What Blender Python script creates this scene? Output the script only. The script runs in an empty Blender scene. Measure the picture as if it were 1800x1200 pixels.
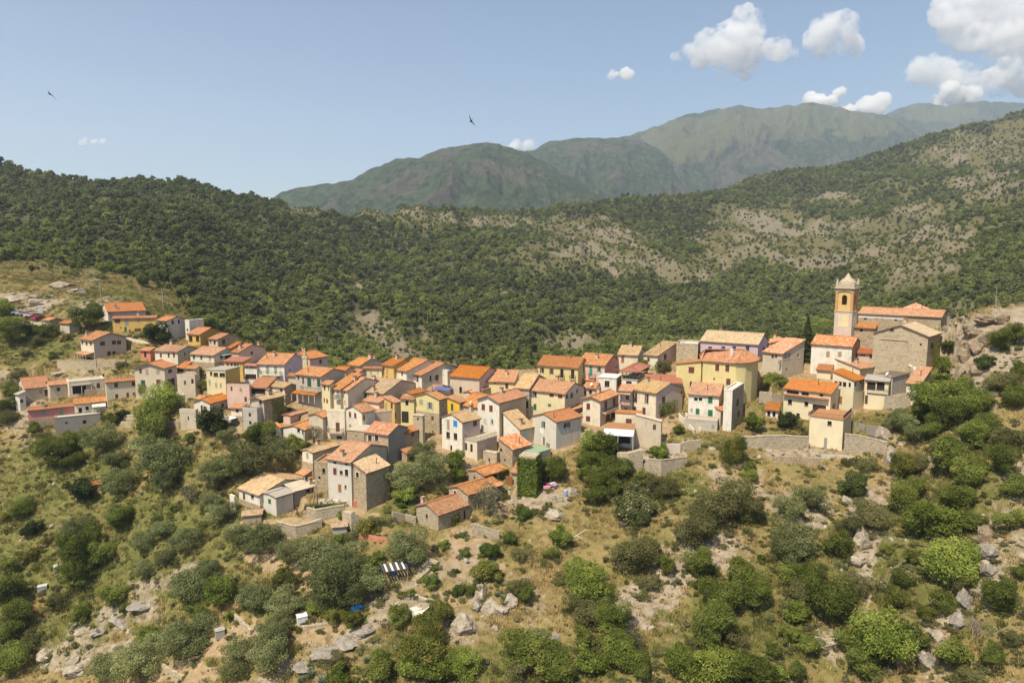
import bpy, math, random
import numpy as np
from mathutils import Vector, Matrix
from mathutils.geometry import tessellate_polygon
from math import sin, cos, tan, radians as R, pi

# ------------------------------------------------------------------ camera, sky, sun, exposure
SC = bpy.context.scene
COL = SC.collection
PITCH = R(7.0)
F = 1200.0                      # focal length in photo pixels (photo 1800 x 1200)
cam_d = bpy.data.cameras.new('camera')
cam_d.sensor_width = 36.0
cam_d.lens = 24.0
cam_d.clip_start = 1.0
cam_d.clip_end = 40000.0
cam = bpy.data.objects.new('camera', cam_d)
cam.rotation_euler = (pi / 2 - PITCH, 0, 0)
COL.objects.link(cam)
SC.camera = cam

SUN_V = Vector((-0.60, -0.80, 0)).normalized()
SUN_EL = R(57)
world = bpy.data.worlds.new('World')
SC.world = world
world.use_nodes = True
wn = world.node_tree
wn.nodes.clear()
sky = wn.nodes.new('ShaderNodeTexSky')
sky.sky_type = 'NISHITA'
sky.sun_disc = False
sky.sun_elevation = SUN_EL
sky.sun_rotation = math.atan2(SUN_V.x, SUN_V.y)
sky.altitude = 400
sky.air_density = 1.0
sky.dust_density = 1.2
sky.ozone_density = 1.0
bg = wn.nodes.new('ShaderNodeBackground')
bg.inputs[1].default_value = 0.098
wo = wn.nodes.new('ShaderNodeOutputWorld')
wn.links.new(sky.outputs[0], bg.inputs[0])
wn.links.new(bg.outputs[0], wo.inputs[0])

sun_d = bpy.data.lights.new('sun', 'SUN')
sun_d.energy = 4.7
sun_d.angle = R(0.53)
sun_d.color = (1.0, 0.905, 0.735)
sun = bpy.data.objects.new('sun', sun_d)
sv = Vector((SUN_V.x * cos(SUN_EL), SUN_V.y * cos(SUN_EL), sin(SUN_EL)))
sun.rotation_euler = sv.to_track_quat('Z', 'Y').to_euler()
sun.location = (0, 0, 300)
COL.objects.link(sun)

SC.view_settings.view_transform = 'Standard'
SC.view_settings.look = 'None'
SC.view_settings.exposure = 0.53
SC.view_settings.gamma = 1.0
SC.view_settings.use_curve_mapping = False
SC.cycles.use_denoising = True
SC.cycles.max_bounces = 14
SC.cycles.diffuse_bounces = 3
SC.cycles.transparent_max_bounces = 8
SC.cycles.volume_bounces = 14
SC.cycles.sample_clamp_indirect = 4.0

rng = random.Random(7)
nrng = np.random.default_rng(11)

# ------------------------------------------------------------------ pixel -> ray helpers (survey of the photo)
CP, SP = cos(PITCH), sin(PITCH)
def sw(u, v):
    """slopes of the line of sight through a photo pixel: sideways and up, per metre ahead"""
    b = (600.0 - v) / F
    dy = CP + b * SP
    return ((u - 900.0) / F) / dy, (-SP + b * CP) / dy
def pt(u, v, D):
    s, w = sw(u, v)
    return Vector((s * D, D, w * D))
def to_px(x, y, z):
    d = y * CP - z * SP
    return 900 + F * x / d, 600 - F * (y * SP + z * CP) / d

# ------------------------------------------------------------------ numpy noise
def _h(ix, iy, seed):
    n = (ix.astype(np.int64) * 374761393 + iy.astype(np.int64) * 668265263 + seed * 982451653) & 0x7fffffff
    n = ((n ^ (n >> 13)) * 1274126177) & 0x7fffffff
    return ((n ^ (n >> 16)) & 0xffff) / 65535.0
def vnoise(x, y, seed=0):
    x = np.asarray(x, float); y = np.asarray(y, float)
    ix, iy = np.floor(x), np.floor(y)
    fx, fy = x - ix, y - iy
    fx = fx * fx * fx * (fx * (fx * 6 - 15) + 10); fy = fy * fy * fy * (fy * (fy * 6 - 15) + 10)
    a = _h(ix, iy, seed); b = _h(ix + 1, iy, seed); c = _h(ix, iy + 1, seed); d = _h(ix + 1, iy + 1, seed)
    return (a + (b - a) * fx) * (1 - fy) + (c + (d - c) * fx) * fy
def fbm(x, y, oct=4, seed=0, gain=0.5):
    t, amp, tot = 0, 1.0, 0
    for k in range(oct):
        t = t + amp * (vnoise(x, y, seed + k * 17) - 0.5) * 2; tot += amp
        x = x * 2.03 + 11.3; y = y * 2.03 - 7.1; amp *= gain
    return t / tot
def ridged(x, y, oct=4, seed=0):
    t, amp, tot = 0, 1.0, 0
    for k in range(oct):
        t = t + amp * (1 - np.abs(vnoise(x, y, seed + k * 13) * 2 - 1)); tot += amp
        x = x * 2.1 + 3.7; y = y * 2.1 - 1.9; amp *= 0.5
    return t / tot
def sstep(a, b, x):
    t = np.clip((x - a) / (b - a), 0, 1)
    return t * t * (3 - 2 * t)

# ------------------------------------------------------------------ linking helpers
def link(o):
    COL.objects.link(o); return o
def mesh_obj(name, verts, faces, mats=None, parent=None, smooth=False, mi=None, uv=None):
    me = bpy.data.meshes.new(name)
    me.from_pydata(verts, [], faces)
    if mats is not None:
        for m in (mats if isinstance(mats, (list, tuple)) else [mats]):
            me.materials.append(m)
    if mi is not None:
        me.polygons.foreach_set('material_index', mi)
    if uv is not None:
        l = me.uv_layers.new(name='UVMap')
        l.data.foreach_set('uv', np.asarray(uv, dtype=np.float32).ravel())
    if smooth:
        me.polygons.foreach_set('use_smooth', [True] * len(me.polygons))
    me.update()
    o = bpy.data.objects.new(name, me)
    if parent is not None: o.parent = parent
    return link(o)
def tag(o, label=None, cat=None, group=None, kind=None):
    if label: o['label'] = label
    if cat: o['category'] = cat
    if group: o['group'] = group
    if kind: o['kind'] = kind
    return o
def empty(name, loc, rz=0.0):
    o = bpy.data.objects.new(name, None)
    o.location = loc; o.rotation_euler = (0, 0, rz)
    o.empty_display_size = 0.5
    return link(o)
class MB:
    """collects boxes, quads and tubes into one mesh"""
    def __init__(s): s.v = []; s.f = []
    def quad(s, a, b, c, d):
        n = len(s.v); s.v += [tuple(a), tuple(b), tuple(c), tuple(d)]; s.f.append((n, n + 1, n + 2, n + 3))
    def poly(s, pts):
        n = len(s.v); s.v += [tuple(p) for p in pts]; s.f.append(tuple(range(n, n + len(pts))))
    def box(s, x0, y0, z0, x1, y1, z1):
        n = len(s.v)
        s.v += [(x0, y0, z0), (x1, y0, z0), (x1, y1, z0), (x0, y1, z0), (x0, y0, z1), (x1, y0, z1), (x1, y1, z1), (x0, y1, z1)]
        for f in ((0, 3, 2, 1), (4, 5, 6, 7), (0, 1, 5, 4), (1, 2, 6, 5), (2, 3, 7, 6), (3, 0, 4, 7)):
            s.f.append(tuple(n + i for i in f))
    def prism(s, pts, z0, z1):
        """closed prism over a counter-clockwise footprint"""
        n = len(s.v); k = len(pts)
        zt = z1 if isinstance(z1, (list, tuple)) else [z1] * k
        s.v += [(p[0], p[1], z0) for p in pts] + [(p[0], p[1], zt[i]) for i, p in enumerate(pts)]
        s.f.append(tuple(n + k - 1 - i for i in range(k)))
        s.f.append(tuple(n + k + i for i in range(k)))
        for i in range(k):
            j = (i + 1) % k
            s.f.append((n + i, n + j, n + k + j, n + k + i))
    def tube(s, a, b, r0, r1=None, k=6):
        r1 = r0 if r1 is None else r1
        a = Vector(a); b = Vector(b); d = (b - a)
        if d.length < 1e-6: return
        d.normalize()
        x = d.orthogonal().normalized(); y = d.cross(x)
        n = len(s.v)
        for c, r in ((a, r0), (b, r1)):
            for i in range(k):
                t = 2 * pi * i / k
                s.v.append(tuple(c + x * (r * cos(t)) + y * (r * sin(t))))
        for i in range(k):
            j = (i + 1) % k
            s.f.append((n + i, n + j, n + k + j, n + k + i))
        s.f.append(tuple(n + k - 1 - i for i in range(k))); s.f.append(tuple(n + k + i for i in range(k)))
    def build(s, name, mat, parent=None, smooth=False):
        return mesh_obj(name, s.v, s.f, mat, parent, smooth)

# ------------------------------------------------------------------ materials
MATS = {}
class NT:
    def __init__(s, name):
        s.m = bpy.data.materials.new(name); s.m.use_nodes = True
        s.t = s.m.node_tree; s.t.nodes.clear()
        s.out = s.n('ShaderNodeOutputMaterial')
    def n(s, typ, **kw):
        x = s.t.nodes.new(typ)
        for k, v in kw.items(): setattr(x, k, v)
        return x
    def l(s, a, b): s.t.links.new(a, b)
    def coord(s, kind='Object'):
        return s.n('ShaderNodeTexCoord').outputs[kind]
    def pos(s): return s.n('ShaderNodeNewGeometry').outputs['Position']
    def noise(s, vec, scale, detail=3, rough=0.55, stretch=None):
        if stretch:
            mp = s.n('ShaderNodeMapping'); mp.inputs['Scale'].default_value = stretch
            s.l(vec, mp.inputs[0]); vec = mp.outputs[0]
        x = s.n('ShaderNodeTexNoise'); x.inputs['Scale'].default_value = scale
        x.inputs['Detail'].default_value = detail; x.inputs['Roughness'].default_value = rough
        s.l(vec, x.inputs['Vector']); return x.outputs['Fac']
    def ramp(s, fac, stops):
        r = s.n('ShaderNodeValToRGB'); e = r.color_ramp.elements
        e[0].position = stops[0][0]; e[0].color = (*stops[0][1], 1)
        e[1].position = stops[-1][0]; e[1].color = (*stops[-1][1], 1)
        for p, c in stops[1:-1]:
            k = e.new(p); k.color = (*c, 1)
        s.l(fac, r.inputs[0]); return r.outputs[0]
    def mix(s, fac, a, b, mode='MIX'):
        x = s.n('ShaderNodeMix'); x.data_type = 'RGBA'; x.blend_type = mode
        for val, i in ((fac, 0), (a, 6), (b, 7)):
            if hasattr(val, 'is_linked') or hasattr(val, 'links'): s.l(val, x.inputs[i])
            elif i == 0: x.inputs[0].default_value = val
            else: x.inputs[i].default_value = (*val, 1)
        return x.outputs[2]
    def math(s, op, a, b=0.0):
        x = s.n('ShaderNodeMath'); x.operation = op
        for val, i in ((a, 0), (b, 1)):
            if hasattr(val, 'links'): s.l(val, x.inputs[i])
            else: x.inputs[i].default_value = val
        return x.outputs[0]
    def bump(s, h, strength=0.3, dist=0.05):
        b = s.n('ShaderNodeBump'); b.inputs['Strength'].default_value = strength; b.inputs['Distance'].default_value = dist
        s.l(h, b.inputs['Height']); return b.outputs[0]
    def bsdf(s, col, rough=0.9, normal=None, spec=0.2, metal=0.0):
        p = s.n('ShaderNodeBsdfPrincipled')
        if hasattr(col, 'links'): s.l(col, p.inputs['Base Color'])
        else: p.inputs['Base Color'].default_value = (*col, 1)
        p.inputs['Roughness'].default_value = rough
        p.inputs['Specular IOR Level'].default_value = spec
        p.inputs['Metallic'].default_value = metal
        if normal is not None: s.l(normal, p.inputs['Normal'])
        s.l(p.outputs[0], s.out.inputs['Surface']); return p

def plain(name, col, rough=0.7, spec=0.3, var=0.12, metal=0.0):
    """painted / plain surface with slight wear"""
    if name in MATS: return MATS[name]
    t = NT(name); p = t.pos()
    n = t.noise(p, 3.0, 4)
    c = t.mix(n, tuple(x * (1 - var) for x in col), tuple(min(1, x * (1 + var)) for x in col))
    t.bsdf(c, rough, None, spec, metal)
    MATS[name] = t.m; return t.m

def stucco(key, col, stain=(0.26, 0.21, 0.15), amt=0.5):
    nm = 'plaster_' + key
    if nm in MATS: return MATS[nm]
    t = NT(nm); p = t.pos()
    big = t.noise(p, 0.35, 4, 0.6)
    c = t.mix(big, tuple(x * 0.86 for x in col), tuple(min(0.9, x * 1.10) for x in col))
    pat = t.noise(p, 0.75, 3, 0.5)
    c = t.mix(t.ramp(pat, [(0.56, (0, 0, 0)), (0.6, (amt, amt, amt))]), c, tuple(x * 0.78 for x in col))
    streak = t.noise(p, 1.1, 5, 0.7, (1.0, 1.0, 0.22))
    f = t.ramp(streak, [(0.52, (0, 0, 0)), (0.72, (1, 1, 1))])
    c = t.mix(t.math('MULTIPLY', f, amt), c, stain)
    oi = t.n('ShaderNodeObjectInfo')
    c = t.mix(t.math('MULTIPLY', oi.outputs['Random'], 0.12), c, (0.45, 0.38, 0.28))
    b = t.bump(t.noise(p, 9, 4), 0.25, 0.03)
    t.bsdf(c, 0.93, b, 0.1)
    MATS[nm] = t.m; return t.m

def stonewall(key, cols, scale=2.6, mortar=(0.48, 0.39, 0.27)):
    nm = 'rubble_stone_' + key
    if nm in MATS: return MATS[nm]
    t = NT(nm); p = t.pos()
    mp = t.n('ShaderNodeMapping'); mp.inputs['Scale'].default_value = (1, 1, 1.6); t.l(p, mp.inputs[0])
    v = t.n('ShaderNodeTexVoronoi'); v.inputs['Scale'].default_value = scale; t.l(mp.outputs[0], v.inputs['Vector'])
    e = t.n('ShaderNodeTexVoronoi'); e.feature = 'DISTANCE_TO_EDGE'; e.inputs['Scale'].default_value = scale; t.l(mp.outputs[0], e.inputs['Vector'])
    sepc = t.n('ShaderNodeSeparateColor'); t.l(v.outputs['Color'], sepc.inputs[0])
    c = t.ramp(sepc.outputs[0], [(0.0, cols[0]), (0.35, cols[1]), (0.7, cols[2]), (1.0, cols[3])])
    big = t.noise(p, 0.3, 4)
    c = t.mix(t.ramp(big, [(0.45, (0, 0, 0)), (0.7, (0.6, 0.6, 0.6))]), c, mortar)
    jf = t.ramp(e.outputs['Distance'], [(0.02, (1, 1, 1)), (0.09, (0, 0, 0))])
    c = t.mix(t.math('MULTIPLY', jf, 0.75), c, mortar)
    h = t.ramp(e.outputs['Distance'], [(0.0, (0, 0, 0)), (0.16, (1, 1, 1))])
    t.bsdf(c, 0.95, t.bump(h, 0.9, 0.10), 0.1)
    MATS[nm] = t.m; return t.m

def tiles(key, cols, patch=None, patch_amt=0.0):
    """clay tile colour: one random tint per tile from the UV cell, lichen patches"""
    nm = 'clay_tile_' + key
    if nm in MATS: return MATS[nm]
    t = NT(nm); uv = t.coord('UV')
    sep = t.n('ShaderNodeSeparateXYZ'); t.l(uv, sep.inputs[0])
    cx = t.math('FLOOR', t.math('DIVIDE', sep.outputs[0], 0.30)); cy = t.math('FLOOR', t.math('DIVIDE', sep.outputs[1], 0.42))
    cmb = t.n('ShaderNodeCombineXYZ'); t.l(cx, cmb.inputs[0]); t.l(cy, cmb.inputs[1])
    oi = t.n('ShaderNodeObjectInfo'); t.l(t.math('MULTIPLY', oi.outputs['Random'], 91.0), cmb.inputs[2])
    wnz = t.n('ShaderNodeTexWhiteNoise'); wnz.noise_dimensions = '3D'; t.l(cmb.outputs[0], wnz.inputs['Vector'])
    k = len(cols) - 1
    c = t.ramp(wnz.outputs['Value'], [(i / k, cols[i]) for i in range(k + 1)])
    p = t.pos()
    big = t.noise(p, 0.5, 5, 0.65)
    c = t.mix(t.ramp(big, [(0.35, (0, 0, 0)), (0.75, (0.45, 0.45, 0.45))]), c, tuple(min(0.8, x * 1.3) for x in cols[len(cols) // 2]))
    st = t.noise(p, 1.6, 5, 0.7)
    c = t.mix(t.ramp(st, [(0.54, (0, 0, 0)), (0.75, (0.55, 0.55, 0.55))]), c, tuple(x * 0.55 for x in cols[0]))
    if patch:
        ln = t.noise(p, 2.2, 4, 0.7)
        c = t.mix(t.ramp(ln, [(0.55, (0, 0, 0)), (0.66, (patch_amt,) * 3)]), c, patch)
    hs = t.n('ShaderNodeHueSaturation'); t.l(c, hs.inputs['Color']); r2 = t.math('FRACT', t.math('MULTIPLY', oi.outputs['Random'], 37.3))
    t.l(t.math('ADD', 0.86, t.math('MULTIPLY', r2, 0.26)), hs.inputs['Saturation']); t.l(t.math('ADD', 0.72, t.math('MULTIPLY', oi.outputs['Random'], 0.28)), hs.inputs['Value'])
    hs.inputs['Hue'].default_value = 0.508
    t.bsdf(hs.outputs[0], 0.9, None, 0.15)
    MATS[nm] = t.m; return t.m

ROOF = {
 'or': lambda: tiles('orange', [(0.34, 0.115, 0.046), (0.41, 0.15, 0.062), (0.47, 0.19, 0.085)]),
 'te': lambda: tiles('terracotta', [(0.27, 0.10, 0.05), (0.40, 0.165, 0.08), (0.48, 0.23, 0.115), (0.36, 0.14, 0.065)], (0.54, 0.38, 0.24), 0.55),
 'ta': lambda: tiles('weathered_tan', [(0.30, 0.16, 0.085), (0.44, 0.27, 0.145), (0.52, 0.36, 0.21), (0.40, 0.21, 0.105)], (0.56, 0.43, 0.28), 0.5),
 'pa': lambda: tiles('pale_straw', [(0.38, 0.26, 0.16), (0.46, 0.34, 0.22), (0.52, 0.40, 0.275), (0.36, 0.22, 0.13)]),
 'sp': lambda: tiles('speckled_red', [(0.40, 0.11, 0.05), (0.48, 0.17, 0.08), (0.52, 0.2, 0.09), (0.6, 0.45, 0.33)], (0.62, 0.5, 0.4), 0.5),
 'rd': lambda: tiles('dull_red', [(0.33, 0.10, 0.065), (0.37, 0.12, 0.075), (0.41, 0.14, 0.085)]),
 'gy': lambda: stucco('grey_screed', (0.37, 0.33, 0.275)),
 'br': lambda: stucco('brown_felt', (0.12, 0.095, 0.075)),
 'wh': lambda: stucco('white_roof_coat', (0.66, 0.64, 0.58)),
 'gn': lambda: plain('green_sheet_roof', (0.25, 0.33, 0.21), 0.7),
 'be': lambda: stucco('beige_screed', (0.50, 0.42, 0.31)),
}
ST4 = [(0.27, 0.195, 0.12), (0.43, 0.33, 0.205), (0.52, 0.42, 0.28), (0.36, 0.265, 0.165)]
WALL = {
 'wh': lambda: stucco('white', (0.70, 0.645, 0.54)),
 'cr': lambda: stucco('cream', (0.68, 0.59, 0.44)),
 'lc': lambda: stucco('light_cream', (0.70, 0.60, 0.40), amt=0.12),
 'ye': lambda: stucco('yellow', (0.64, 0.53, 0.24), amt=0.3),
 'py': lambda: stucco('pale_yellow', (0.66, 0.57, 0.33), amt=0.3),
 'by': lambda: stucco('bright_yellow', (0.75, 0.46, 0.04), amt=0.1),
 'oc': lambda: stucco('ochre', (0.50, 0.30, 0.07), amt=0.2),
 'gd': lambda: stucco('golden', (0.58, 0.38, 0.11), amt=0.2),
 'pk': lambda: stucco('pink', (0.62, 0.44, 0.35), amt=0.25),
 'ro': lambda: stucco('rose', (0.62, 0.26, 0.23), amt=0.2),
 'sa': lambda: stucco('salmon_red', (0.58, 0.22, 0.13), amt=0.2),
 'mv': lambda: stucco('mauve', (0.50, 0.39, 0.40), amt=0.2),
 'li': lambda: stucco('lilac', (0.56, 0.46, 0.54), amt=0.2),
 'pb': lambda: stucco('pink_beige', (0.55, 0.44, 0.37), amt=0.25),
 'be': lambda: stucco('beige', (0.54, 0.45, 0.33), amt=0.35),
 'tn': lambda: stucco('tan', (0.52, 0.40, 0.25), amt=0.25),
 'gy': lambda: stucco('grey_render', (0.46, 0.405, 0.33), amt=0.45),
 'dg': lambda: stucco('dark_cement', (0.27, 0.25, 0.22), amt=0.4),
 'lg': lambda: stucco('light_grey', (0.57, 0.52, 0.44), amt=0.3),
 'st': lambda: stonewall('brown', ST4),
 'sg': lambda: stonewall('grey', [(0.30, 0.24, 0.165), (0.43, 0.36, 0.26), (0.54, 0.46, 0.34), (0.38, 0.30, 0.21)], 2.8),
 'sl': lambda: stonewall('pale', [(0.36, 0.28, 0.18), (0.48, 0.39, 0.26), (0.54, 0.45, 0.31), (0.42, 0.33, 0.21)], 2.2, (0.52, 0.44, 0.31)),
}
def TILE(k): return (ROOF.get(k) or WALL[k])()
PAINT = {
 'b': ('brown_shutter_paint', (0.13, 0.06, 0.035)), 'm': ('maroon_shutter_paint', (0.155, 0.045, 0.035)), 'g': ('green_shutter_paint', (0.02, 0.15, 0.075)),
 'k': ('dark_green_shutter_paint', (0.035, 0.085, 0.06)), 'p': ('pale_green_shutter_paint', (0.33, 0.42, 0.32)), 's': ('sage_shutter_paint', (0.27, 0.33, 0.23)),
 'u': ('bright_blue_shutter_paint', (0.02, 0.24, 0.55)), 'n': ('navy_shutter_paint', (0.025, 0.06, 0.17)), 't': ('tan_shutter_paint', (0.36, 0.27, 0.18)),
 'o': ('orange_brown_door_paint', (0.33, 0.14, 0.04)), 'c': ('pale_blue_shutter_paint', (0.42, 0.50, 0.52)), 'y': ('grey_door_paint', (0.30, 0.29, 0.27)), 'w': ('white_door_paint', (0.7, 0.68, 0.63)),
 'q': ('teal_shutter_paint', (0.05, 0.26, 0.20)),
}
def paint(k): return plain(PAINT[k][0], PAINT[k][1], 0.6, 0.3)
def glass():
    if 'window_glass' in MATS: return MATS['window_glass']
    t = NT('window_glass'); t.bsdf((0.018, 0.02, 0.024), 0.12, None, 0.5)
    MATS['window_glass'] = t.m; return t.m
# ------------------------------------------------------------------ terrain survey: (u, v, metres ahead) on the visible ground, and guessed lows behind the crests
PROFILE = {
 -120: [(1200,118),(900,154),(700,190),(600,214),(560,232),(530,258),(480,295),(430,390),(370,510),(310,660),(262,800),(340,1000)],
 0: [(1200,115),(1050,131),(900,150),(800,165),(700,184),(620,202),(575,221),(556,232),(536,246),(500,270),(470,300),(430,390),(380,510),(330,650),(296,780),(360,980)],
 150: [(1200,112),(1050,128),(900,146),(800,160),(750,168),(700,179),(650,191),(600,206),(570,218),(545,232),(515,255),(500,275),(480,320),(430,430),(390,530),(355,640),(330,760),(390,980)],
 300: [(1200,105),(1050,120),(900,137),(800,150),(750,158),(700,168),(650,182),(615,199),(585,216),(560,235),(540,260),(520,290),(480,360),(430,450),(380,590),(342,740),(400,960)],
 450: [(1200,98),(1050,113),(900,132),(800,147),(750,155),(700,165),(650,180),(618,198),(612,212),(640,240),(630,280),(590,330),(530,410),(470,530),(405,690),(358,850),(415,1080)],
 600: [(1200,95),(1050,110),(900,129),(800,144),(750,153),(700,163),(665,175),(645,188),(640,200),(670,235),(680,280),(640,340),(580,430),(510,560),(435,740),(368,940),(430,1200)],
 750: [(1200,93),(1050,108),(900,129),(850,137),(800,145),(750,155),(700,166),(665,178),(650,190),(646,200),(680,235),(700,275),(660,340),(600,440),(525,580),(445,780),(358,1050),(430,1330)],
 900: [(1200,92),(1050,107),(950,121),(900,129),(850,137),(800,145),(750,155),(700,167),(665,180),(648,192),(644,202),(680,238),(705,280),(670,340),(600,450),(530,590),(460,770),(400,980),(374,1120),(440,1400)],
 1050: [(1200,90),(1050,105),(900,126),(850,134),(800,142),(750,152),(700,164),(660,178),(640,190),(636,202),(670,240),(705,285),(670,345),(600,450),(530,600),(465,790),(405,1020),(366,1220),(430,1500)],
 1200: [(1200,88),(1050,103),(900,122),(850,131),(800,139),(750,149),(700,160),(650,174),(625,188),(622,200),(660,240),(700,290),(650,355),(580,470),(510,640),(450,850),(395,1090),(350,1330),(420,1650)],
 1350: [(1200,86),(1050,101),(900,119),(850,128),(800,136),(750,146),(700,156),(650,169),(620,182),(612,196),(650,240),(680,295),(620,375),(560,490),(490,680),(425,930),(370,1200),(318,1480),(400,1850)],
 1500: [(1200,86),(1050,100),(900,118),(850,127),(800,135),(750,144),(700,153),(650,165),(615,178),(610,192),(650,240),(680,295),(600,390),(540,520),(475,700),(410,940),(350,1240),(287,1560),(380,1900)],
 1620: [(1200,82),(1050,96),(900,113),(800,127),(750,135),(700,144),(650,153),(610,163),(590,176),(630,225),(660,290),(570,395),(500,540),(425,780),(345,1130),(256,1600),(360,2000)],
 1720: [(1200,79),(1050,91),(900,106),(800,118),(700,130),(620,141),(575,149),(548,158),(546,166),(600,205),(640,280),(560,380),(480,540),(400,780),(305,1180),(228,1600),(330,2000)],
 1800: [(1200,77),(1050,88),(900,102),(800,113),(700,124),(620,135),(565,144),(537,154),(535,162),(590,200),(620,280),(540,380),(450,550),(360,800),(265,1220),(198,1600),(310,2000)],
 1920: [(1200,74),(1050,84),(900,97),(800,107),(700,118),(600,130),(545,140),(520,150),(520,160),(590,210),(600,280),(510,390),(420,560),(320,830),(215,1300),(150,1650),(280,2000)],
}
_cp, _cv = [], []
for u, lst in PROFILE.items():
    for v, D in lst:
        s, w = sw(u, v)
        _cp.append((s * 1.6, math.log(D))); _cv.append(w)
_cp = np.array(_cp); _cv = np.array(_cv)
def _phi(d2):
    return 0.5 * d2 * np.log(d2 + 1e-12)
_n = len(_cp)
_K = _phi(((_cp[:, None, :] - _cp[None, :, :]) ** 2).sum(-1)) + np.eye(_n) * 3e-4
_P = np.hstack([np.ones((_n, 1)), _cp])
_A = np.zeros((_n + 3, _n + 3)); _A[:_n, :_n] = _K; _A[:_n, _n:] = _P; _A[_n:, :_n] = _P.T
_sol = np.linalg.solve(_A, np.concatenate([_cv, np.zeros(3)]))
def tps(s, y):
    """smooth ground: height per metre ahead"""
    s = np.asarray(s, float); y = np.asarray(y, float)
    q = np.stack([s.ravel() * 1.6, np.log(y.ravel())], 1)
    out = np.empty(len(q))
    for i in range(0, len(q), 20000):
        b = q[i:i + 20000]
        d2 = ((b[:, None, :] - _cp[None, :, :]) ** 2).sum(-1)
        out[i:i + 20000] = _phi(d2) @ _sol[:_n] + _sol[_n] + b @ _sol[_n + 1:]
    return out.reshape(s.shape)
YS = np.exp(np.linspace(math.log(66), math.log(700), 700))
def ground_D(u, v, ymin=66):
    """how far ahead the line of sight through a pixel meets the smooth ground"""
    s, w = sw(u, v)
    g = tps(np.full(len(YS), s), YS)
    ok = np.nonzero((g >= w) & (YS > ymin))[0]
    if len(ok) == 0: return 300.0
    i = ok[0]
    if i == 0: return float(YS[0])
    a, b = w - g[i - 1], g[i] - w
    return float(YS[i - 1] + (YS[i] - YS[i - 1]) * a / max(a + b, 1e-9))
def base_z(x, y):
    return tps(np.array([x / y]), np.array([y]))[0] * y
PADS = []      # (corner, axis p, axis q, L, R, z): ground is levelled under buildings
# ------------------------------------------------------------------ building kit
CROPS = {'c1': (0, 500, 4), 'c2': (300, 560, 6), 'c3': (400, 680, 4.617), 'c4': (560, 600, 7.5), 'c5': (640, 620, 6), 'c6': (780, 600, 6),
         'c7': (940, 580, 6), 'c8': (1160, 560, 6), 'd1': (1340, 470, 5), 'd2': (1160, 640, 3.913), 'd3': (700, 740, 6), 'd4': (940, 700, 6),
         'd5': (450, 800, 4), 'd6': (0, 800, 3), 'd7': (1350, 750, 2.667), 'e1': (850, 820, 3.158), 'e2': (400, 930, 3.6), 'e3': (0, 640, 3.75), 'e4': (1450, 470, 7.5), 'px': (0, 0, 1)}
def cx(crop, x): c = CROPS[crop]; return c[0] + x / c[2]
def cy(crop, y): c = CROPS[crop]; return c[1] + y / c[2]

TILE_W, TILE_L = 0.30, 0.42
def tile_slope(mb, o, ex, up, length, run, uvs, corr=0.05, r=None):
    """corrugated sheet of clay tiles: o = lower corner, ex = unit vector along the eave, up = vector up the slope (whole run)"""
    r = r or rng
    nc = max(2, int(length / TILE_W)); nr = max(1, int(run / (TILE_L * 2)))
    n0 = len(mb.v); ph = r.random() * 10
    nz = ex.cross(up).normalized()
    if nz.z < 0: nz = -nz
    W = 2 * nc + 1
    for j in range(nr + 1):
        f = j / nr
        for i in range(W):
            x = length * i / (W - 1)
            h = corr if i % 2 else 0.0
            h += 0.035 * sin(x * 0.9 + ph) * sin(f * 3 + ph) + r.uniform(-0.012, 0.012)
            p = o + ex * x + up * f + nz * h
            mb.v.append(tuple(p))
    for j in range(nr):
        for i in range(W - 1):
            a = n0 + j * W + i
            mb.f.append((a, a + 1, a + W + 1, a + W))
            x0, x1 = length * i / (W - 1), length * (i + 1) / (W - 1)
            y0, y1 = run * j / nr, run * (j + 1) / nr
            uvs += [(x0 + 1e-3, y0), (x1 - 1e-3, y0), (x1 - 1e-3, y1), (x0 + 1e-3, y1)]
def slab_under(mb, o, ex, up, length, th=0.16, drop=0.085):
    d = Vector((0, 0, -drop)); t = Vector((0, 0, -th))
    a, b, c, e = o + d, o + ex * length + d, o + ex * length + up + d, o + up + d
    n = len(mb.v)
    mb.v += [tuple(p) for p in (a, b, c, e, a + t, b + t, c + t, e + t)]
    for f in ((0, 1, 2, 3), (7, 6, 5, 4), (0, 4, 5, 1), (1, 5, 6, 2), (2, 6, 7, 3), (3, 7, 4, 0)):
        mb.f.append(tuple(n + i for i in f))
def ridge_caps(mb, a, b, rad=0.14):
    a = Vector(a); b = Vector(b); L = (b - a).length; n = max(1, int(L / 0.45)); d = (b - a) / n
    for i in range(n):
        mb.tube(a + d * i, a + d * (i + 1.0), rad * 1.05, rad * 0.85, 6)
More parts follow.
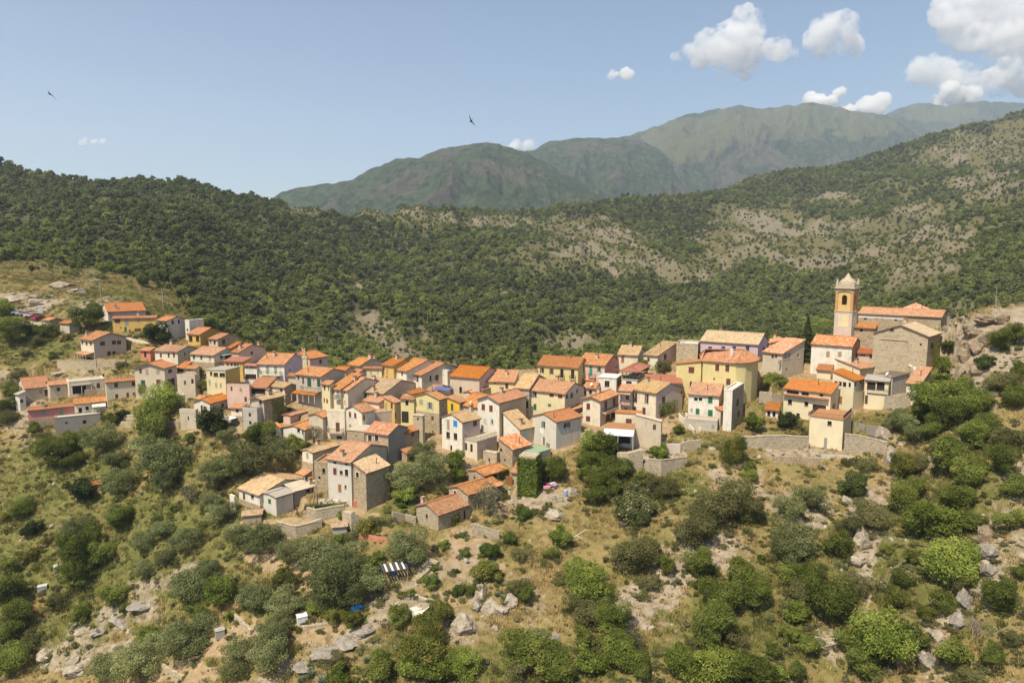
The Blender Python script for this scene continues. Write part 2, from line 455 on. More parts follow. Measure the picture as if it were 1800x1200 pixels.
def make_roof(house, typ, L, Rr, ze, pitch, mat, ov=0.38, og=0.22, fascia=None, caps=True, th=0.13):
    """roof over the local box x in [-L,0], y in [0,R]"""
    tp = tan(R(pitch)); X, Y = Vector((1, 0, 0)), Vector((0, 1, 0))
    mb, sl, uvs = MB(), MB(), []
    fascia = fascia or plain('dark_eave_board', (0.20, 0.12, 0.08), 0.8)
    cp = None
    def sheet(o, ex, up, ln):
        tile_slope(mb, o, ex, up, ln, up.length, uvs); slab_under(sl, o, ex, up, ln, th)
    if typ == 'G':
        h = Rr / 2 + ov
        sheet(Vector((-L - og, -ov, ze - ov * tp)), X, Vector((0, h, h * tp)), L + 2 * og)
        sheet(Vector((og, Rr + ov, ze - ov * tp)), -X, Vector((0, -h, h * tp)), L + 2 * og)
        cp = ((-L - og, Rr / 2, ze + Rr / 2 * tp + .05), (og, Rr / 2, ze + Rr / 2 * tp + .05))
    elif typ == 'g':
        h = L / 2 + ov
        sheet(Vector((ov, -og, ze - ov * tp)), Y, Vector((-h, 0, h * tp)), Rr + 2 * og)
        sheet(Vector((-L - ov, Rr + og, ze - ov * tp)), -Y, Vector((h, 0, h * tp)), Rr + 2 * og)
        cp = ((-L / 2, -og, ze + L / 2 * tp + .05), (-L / 2, Rr + og, ze + L / 2 * tp + .05))
    elif typ == 'sL':
        h = Rr + ov + og
        sheet(Vector((-L - og, -ov, ze - ov * tp)), X, Vector((0, h, h * tp)), L + 2 * og)
    elif typ == 'sR':
        h = L + ov + og
        sheet(Vector((ov, -og, ze - ov * tp)), Y, Vector((-h, 0, h * tp)), Rr + 2 * og)
    elif typ == 'sl':
        h = Rr + ov + og
        sheet(Vector((og, Rr + ov, ze - (Rr + ov) * tp)), -X, Vector((0, -h, h * tp)), L + 2 * og)
    elif typ == 'sr':
        h = L + ov + og
        sheet(Vector((-L - ov, Rr + og, ze - (L + ov) * tp)), -Y, Vector((h, 0, h * tp)), Rr + 2 * og)
    elif typ == 'H':
        x0, x1, y0, y1, zb = -L - ov, ov, -ov, Rr + ov, ze - ov * tp
        w, d = x1 - x0, y1 - y0
        m = min(w, d) / 2
        if w >= d: r0, r1 = Vector((x0 + m, (y0 + y1) / 2, zb + m * tp)), Vector((x1 - m, (y0 + y1) / 2, zb + m * tp))
        else: r0, r1 = Vector(((x0 + x1) / 2, y0 + m, zb + m * tp)), Vector(((x0 + x1) / 2, y1 - m, zb + m * tp))
        c = [Vector((x0, y0, zb)), Vector((x1, y0, zb)), Vector((x1, y1, zb)), Vector((x0, y1, zb))]
        fs = [[c[0], c[1], r1, r0], [c[1], c[2], r1], [c[2], c[3], r0, r1], [c[3], c[0], r0]] if w >= d else [[c[0], c[1], r0], [c[1], c[2], r1, r0], [c[2], c[3], r1], [c[3], c[0], r0, r1]]
        for f in fs: hip_face(mb, uvs, f)
        sl.box(x0 + .02, y0 + .02, zb - th, x1 - .02, y1 - .02, zb - .02)
        mbc = MB()
        for a, b in ((c[0], r0), (c[1], r1 if w >= d else r0), (c[2], r1), (c[3], r0 if w >= d else r1), (r0, r1)):
            if (a - b).length > .3: ridge_caps(mbc, a + Vector((0, 0, .04)), b + Vector((0, 0, .04)))
    roof = mesh_obj('roof', mb.v, mb.f, mat, house, uv=uvs)
    sl.build('eave_board', fascia, roof)
    if typ == 'H':
        k = mbc.build('ridge_cap', mat, roof)
    elif cp and caps:
        k = MB(); ridge_caps(k, *cp); k.build('ridge_cap', mat, roof)
    return roof
def hip_face(mb, uvs, f):
    """one sloping roof face (polygon with its eave first) as ribbed strips"""
    a, b = f[0], f[1]; ex = (b - a); ln = ex.length; ex = ex / ln
    n = (b - a).cross(f[2] - a).normalized()
    if n.z < 0: n = -n
    up = n.cross(ex); top = max((p - a).dot(up) for p in f)
    if top < 0.05: return
    nr = max(1, int(top / (TILE_L * 2)))
    def span(h):
        xs = []
        for i in range(len(f)):
            p, q = f[i], f[(i + 1) % len(f)]
            hp, hq = (p - a).dot(up), (q - a).dot(up)
            if abs(hq - hp) < 1e-6: continue
            t = (h - hp) / (hq - hp)
            if -1e-6 <= t <= 1 + 1e-6: xs.append((p - a).dot(ex) + t * ((q - a).dot(ex) - (p - a).dot(ex)))
        return (min(xs), max(xs)) if xs else (0, ln)
    for j in range(nr):
        h0, h1 = top * j / nr + 1e-4, top * (j + 1) / nr - 1e-4
        l0, r0 = span(h0); l1, r1 = span(h1)
        nc = max(1, int((r0 - l0) / TILE_W)) * 2
        b0 = len(mb.v)
        for i in range(nc + 1):
            t = i / nc; hh = 0.05 if i % 2 else 0
            x0, x1 = l0 + (r0 - l0) * t, l1 + (r1 - l1) * t
            mb.v.append(tuple(a + ex * x0 + up * h0 + n * hh)); mb.v.append(tuple(a + ex * x1 + up * h1 + n * hh))
        for i in range(nc):
            k = b0 + 2 * i
            mb.f.append((k, k + 2, k + 3, k + 1))
            u0, u1 = l0 + (r0 - l0) * i / nc, l0 + (r0 - l0) * (i + 1) / nc
            uvs += [(u0 + 1e-3, h0), (u1 - 1e-3, h0), (u1 - 1e-3, h1), (u0 + 1e-3, h1)]

def face_with_holes(verts, faces, outline, holes, to3, depth):
    """wall face (2-D outline, rectangular holes) tessellated into verts/faces, with reveals going in by depth"""
    loops = [[Vector((x, y, 0)) for x, y in outline]]
    for (x0, x1, y0, y1) in holes: loops.append([Vector((x0, y0, 0)), Vector((x0, y1, 0)), Vector((x1, y1, 0)), Vector((x1, y0, 0))])
    tris = tessellate_polygon(loops)
    flat = [p for l in loops for p in l]
    n = len(verts)
    verts += [tuple(to3(p.x, p.y, 0)) for p in flat]
    for t in tris:
        a, b, c = (flat[i] for i in t)
        if (b.x - a.x) * (c.y - a.y) - (b.y - a.y) * (c.x - a.x) < 0: t = (t[0], t[2], t[1])
        faces.append(tuple(n + i for i in t))
    for (x0, x1, y0, y1) in holes:
        n = len(verts)
        verts += [tuple(to3(x, y, d)) for d in (0, depth) for x, y in ((x0, y0), (x1, y0), (x1, y1), (x0, y1))]
        for i in range(4):
            j = (i + 1) % 4
            faces.append((n + j, n + i, n + 4 + i, n + 4 + j))
def local_box(mb, to3, x0, x1, y0, y1, d0, d1):
    n = len(mb.v)
    mb.v += [tuple(to3(x, y, d)) for d in (d0, d1) for x, y in ((x0, y0), (x1, y0), (x1, y1), (x0, y1))]
    for f in ((0, 1, 2, 3), (7, 6, 5, 4), (0, 4, 5, 1), (1, 5, 6, 2), (2, 6, 7, 3), (3, 7, 4, 0)): mb.f.append(tuple(n + i for i in f))
FRAME_W = lambda: plain('white_window_frame', (0.66, 0.64, 0.58), 0.6)
FRAME_B = lambda: plain('brown_window_frame', (0.16, 0.09, 0.05), 0.6)
SURR = lambda: plain('pale_stone_surround', (0.60, 0.54, 0.43), 0.9)
def add_window(house, to3, x0, x1, y0, y1, t, depth=0.17):
    """t: code of window type, see data"""
    w, h = x1 - x0, y1 - y0
    surround = t.startswith('+')
    if surround: t = t[1:]
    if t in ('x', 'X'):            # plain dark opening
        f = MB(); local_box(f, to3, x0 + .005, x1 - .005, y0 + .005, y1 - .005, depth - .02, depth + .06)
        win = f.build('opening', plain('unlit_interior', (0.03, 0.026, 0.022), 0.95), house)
        return win
    if len(t) == 1 and t in PAINT and t != 'w':
        # closed shutters / door leaves, two leaves with slats
        m = paint(t)
        f = MB(); local_box(f, to3, x0 + .004, x1 - .004, y0 - .05, y0 + .004, -.05, depth)
        win = f.build('window', SURR(), house)
        leaves = 2 if w > 0.55 else 1
        for k in range(leaves):
            a = x0 + w * k / leaves + .012; b = x0 + w * (k + 1) / leaves - .012
            s = MB(); local_box(s, to3, a, b, y0 + .02, y1 - .02, .02, .07)
            ns = max(2, int(h / 0.22))
            for i in range(ns):
                yy = y0 + .08 + (h - .16) * i / ns
                local_box(s, to3, a + .05, b - .05, yy, yy + (h - .16) / ns * .6, .0, .03)
            s.build('shutter', m, win)
    else:
        op = None
        if t[0] == 'O': op = t[1]
        fr = FRAME_B() if t in ('D', 'B') else FRAME_W()
        gx0, gx1 = x0, x1
        f = MB(); b = .06
        local_box(f, to3, gx0, gx0 + b, y0, y1, depth - .06, depth); local_box(f, to3, gx1 - b, gx1, y0, y1, depth - .06, depth)
        local_box(f, to3, gx0 + b, gx1 - b, y0, y0 + b, depth - .06, depth); local_box(f, to3, gx0 + b, gx1 - b, y1 - b, y1, depth - .06, depth)
        nm = max(1, round((gx1 - gx0) / 0.62)) if w > .5 else 1
        for i in range(1, nm):
            xm = gx0 + (gx1 - gx0) * i / nm
            local_box(f, to3, xm - .035, xm + .035, y0 + b, y1 - b, depth - .06, depth)
        local_box(f, to3, gx0 - .08, gx1 + .08, y0 - .08, y0 - .004, -.07, depth - .07)
        win = f.build('door' if t == 'D' else 'window', fr, house)
        g = MB(); local_box(g, to3, gx0 + .01, gx1 - .01, y0 + .01, y1 - .01, depth - .02, depth + .02)
        g.build('pane', glass(), win)
        if op:
            m = paint(op); sw_ = w * .52
            for (a, b_) in ((x0 - sw_, x0 - .02), (x1 + .02, x1 + sw_)):
                s = MB(); local_box(s, to3, a, b_, y0 - .02, y1 + .02, -.06, -.012)
                ns = max(2, int(h / 0.22))
                for i in range(ns):
                    yy = y0 + .06 + (h - .12) * i / ns
                    local_box(s, to3, a + .05, b_ - .05, yy, yy + (h - .12) / ns * .6, -.08, -.055)
                s.build('shutter', m, win)
    if surround:
        s = MB(); q = .14
        local_box(s, to3, x0 - q, x0 - .004, y0 - q, y1 + q, -.03, .05); local_box(s, to3, x1 + .004, x1 + q, y0 - q, y1 + q, -.03, .05)
        local_box(s, to3, x0 - .003, x1 + .003, y1 + .004, y1 + q, -.03, .05); local_box(s, to3, x0 - .003, x1 + .003, y0 - q, y0 - .085, -.03, .05)
        s.build('surround', plain('white_window_surround', (0.68, 0.65, 0.58), 0.9), win)
    return win
HOUSES = {}
def HS(key, name, label, cat, crop, A, B, C, vE, vB, a, roof, wall, tile, pitch=17.0, win='', chim='', base=None, Lm=None, Rm=None,
       ov=0.38, og=0.22, deep=4.0, D=None, wallR=None, grp='houses of the hilltop village', dD=0.0, parapet=0.0, pad=True, fascia=None, dm=None, Rmax=11.0, ridge=False):
    """one building seen at its near corner B between the left face (A..B) and the right face (B..C)"""
    uB, ve, vb = cx(crop, B), cy(crop, vE), cy(crop, vB)
    if D is None: D = ground_D(uB, vb, 110 if dm is None else dm) + dD
    a = R(a)
    s, w = sw(uB, (ve + vb) / 2)
    Bx, By = s * D, D
    zb = sw(uB, vb)[1] * D; ze = sw(uB, ve)[1] * D - zb
    for _try in range(40):
        if A is not None:
            sA = sw(cx(crop, A), ve)[0]; L = (Bx - sA * By) / (cos(a) + sA * sin(a))
        else: L = Lm
        if C is None: Rr = Rm; break
        sC = sw(cx(crop, C), ve)[0]; den = sin(a) - sC * cos(a); Rr = (sC * By - Bx) / den * (2.0 if ridge else 1.0) if den > 1e-3 else 99.0
        if Rr <= Rmax or a > R(75): break
        a += R(1.5)
    if Lm and A is not None: L = min(L, Lm) if L > 0 else Lm
    if Rm and C is not None: Rr = min(Rr, Rm) if Rr > 0 else Rm
    if L is None or L <= 0.8: L = 3.0
    if Rr is None or Rr <= 0.8: Rr = 5.0
    L, Rr = min(L, 26), min(Rr, 26)
    h = empty(name, (Bx, By, zb), -a)
    tag(h, label, cat, grp)
    tp = tan(R(pitch)); wm = WALL[wall](); wr = WALL[wallR]() if wallR else None
    # pixel -> local coordinates on the two visible faces
    p = Vector((-cos(a), sin(a))); q = Vector((sin(a), cos(a)))
    def hit(u, v):
        s_, w_ = sw(u, v)
        if u <= uB:
            den = cos(a) + s_ * sin(a); t = (Bx - s_ * By) / den
            y = By + t * sin(a); return 'L', -t, w_ * y - zb
        den = sin(a) - s_ * cos(a)
        if den < 0.02: den = 0.02
        t = (s_ * By - Bx) / den
        y = By + t * cos(a); return 'R', t, w_ * y - zb
    holes = {'L': [], 'R': []}; items = []
    for it in win.split(';'):
        it = it.strip()
        if not it: continue
        x, y, ww, hh, t = it.split(',')
        x, y, ww, hh = float(x), float(y), float(ww), float(hh)
        t = t.strip()
        u0, u1 = cx(crop, x - ww / 2), cx(crop, x + ww / 2); vv0, vv1 = cy(crop, y - hh / 2), cy(crop, y + hh / 2)
        um = (u0 + u1) / 2
        fc = 'L' if um <= uB else 'R'
        if fc == 'L': u1 = min(u1, uB - .3)
        else: u0 = max(u0, uB + .3)
        _, xa, z1 = hit(u0, vv0); _, xb, _ = hit(u1, vv0); _, xm, z0 = hit(um, vv1)
        z1 = hit(um, vv0)[2]
        x0, x1 = min(xa, xb), max(xa, xb)
        if t[0] == 'O':
            x0, x1 = x0 + (x1 - x0) * .26, x1 - (x1 - x0) * .26
        lo, hi = (-L + .12, -.12) if fc == 'L' else (.12, Rr - .12)
        x0, x1 = max(x0, lo), min(x1, hi); z0 = max(z0, -deep + .3)
        # keep under the roof line
        zt = ze - 0.25
        xc = (x0 + x1) / 2
        if fc == 'L' and roof == 'g': zt = ze + (L / 2 - abs(xc + L / 2) - (x1 - x0) / 2) * tp - .3
        if fc == 'L' and roof == 'sR': zt = ze + (-x1) * tp - .3
        if fc == 'R' and roof == 'G': zt = ze + (Rr / 2 - abs(xc - Rr / 2) - (x1 - x0) / 2) * tp - .3
        if fc == 'R' and roof == 'sL': zt = ze + x0 * tp - .3
        z1 = min(z1, zt)
        if x1 - x0 < .25 or z1 - z0 < .25: continue
        if any(x0 < o[1] + .05 and x1 > o[0] - .05 and z0 < o[3] + .1 and z1 > o[2] - .05 for o in holes[fc]): continue
        holes[fc].append((x0, x1, z0, z1)); items.append((fc, x0, x1, z0, z1, t))
    zlo = -deep
    vs, fs, mi = [], [], []
    toL = lambda x, z, d: Vector((x, d, z)); toR = lambda y, z, d: Vector((-d, y, z))
    gL = gR = 0.0
    oL = [(-L, zlo), (0, zlo), (0, ze), (-L, ze)]; oR = [(0, zlo), (Rr, zlo), (Rr, ze), (0, ze)]
    bL = [(-L, ze), (0, ze)]; zA = zC = zF = ze      # heights of corners A, C and far
    if roof == 'g': oL.insert(3, (-L / 2, ze + L / 2 * tp))
    elif roof == 'G': oR.insert(3, (Rr / 2, ze + Rr / 2 * tp))
    elif roof == 'sL': zC = zF = ze + Rr * tp; oR[2] = (Rr, zC)
    elif roof == 'sR': zA = zF = ze + L * tp; oL[3] = (-L, zA)
    elif roof == 'sl': zC = zF = ze - Rr * tp; oR[2] = (Rr, zC)
    elif roof == 'sr': zA = zF = ze - L * tp; oL[3] = (-L, zA)
    if roof == 'F':
        oL = [(x, z + (parapet if z > zlo + .01 else 0)) for x, z in oL]; oR = [(x, z + (parapet if z > zlo + .01 else 0)) for x, z in oR]
    face_with_holes(vs, fs, oL, holes['L'], toL, .17); nL = len(fs)
    face_with_holes(vs, fs, oR, holes['R'], toR, .17); nR = len(fs)
    # the two hidden sides
    pa = parapet if roof == 'F' else 0
    back = [(-L, Rr, zlo), (-L, Rr, zF + pa), (0, Rr, zC + pa), (0, Rr, zlo)]
    if roof == 'g': back.insert(2, (-L / 2, Rr, ze + L / 2 * tp))
    sideA = [(-L, 0, zlo), (-L, 0, zA + pa), (-L, Rr, zF + pa), (-L, Rr, zlo)]
    if roof == 'G': sideA.insert(2, (-L, Rr / 2, ze + Rr / 2 * tp))
    for poly in (back, sideA):
        n = len(vs); vs += poly; fs.append(tuple(range(n, n + len(poly))))
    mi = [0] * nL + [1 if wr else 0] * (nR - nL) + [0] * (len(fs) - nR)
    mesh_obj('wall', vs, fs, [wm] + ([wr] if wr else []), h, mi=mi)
    if roof == 'F':
        f = MB(); f.box(-L + .01, .01, ze - .2, -.01, Rr - .01, ze)
        f.build('roof', TILE(tile), h)
        if parapet > 0.05:
            f = MB(); k = .22; z0, z1 = ze + .003, ze + parapet + .05
            f.box(-L - .04, -.04, z0, .04, k, z1); f.box(-L - .04, Rr - k, z0, .04, Rr + .04, z1)
            f.box(-L - .04, k, z0, -L + k, Rr - k, z1); f.box(-k, k, z0, .04, Rr - k, z1)
            f.build('parapet', wm, h)
        else:
            f = MB(); f.box(-L - .15, -.15, ze + .002, .15, Rr + .15, ze + .16); f.build('roof_edge', TILE(tile), h)
    else:
        make_roof(h, roof, L, Rr, ze, pitch, TILE(tile), ov, og, fascia=fascia)
    if base is not None:
        # lower storey in stone, set 4 cm proud
        _, _, zt = hit(uB - .5, cy(crop, base)); k = .05
        low = [hh for hh in holes['L'] + holes['R'] if hh[2] < zt]
        mb = MB()
        vs, fs = [], []
        f2 = lambda hs: [(x0, x1, max(z0, zlo + .1), min(z1, zt - .02)) for x0, x1, z0, z1 in hs if z0 < zt - .3]
        face_with_holes(vs, fs, [(-L - k, zlo), (k, zlo), (k, zt), (-L - k, zt)], f2(holes['L']), lambda x, z, d: Vector((x, d - k, z)), k)
        face_with_holes(vs, fs, [(-k, zlo), (Rr + k, zlo), (Rr + k, zt), (-k, zt)], f2(holes['R']), lambda y, z, d: Vector((k - d, y, z)), k)
        n = len(vs)
        vs += [(-L - k, -k, zt), (k, -k, zt), (k, Rr + k, zt), (-L - k, Rr + k, zt)]; fs.append((n, n + 1, n + 2, n + 3))
        mesh_obj('stone_base', vs, fs, WALL['st'](), h)
    for fc, x0, x1, z0, z1, t in items:
        add_window(h, toL if fc == 'L' else toR, x0, x1, z0, z1, t)
    # chimneys: pixel of the stack's middle; stands on the roof
    for it in chim.split(';'):
        it = it.strip()
        if not it: continue
        v = it.split(','); x, y = float(v[0]), float(v[1]); kind = v[2] if len(v) > 2 else 's'
        add_chimney(h, x, y, kind, crop, L, Rr, ze, tp, roof, Bx, By, zb, a)
    if not chim.strip() and roof in ('G', 'g', 'sL', 'sR') and L * Rr > 22 and crng.random() < .6:
        chimney_at(h, -L * crng.uniform(.2, .8), Rr * crng.uniform(.3, .7), crng.choice('spps'), roof, L, Rr, ze, tp)
    H = dict(e=h, L=L, R=Rr, ze=ze, zb=zb, B=(Bx, By), a=a, hit=hit, crop=crop, toL=toL, toR=toR, tp=tp, roof=roof, uB=uB, D=D)
    HOUSES[key] = H
    if pad: PADS.append(((Bx, By), p, q, L, Rr, zb))
    return H
def roof_z(roof, x, y, L, Rr, ze, tp):
    if roof == 'G': return ze + min(y, Rr - y) * tp
    if roof == 'g': return ze + min(-x, L + x) * tp
    if roof == 'sL': return ze + y * tp
    if roof == 'sR': return ze - x * tp
    if roof == 'sl': return ze - y * tp
    if roof == 'sr': return ze + x * tp
    if roof == 'H': return ze + min(y, Rr - y, -x, L + x) * tp
    return ze
def add_chimney(h, x, y, kind, crop, L, Rr, ze, tp, roof, Bx, By, zb, a):
    u, v = cx(crop, x), cy(crop, y); s, w = sw(u, v)
    best = None
    ca, sa = cos(-a), sin(-a)
    for D in np.linspace(By - 2, By + 22, 200):
        X, Y, Z = s * D - Bx, D - By, w * D - zb
        lx, ly = X * ca + Y * sa, -X * sa + Y * ca
        if -L < lx < 0 and 0 < ly < Rr:
            e = abs(Z - 0.5 - roof_z(roof, lx, ly, L, Rr, ze, tp))
            if best is None or e < best[0]: best = (e, lx, ly)
    if best is None: return
    _, lx, ly = best
    chimney_at(h, lx, ly, kind, roof, L, Rr, ze, tp)
crng = random.Random(21)
def chimney_at(h, lx, ly, kind, roof, L, Rr, ze, tp):
    z = roof_z(roof, lx, ly, L, Rr, ze, tp)
    m = MB()
    if kind == 'p':
        m.tube((lx, ly, z - .3), (lx, ly, z + 1.1), .08, .08, 8); m.tube((lx, ly, z + 1.1), (lx, ly, z + 1.25), .14, .1, 8)
        m.build('vent_pipe', plain('dark_vent_metal', (0.09, 0.08, 0.075), 0.6), h); return
    w_ = .34 if kind == 's' else .5
    m.box(lx - w_, ly - w_, z - .6, lx + w_, ly + w_, z + 1.0)
    c = m.build('chimney', stucco('chimney', (0.5, 0.42, 0.33)), h)
    m = MB(); m.box(lx - w_ - .07, ly - w_ - .07, z + 1.002, lx + w_ + .07, ly + w_ + .07, z + 1.1)
    for dx in (-1, 1):
        for dy in (-1, 1): m.box(lx + dx * w_ * .8 - .06, ly + dy * w_ * .8 - .06, z + 1.103, lx + dx * w_ * .8 + .06, ly + dy * w_ * .8 + .06, z + 1.3)
    m.box(lx - w_ - .05, ly - w_ - .05, z + 1.303, lx + w_ + .05, ly + w_ + .05, z + 1.38)
    m.build('chimney_cap', ROOF['te'](), c)
RAIL = lambda: plain('rusty_iron_rail', (0.12, 0.09, 0.07), 0.7, metal=0.3)
def railing(parent, pts, h=0.95, mat=None, name='railing', step=0.14):
    m = MB()
    for a, b in zip(pts[:-1], pts[1:]):
        a = Vector(a); b = Vector(b); n = max(1, int((b - a).length / step))
        m.tube(a + Vector((0, 0, h)), b + Vector((0, 0, h)), .03, None, 4); m.tube(a + Vector((0, 0, .1)), b + Vector((0, 0, .1)), .02, None, 4)
        for i in range(n + 1):
            p = a + (b - a) * (i / n); m.tube(p, p + Vector((0, 0, h)), .028 if i % 8 == 0 else .014, None, 4)
    return m.build(name, mat or RAIL(), parent)
def balcony(H, x0, x1, v, depth=0.9, rail=True, slab='be', name='balcony', flowers=False):
    """slab with railing on a face; x0, x1, v in crop pixels of the slab's outer edge line on the wall"""
    cr = H['crop']; u0, u1 = cx(cr, x0), cx(cr, x1)
    fc, a, z = H['hit'](u0, cy(cr, v)); fc, b, _ = H['hit'](u1 if (u1 <= H['uB']) == (u0 <= H['uB']) else H['uB'] - .3, cy(cr, v))
    a, b = min(a, b), max(a, b); to = H['toL'] if fc == 'L' else H['toR']
    m = MB(); local_box(m, to, a, b, z - .12, z + .03, -depth, -.003)
    bal = m.build(name, WALL[slab](), H['e'])
    if rail: railing(bal, [to(a + .05, z + .03, -.02), to(a + .05, z + .03, -depth + .05), to(b - .05, z + .03, -depth + .05), to(b - .05, z + .03, -.02)])
    if flowers:
        m = MB()
        n = int((b - a) / .12)
        for i in range(n):
            x = a + .05 + (b - a - .1) * rng.random(); zz = z + .1 + rng.random() * .5
            p = to(x, zz, -depth - .05 - rng.random() * .1); r = .09
            m.tube(p, p + Vector((0, 0, r)), r, r * .4, 5)
        m.build('flowers', plain('red_geranium', (0.5, 0.06, 0.03), .8, var=.3), bal)
    return bal
def lean_to(H, x0, x1, v, depth, tile, pitch=14, name='canopy', th=.1, posts=False, drop=2.3):
    """small sloping roof fixed to a face at its upper edge line v"""
    cr = H['crop']; u0, u1 = cx(cr, x0), cx(cr, x1)
    fc, a, z = H['hit'](u0, cy(cr, v)); fc2, b, _ = H['hit'](u1 if (u1 <= H['uB']) == (u0 <= H['uB']) else H['uB'] - .3, cy(cr, v))
    a, b = min(a, b), max(a, b)
    rise = depth * tan(R(pitch)); mb, sl, uv = MB(), MB(), []
    if fc == 'L': o, ex, up = Vector((a, -depth, z - rise)), Vector((1, 0, 0)), Vector((0, depth - .01, rise))
    else: o, ex, up = Vector((depth, a, z - rise)), Vector((0, 1, 0)), Vector((-depth + .01, 0, rise))
    tile_slope(mb, o, ex, up, b - a, up.length, uv); slab_under(sl, o, ex, up, b - a, th)
    c = mesh_obj(name, mb.v, mb.f, TILE(tile), H['e'], uv=uv); sl.build('eave_board', plain('dark_eave_board', (0.20, 0.12, 0.08), 0.8), c)
    if posts:
        for t in np.linspace(.08, b - a - .08, max(2, int((b - a) / 1.6) + 1)):
            m = MB()
            p = o + ex * t - up * 0 + up * .05 - Vector((0, 0, th + .03)); m.tube(p - Vector((0, 0, drop)), p, .07, None, 6)
            m.build('post', FRAME_W(), c)
    return c
def dish(x, y, crop, H, r=.45):
    """satellite dish on a roof (same ray search as chimneys)"""
    u, v = cx(crop, x), cy(crop, y); s, w = sw(u, v); a = H['a']; Bx, By = H['B']; ca, sa = cos(-a), sin(-a); best = None
    for D in np.linspace(By - 2, By + 22, 200):
        X, Y, Z = s * D - Bx, D - By, w * D - H['zb']; lx, ly = X * ca + Y * sa, -X * sa + Y * ca
        if -H['L'] < lx < 0 and 0 < ly < H['R']:
            e = abs(Z - .8 - roof_z(H['roof'], lx, ly, H['L'], H['R'], H['ze'], H['tp']))
            if best is None or e < best[0]: best = (e, lx, ly)
    if best is None: return
    _, lx, ly = best; z = roof_z(H['roof'], lx, ly, H['L'], H['R'], H['ze'], H['tp'])
    m = MB(); m.tube((lx, ly, z - .1), (lx, ly, z + .8), .03, None, 5)
    ax = Vector((-.5, -.6, .5)).normalized(); x_ = ax.orthogonal().normalized(); y_ = ax.cross(x_); c = Vector((lx, ly, z + .85)); n0 = len(m.v)
    for i, (rr, d) in enumerate(((.0, 0), (.5, .03), (1, .13))):
        for k in range(12):
            t = 2 * pi * k / 12; m.v.append(tuple(c + (x_ * cos(t) + y_ * sin(t)) * rr * r + ax * d))
    for i in range(2):
        for k in range(12):
            j = (k + 1) % 12; m.f.append((n0 + i * 12 + k, n0 + i * 12 + j, n0 + (i + 1) * 12 + j, n0 + (i + 1) * 12 + k))
    m.tube(c, c + ax * .45, .015, None, 4)
    m.build('satellite_dish', plain('dish_white', (0.62, 0.6, 0.55), .5), H['e'])
# ------------------------------------------------------------------ the village, surveyed house by house (coordinates are of the photo crops named in CROPS)
# --- upper left, by the car park
HS('barn1', 'stone_barn', 'low stone barn with orange roof and plank door, nearest the car park', 'barn', 'c1', 302, 352, 440, 250, 300, 30, 'G', 'be', 'or', win='322,272,9,26,y;340,282,14,30,t', deep=5, wallR='st')
HS('barn2', 'stone_barn', 'small barn with split orange roof, right of the low barn by the car park', 'barn', 'c1', 420, 488, 556, 272, 345, 30, 'G', 'be', 'or', win='447,285,7,12,x;473,285,8,14,x', deep=5, wallR='gy')
HS('mv_back', 'house', 'pale mauve house with orange roof standing right behind the golden yellow house', 'house', 'c1', 715, 760, 1025, 190, 262, 42, 'g', 'wh', 'or', win='858,190,28,14,m;948,187,16,14,m;770,195,12,24,u', wallR='mv', chim='812,158')
HS('golden', 'house', 'long golden yellow house with orange roof and green door at top left of village', 'house', 'c1', 748, 793, 1096, 236, 338, 46, 'g', 'gd', 'or', win='825,257,38,30,b;890,262,28,52,y;972,249,22,28,y;1050,246,22,26,y;882,318,17,40,g;968,321,46,26,b;912,328,16,20,b;770,258,24,16,b;850,305,10,9,x', pitch=14, wallR='gd')
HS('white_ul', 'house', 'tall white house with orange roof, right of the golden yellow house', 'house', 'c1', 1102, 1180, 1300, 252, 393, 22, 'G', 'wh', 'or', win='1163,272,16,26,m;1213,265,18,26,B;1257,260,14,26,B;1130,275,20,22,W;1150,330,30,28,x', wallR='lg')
HS('white_annex', 'house_annex', 'narrow white flat-topped annex on the right side of the tall white house', 'annex', 'c1', 1300, 1334, 1346, 258, 392, 30, 'F', 'wh', 'wh', win='1318,320,10,20,x', parapet=.3)
HS('hilltop', 'house', 'big pinkish house with pale orange roof above a round stone terrace', 'house', 'c1', 566, 662, 886, 386, 522, 33, 'G', 'cr', 'te', win='578,408,12,24,b;607,415,14,25,b;637,415,14,25,b;720,415,36,30,m;800,407,30,28,m;836,407,30,28,m;766,484,28,28,m;800,482,26,28,m', chim='612,347', wallR='pb', pitch=19, og=.5, ov=.6)
HS('red_annex', 'house_annex', 'small brick red annex at the left end of the long terracotta-roofed house', 'annex', 'c1', 987, 1058, 1090, 462, 528, 12, 'sL', 'sa', 'or', win='1020,492,16,40,x')
HS('long_tc', 'house', 'cream house with broad terracotta roof, right of the brick red annex', 'house', 'c1', 1088, 1250, 1392, 470, 560, 18, 'G', 'cr', 'te', win='1130,497,14,30,b;1185,497,14,30,b;1222,497,14,30,b;1300,490,10,22,x;1330,485,10,20,b', wallR='be', chim='1205,405')
HS('ochre', 'house', 'ochre house with bright orange roof below the pine wood', 'house', 'c1', 1318, 1408, 1560, 348, 428, 22, 'G', 'gd', 'or', win='1340,382,24,38,B;1388,382,24,38,B', wallR='oc', pitch=20)
HS('stone_small', 'stone_house', 'small house with pinkish stone gable, right of the ochre house', 'house', 'c1', 1467, 1532, 1680, 382, 440, 25, 'G', 'pb', 'or', win='1508,405,14,28,B;1480,402,10,24,b;1572,402,22,32,B', wallR='st', pitch=16)
HS('awning', 'house', 'cream house with terracotta roof and green awning on its bluish gable', 'house', 'c2', 207, 460, 720, 382, 500, 20, 'G', 'cr', 'te', win='243,405,20,44,k;322,408,22,48,k;413,417,22,50,t;535,405,26,40,k;597,400,52,38,B;658,390,26,32,k', wallR='lg', base=465)
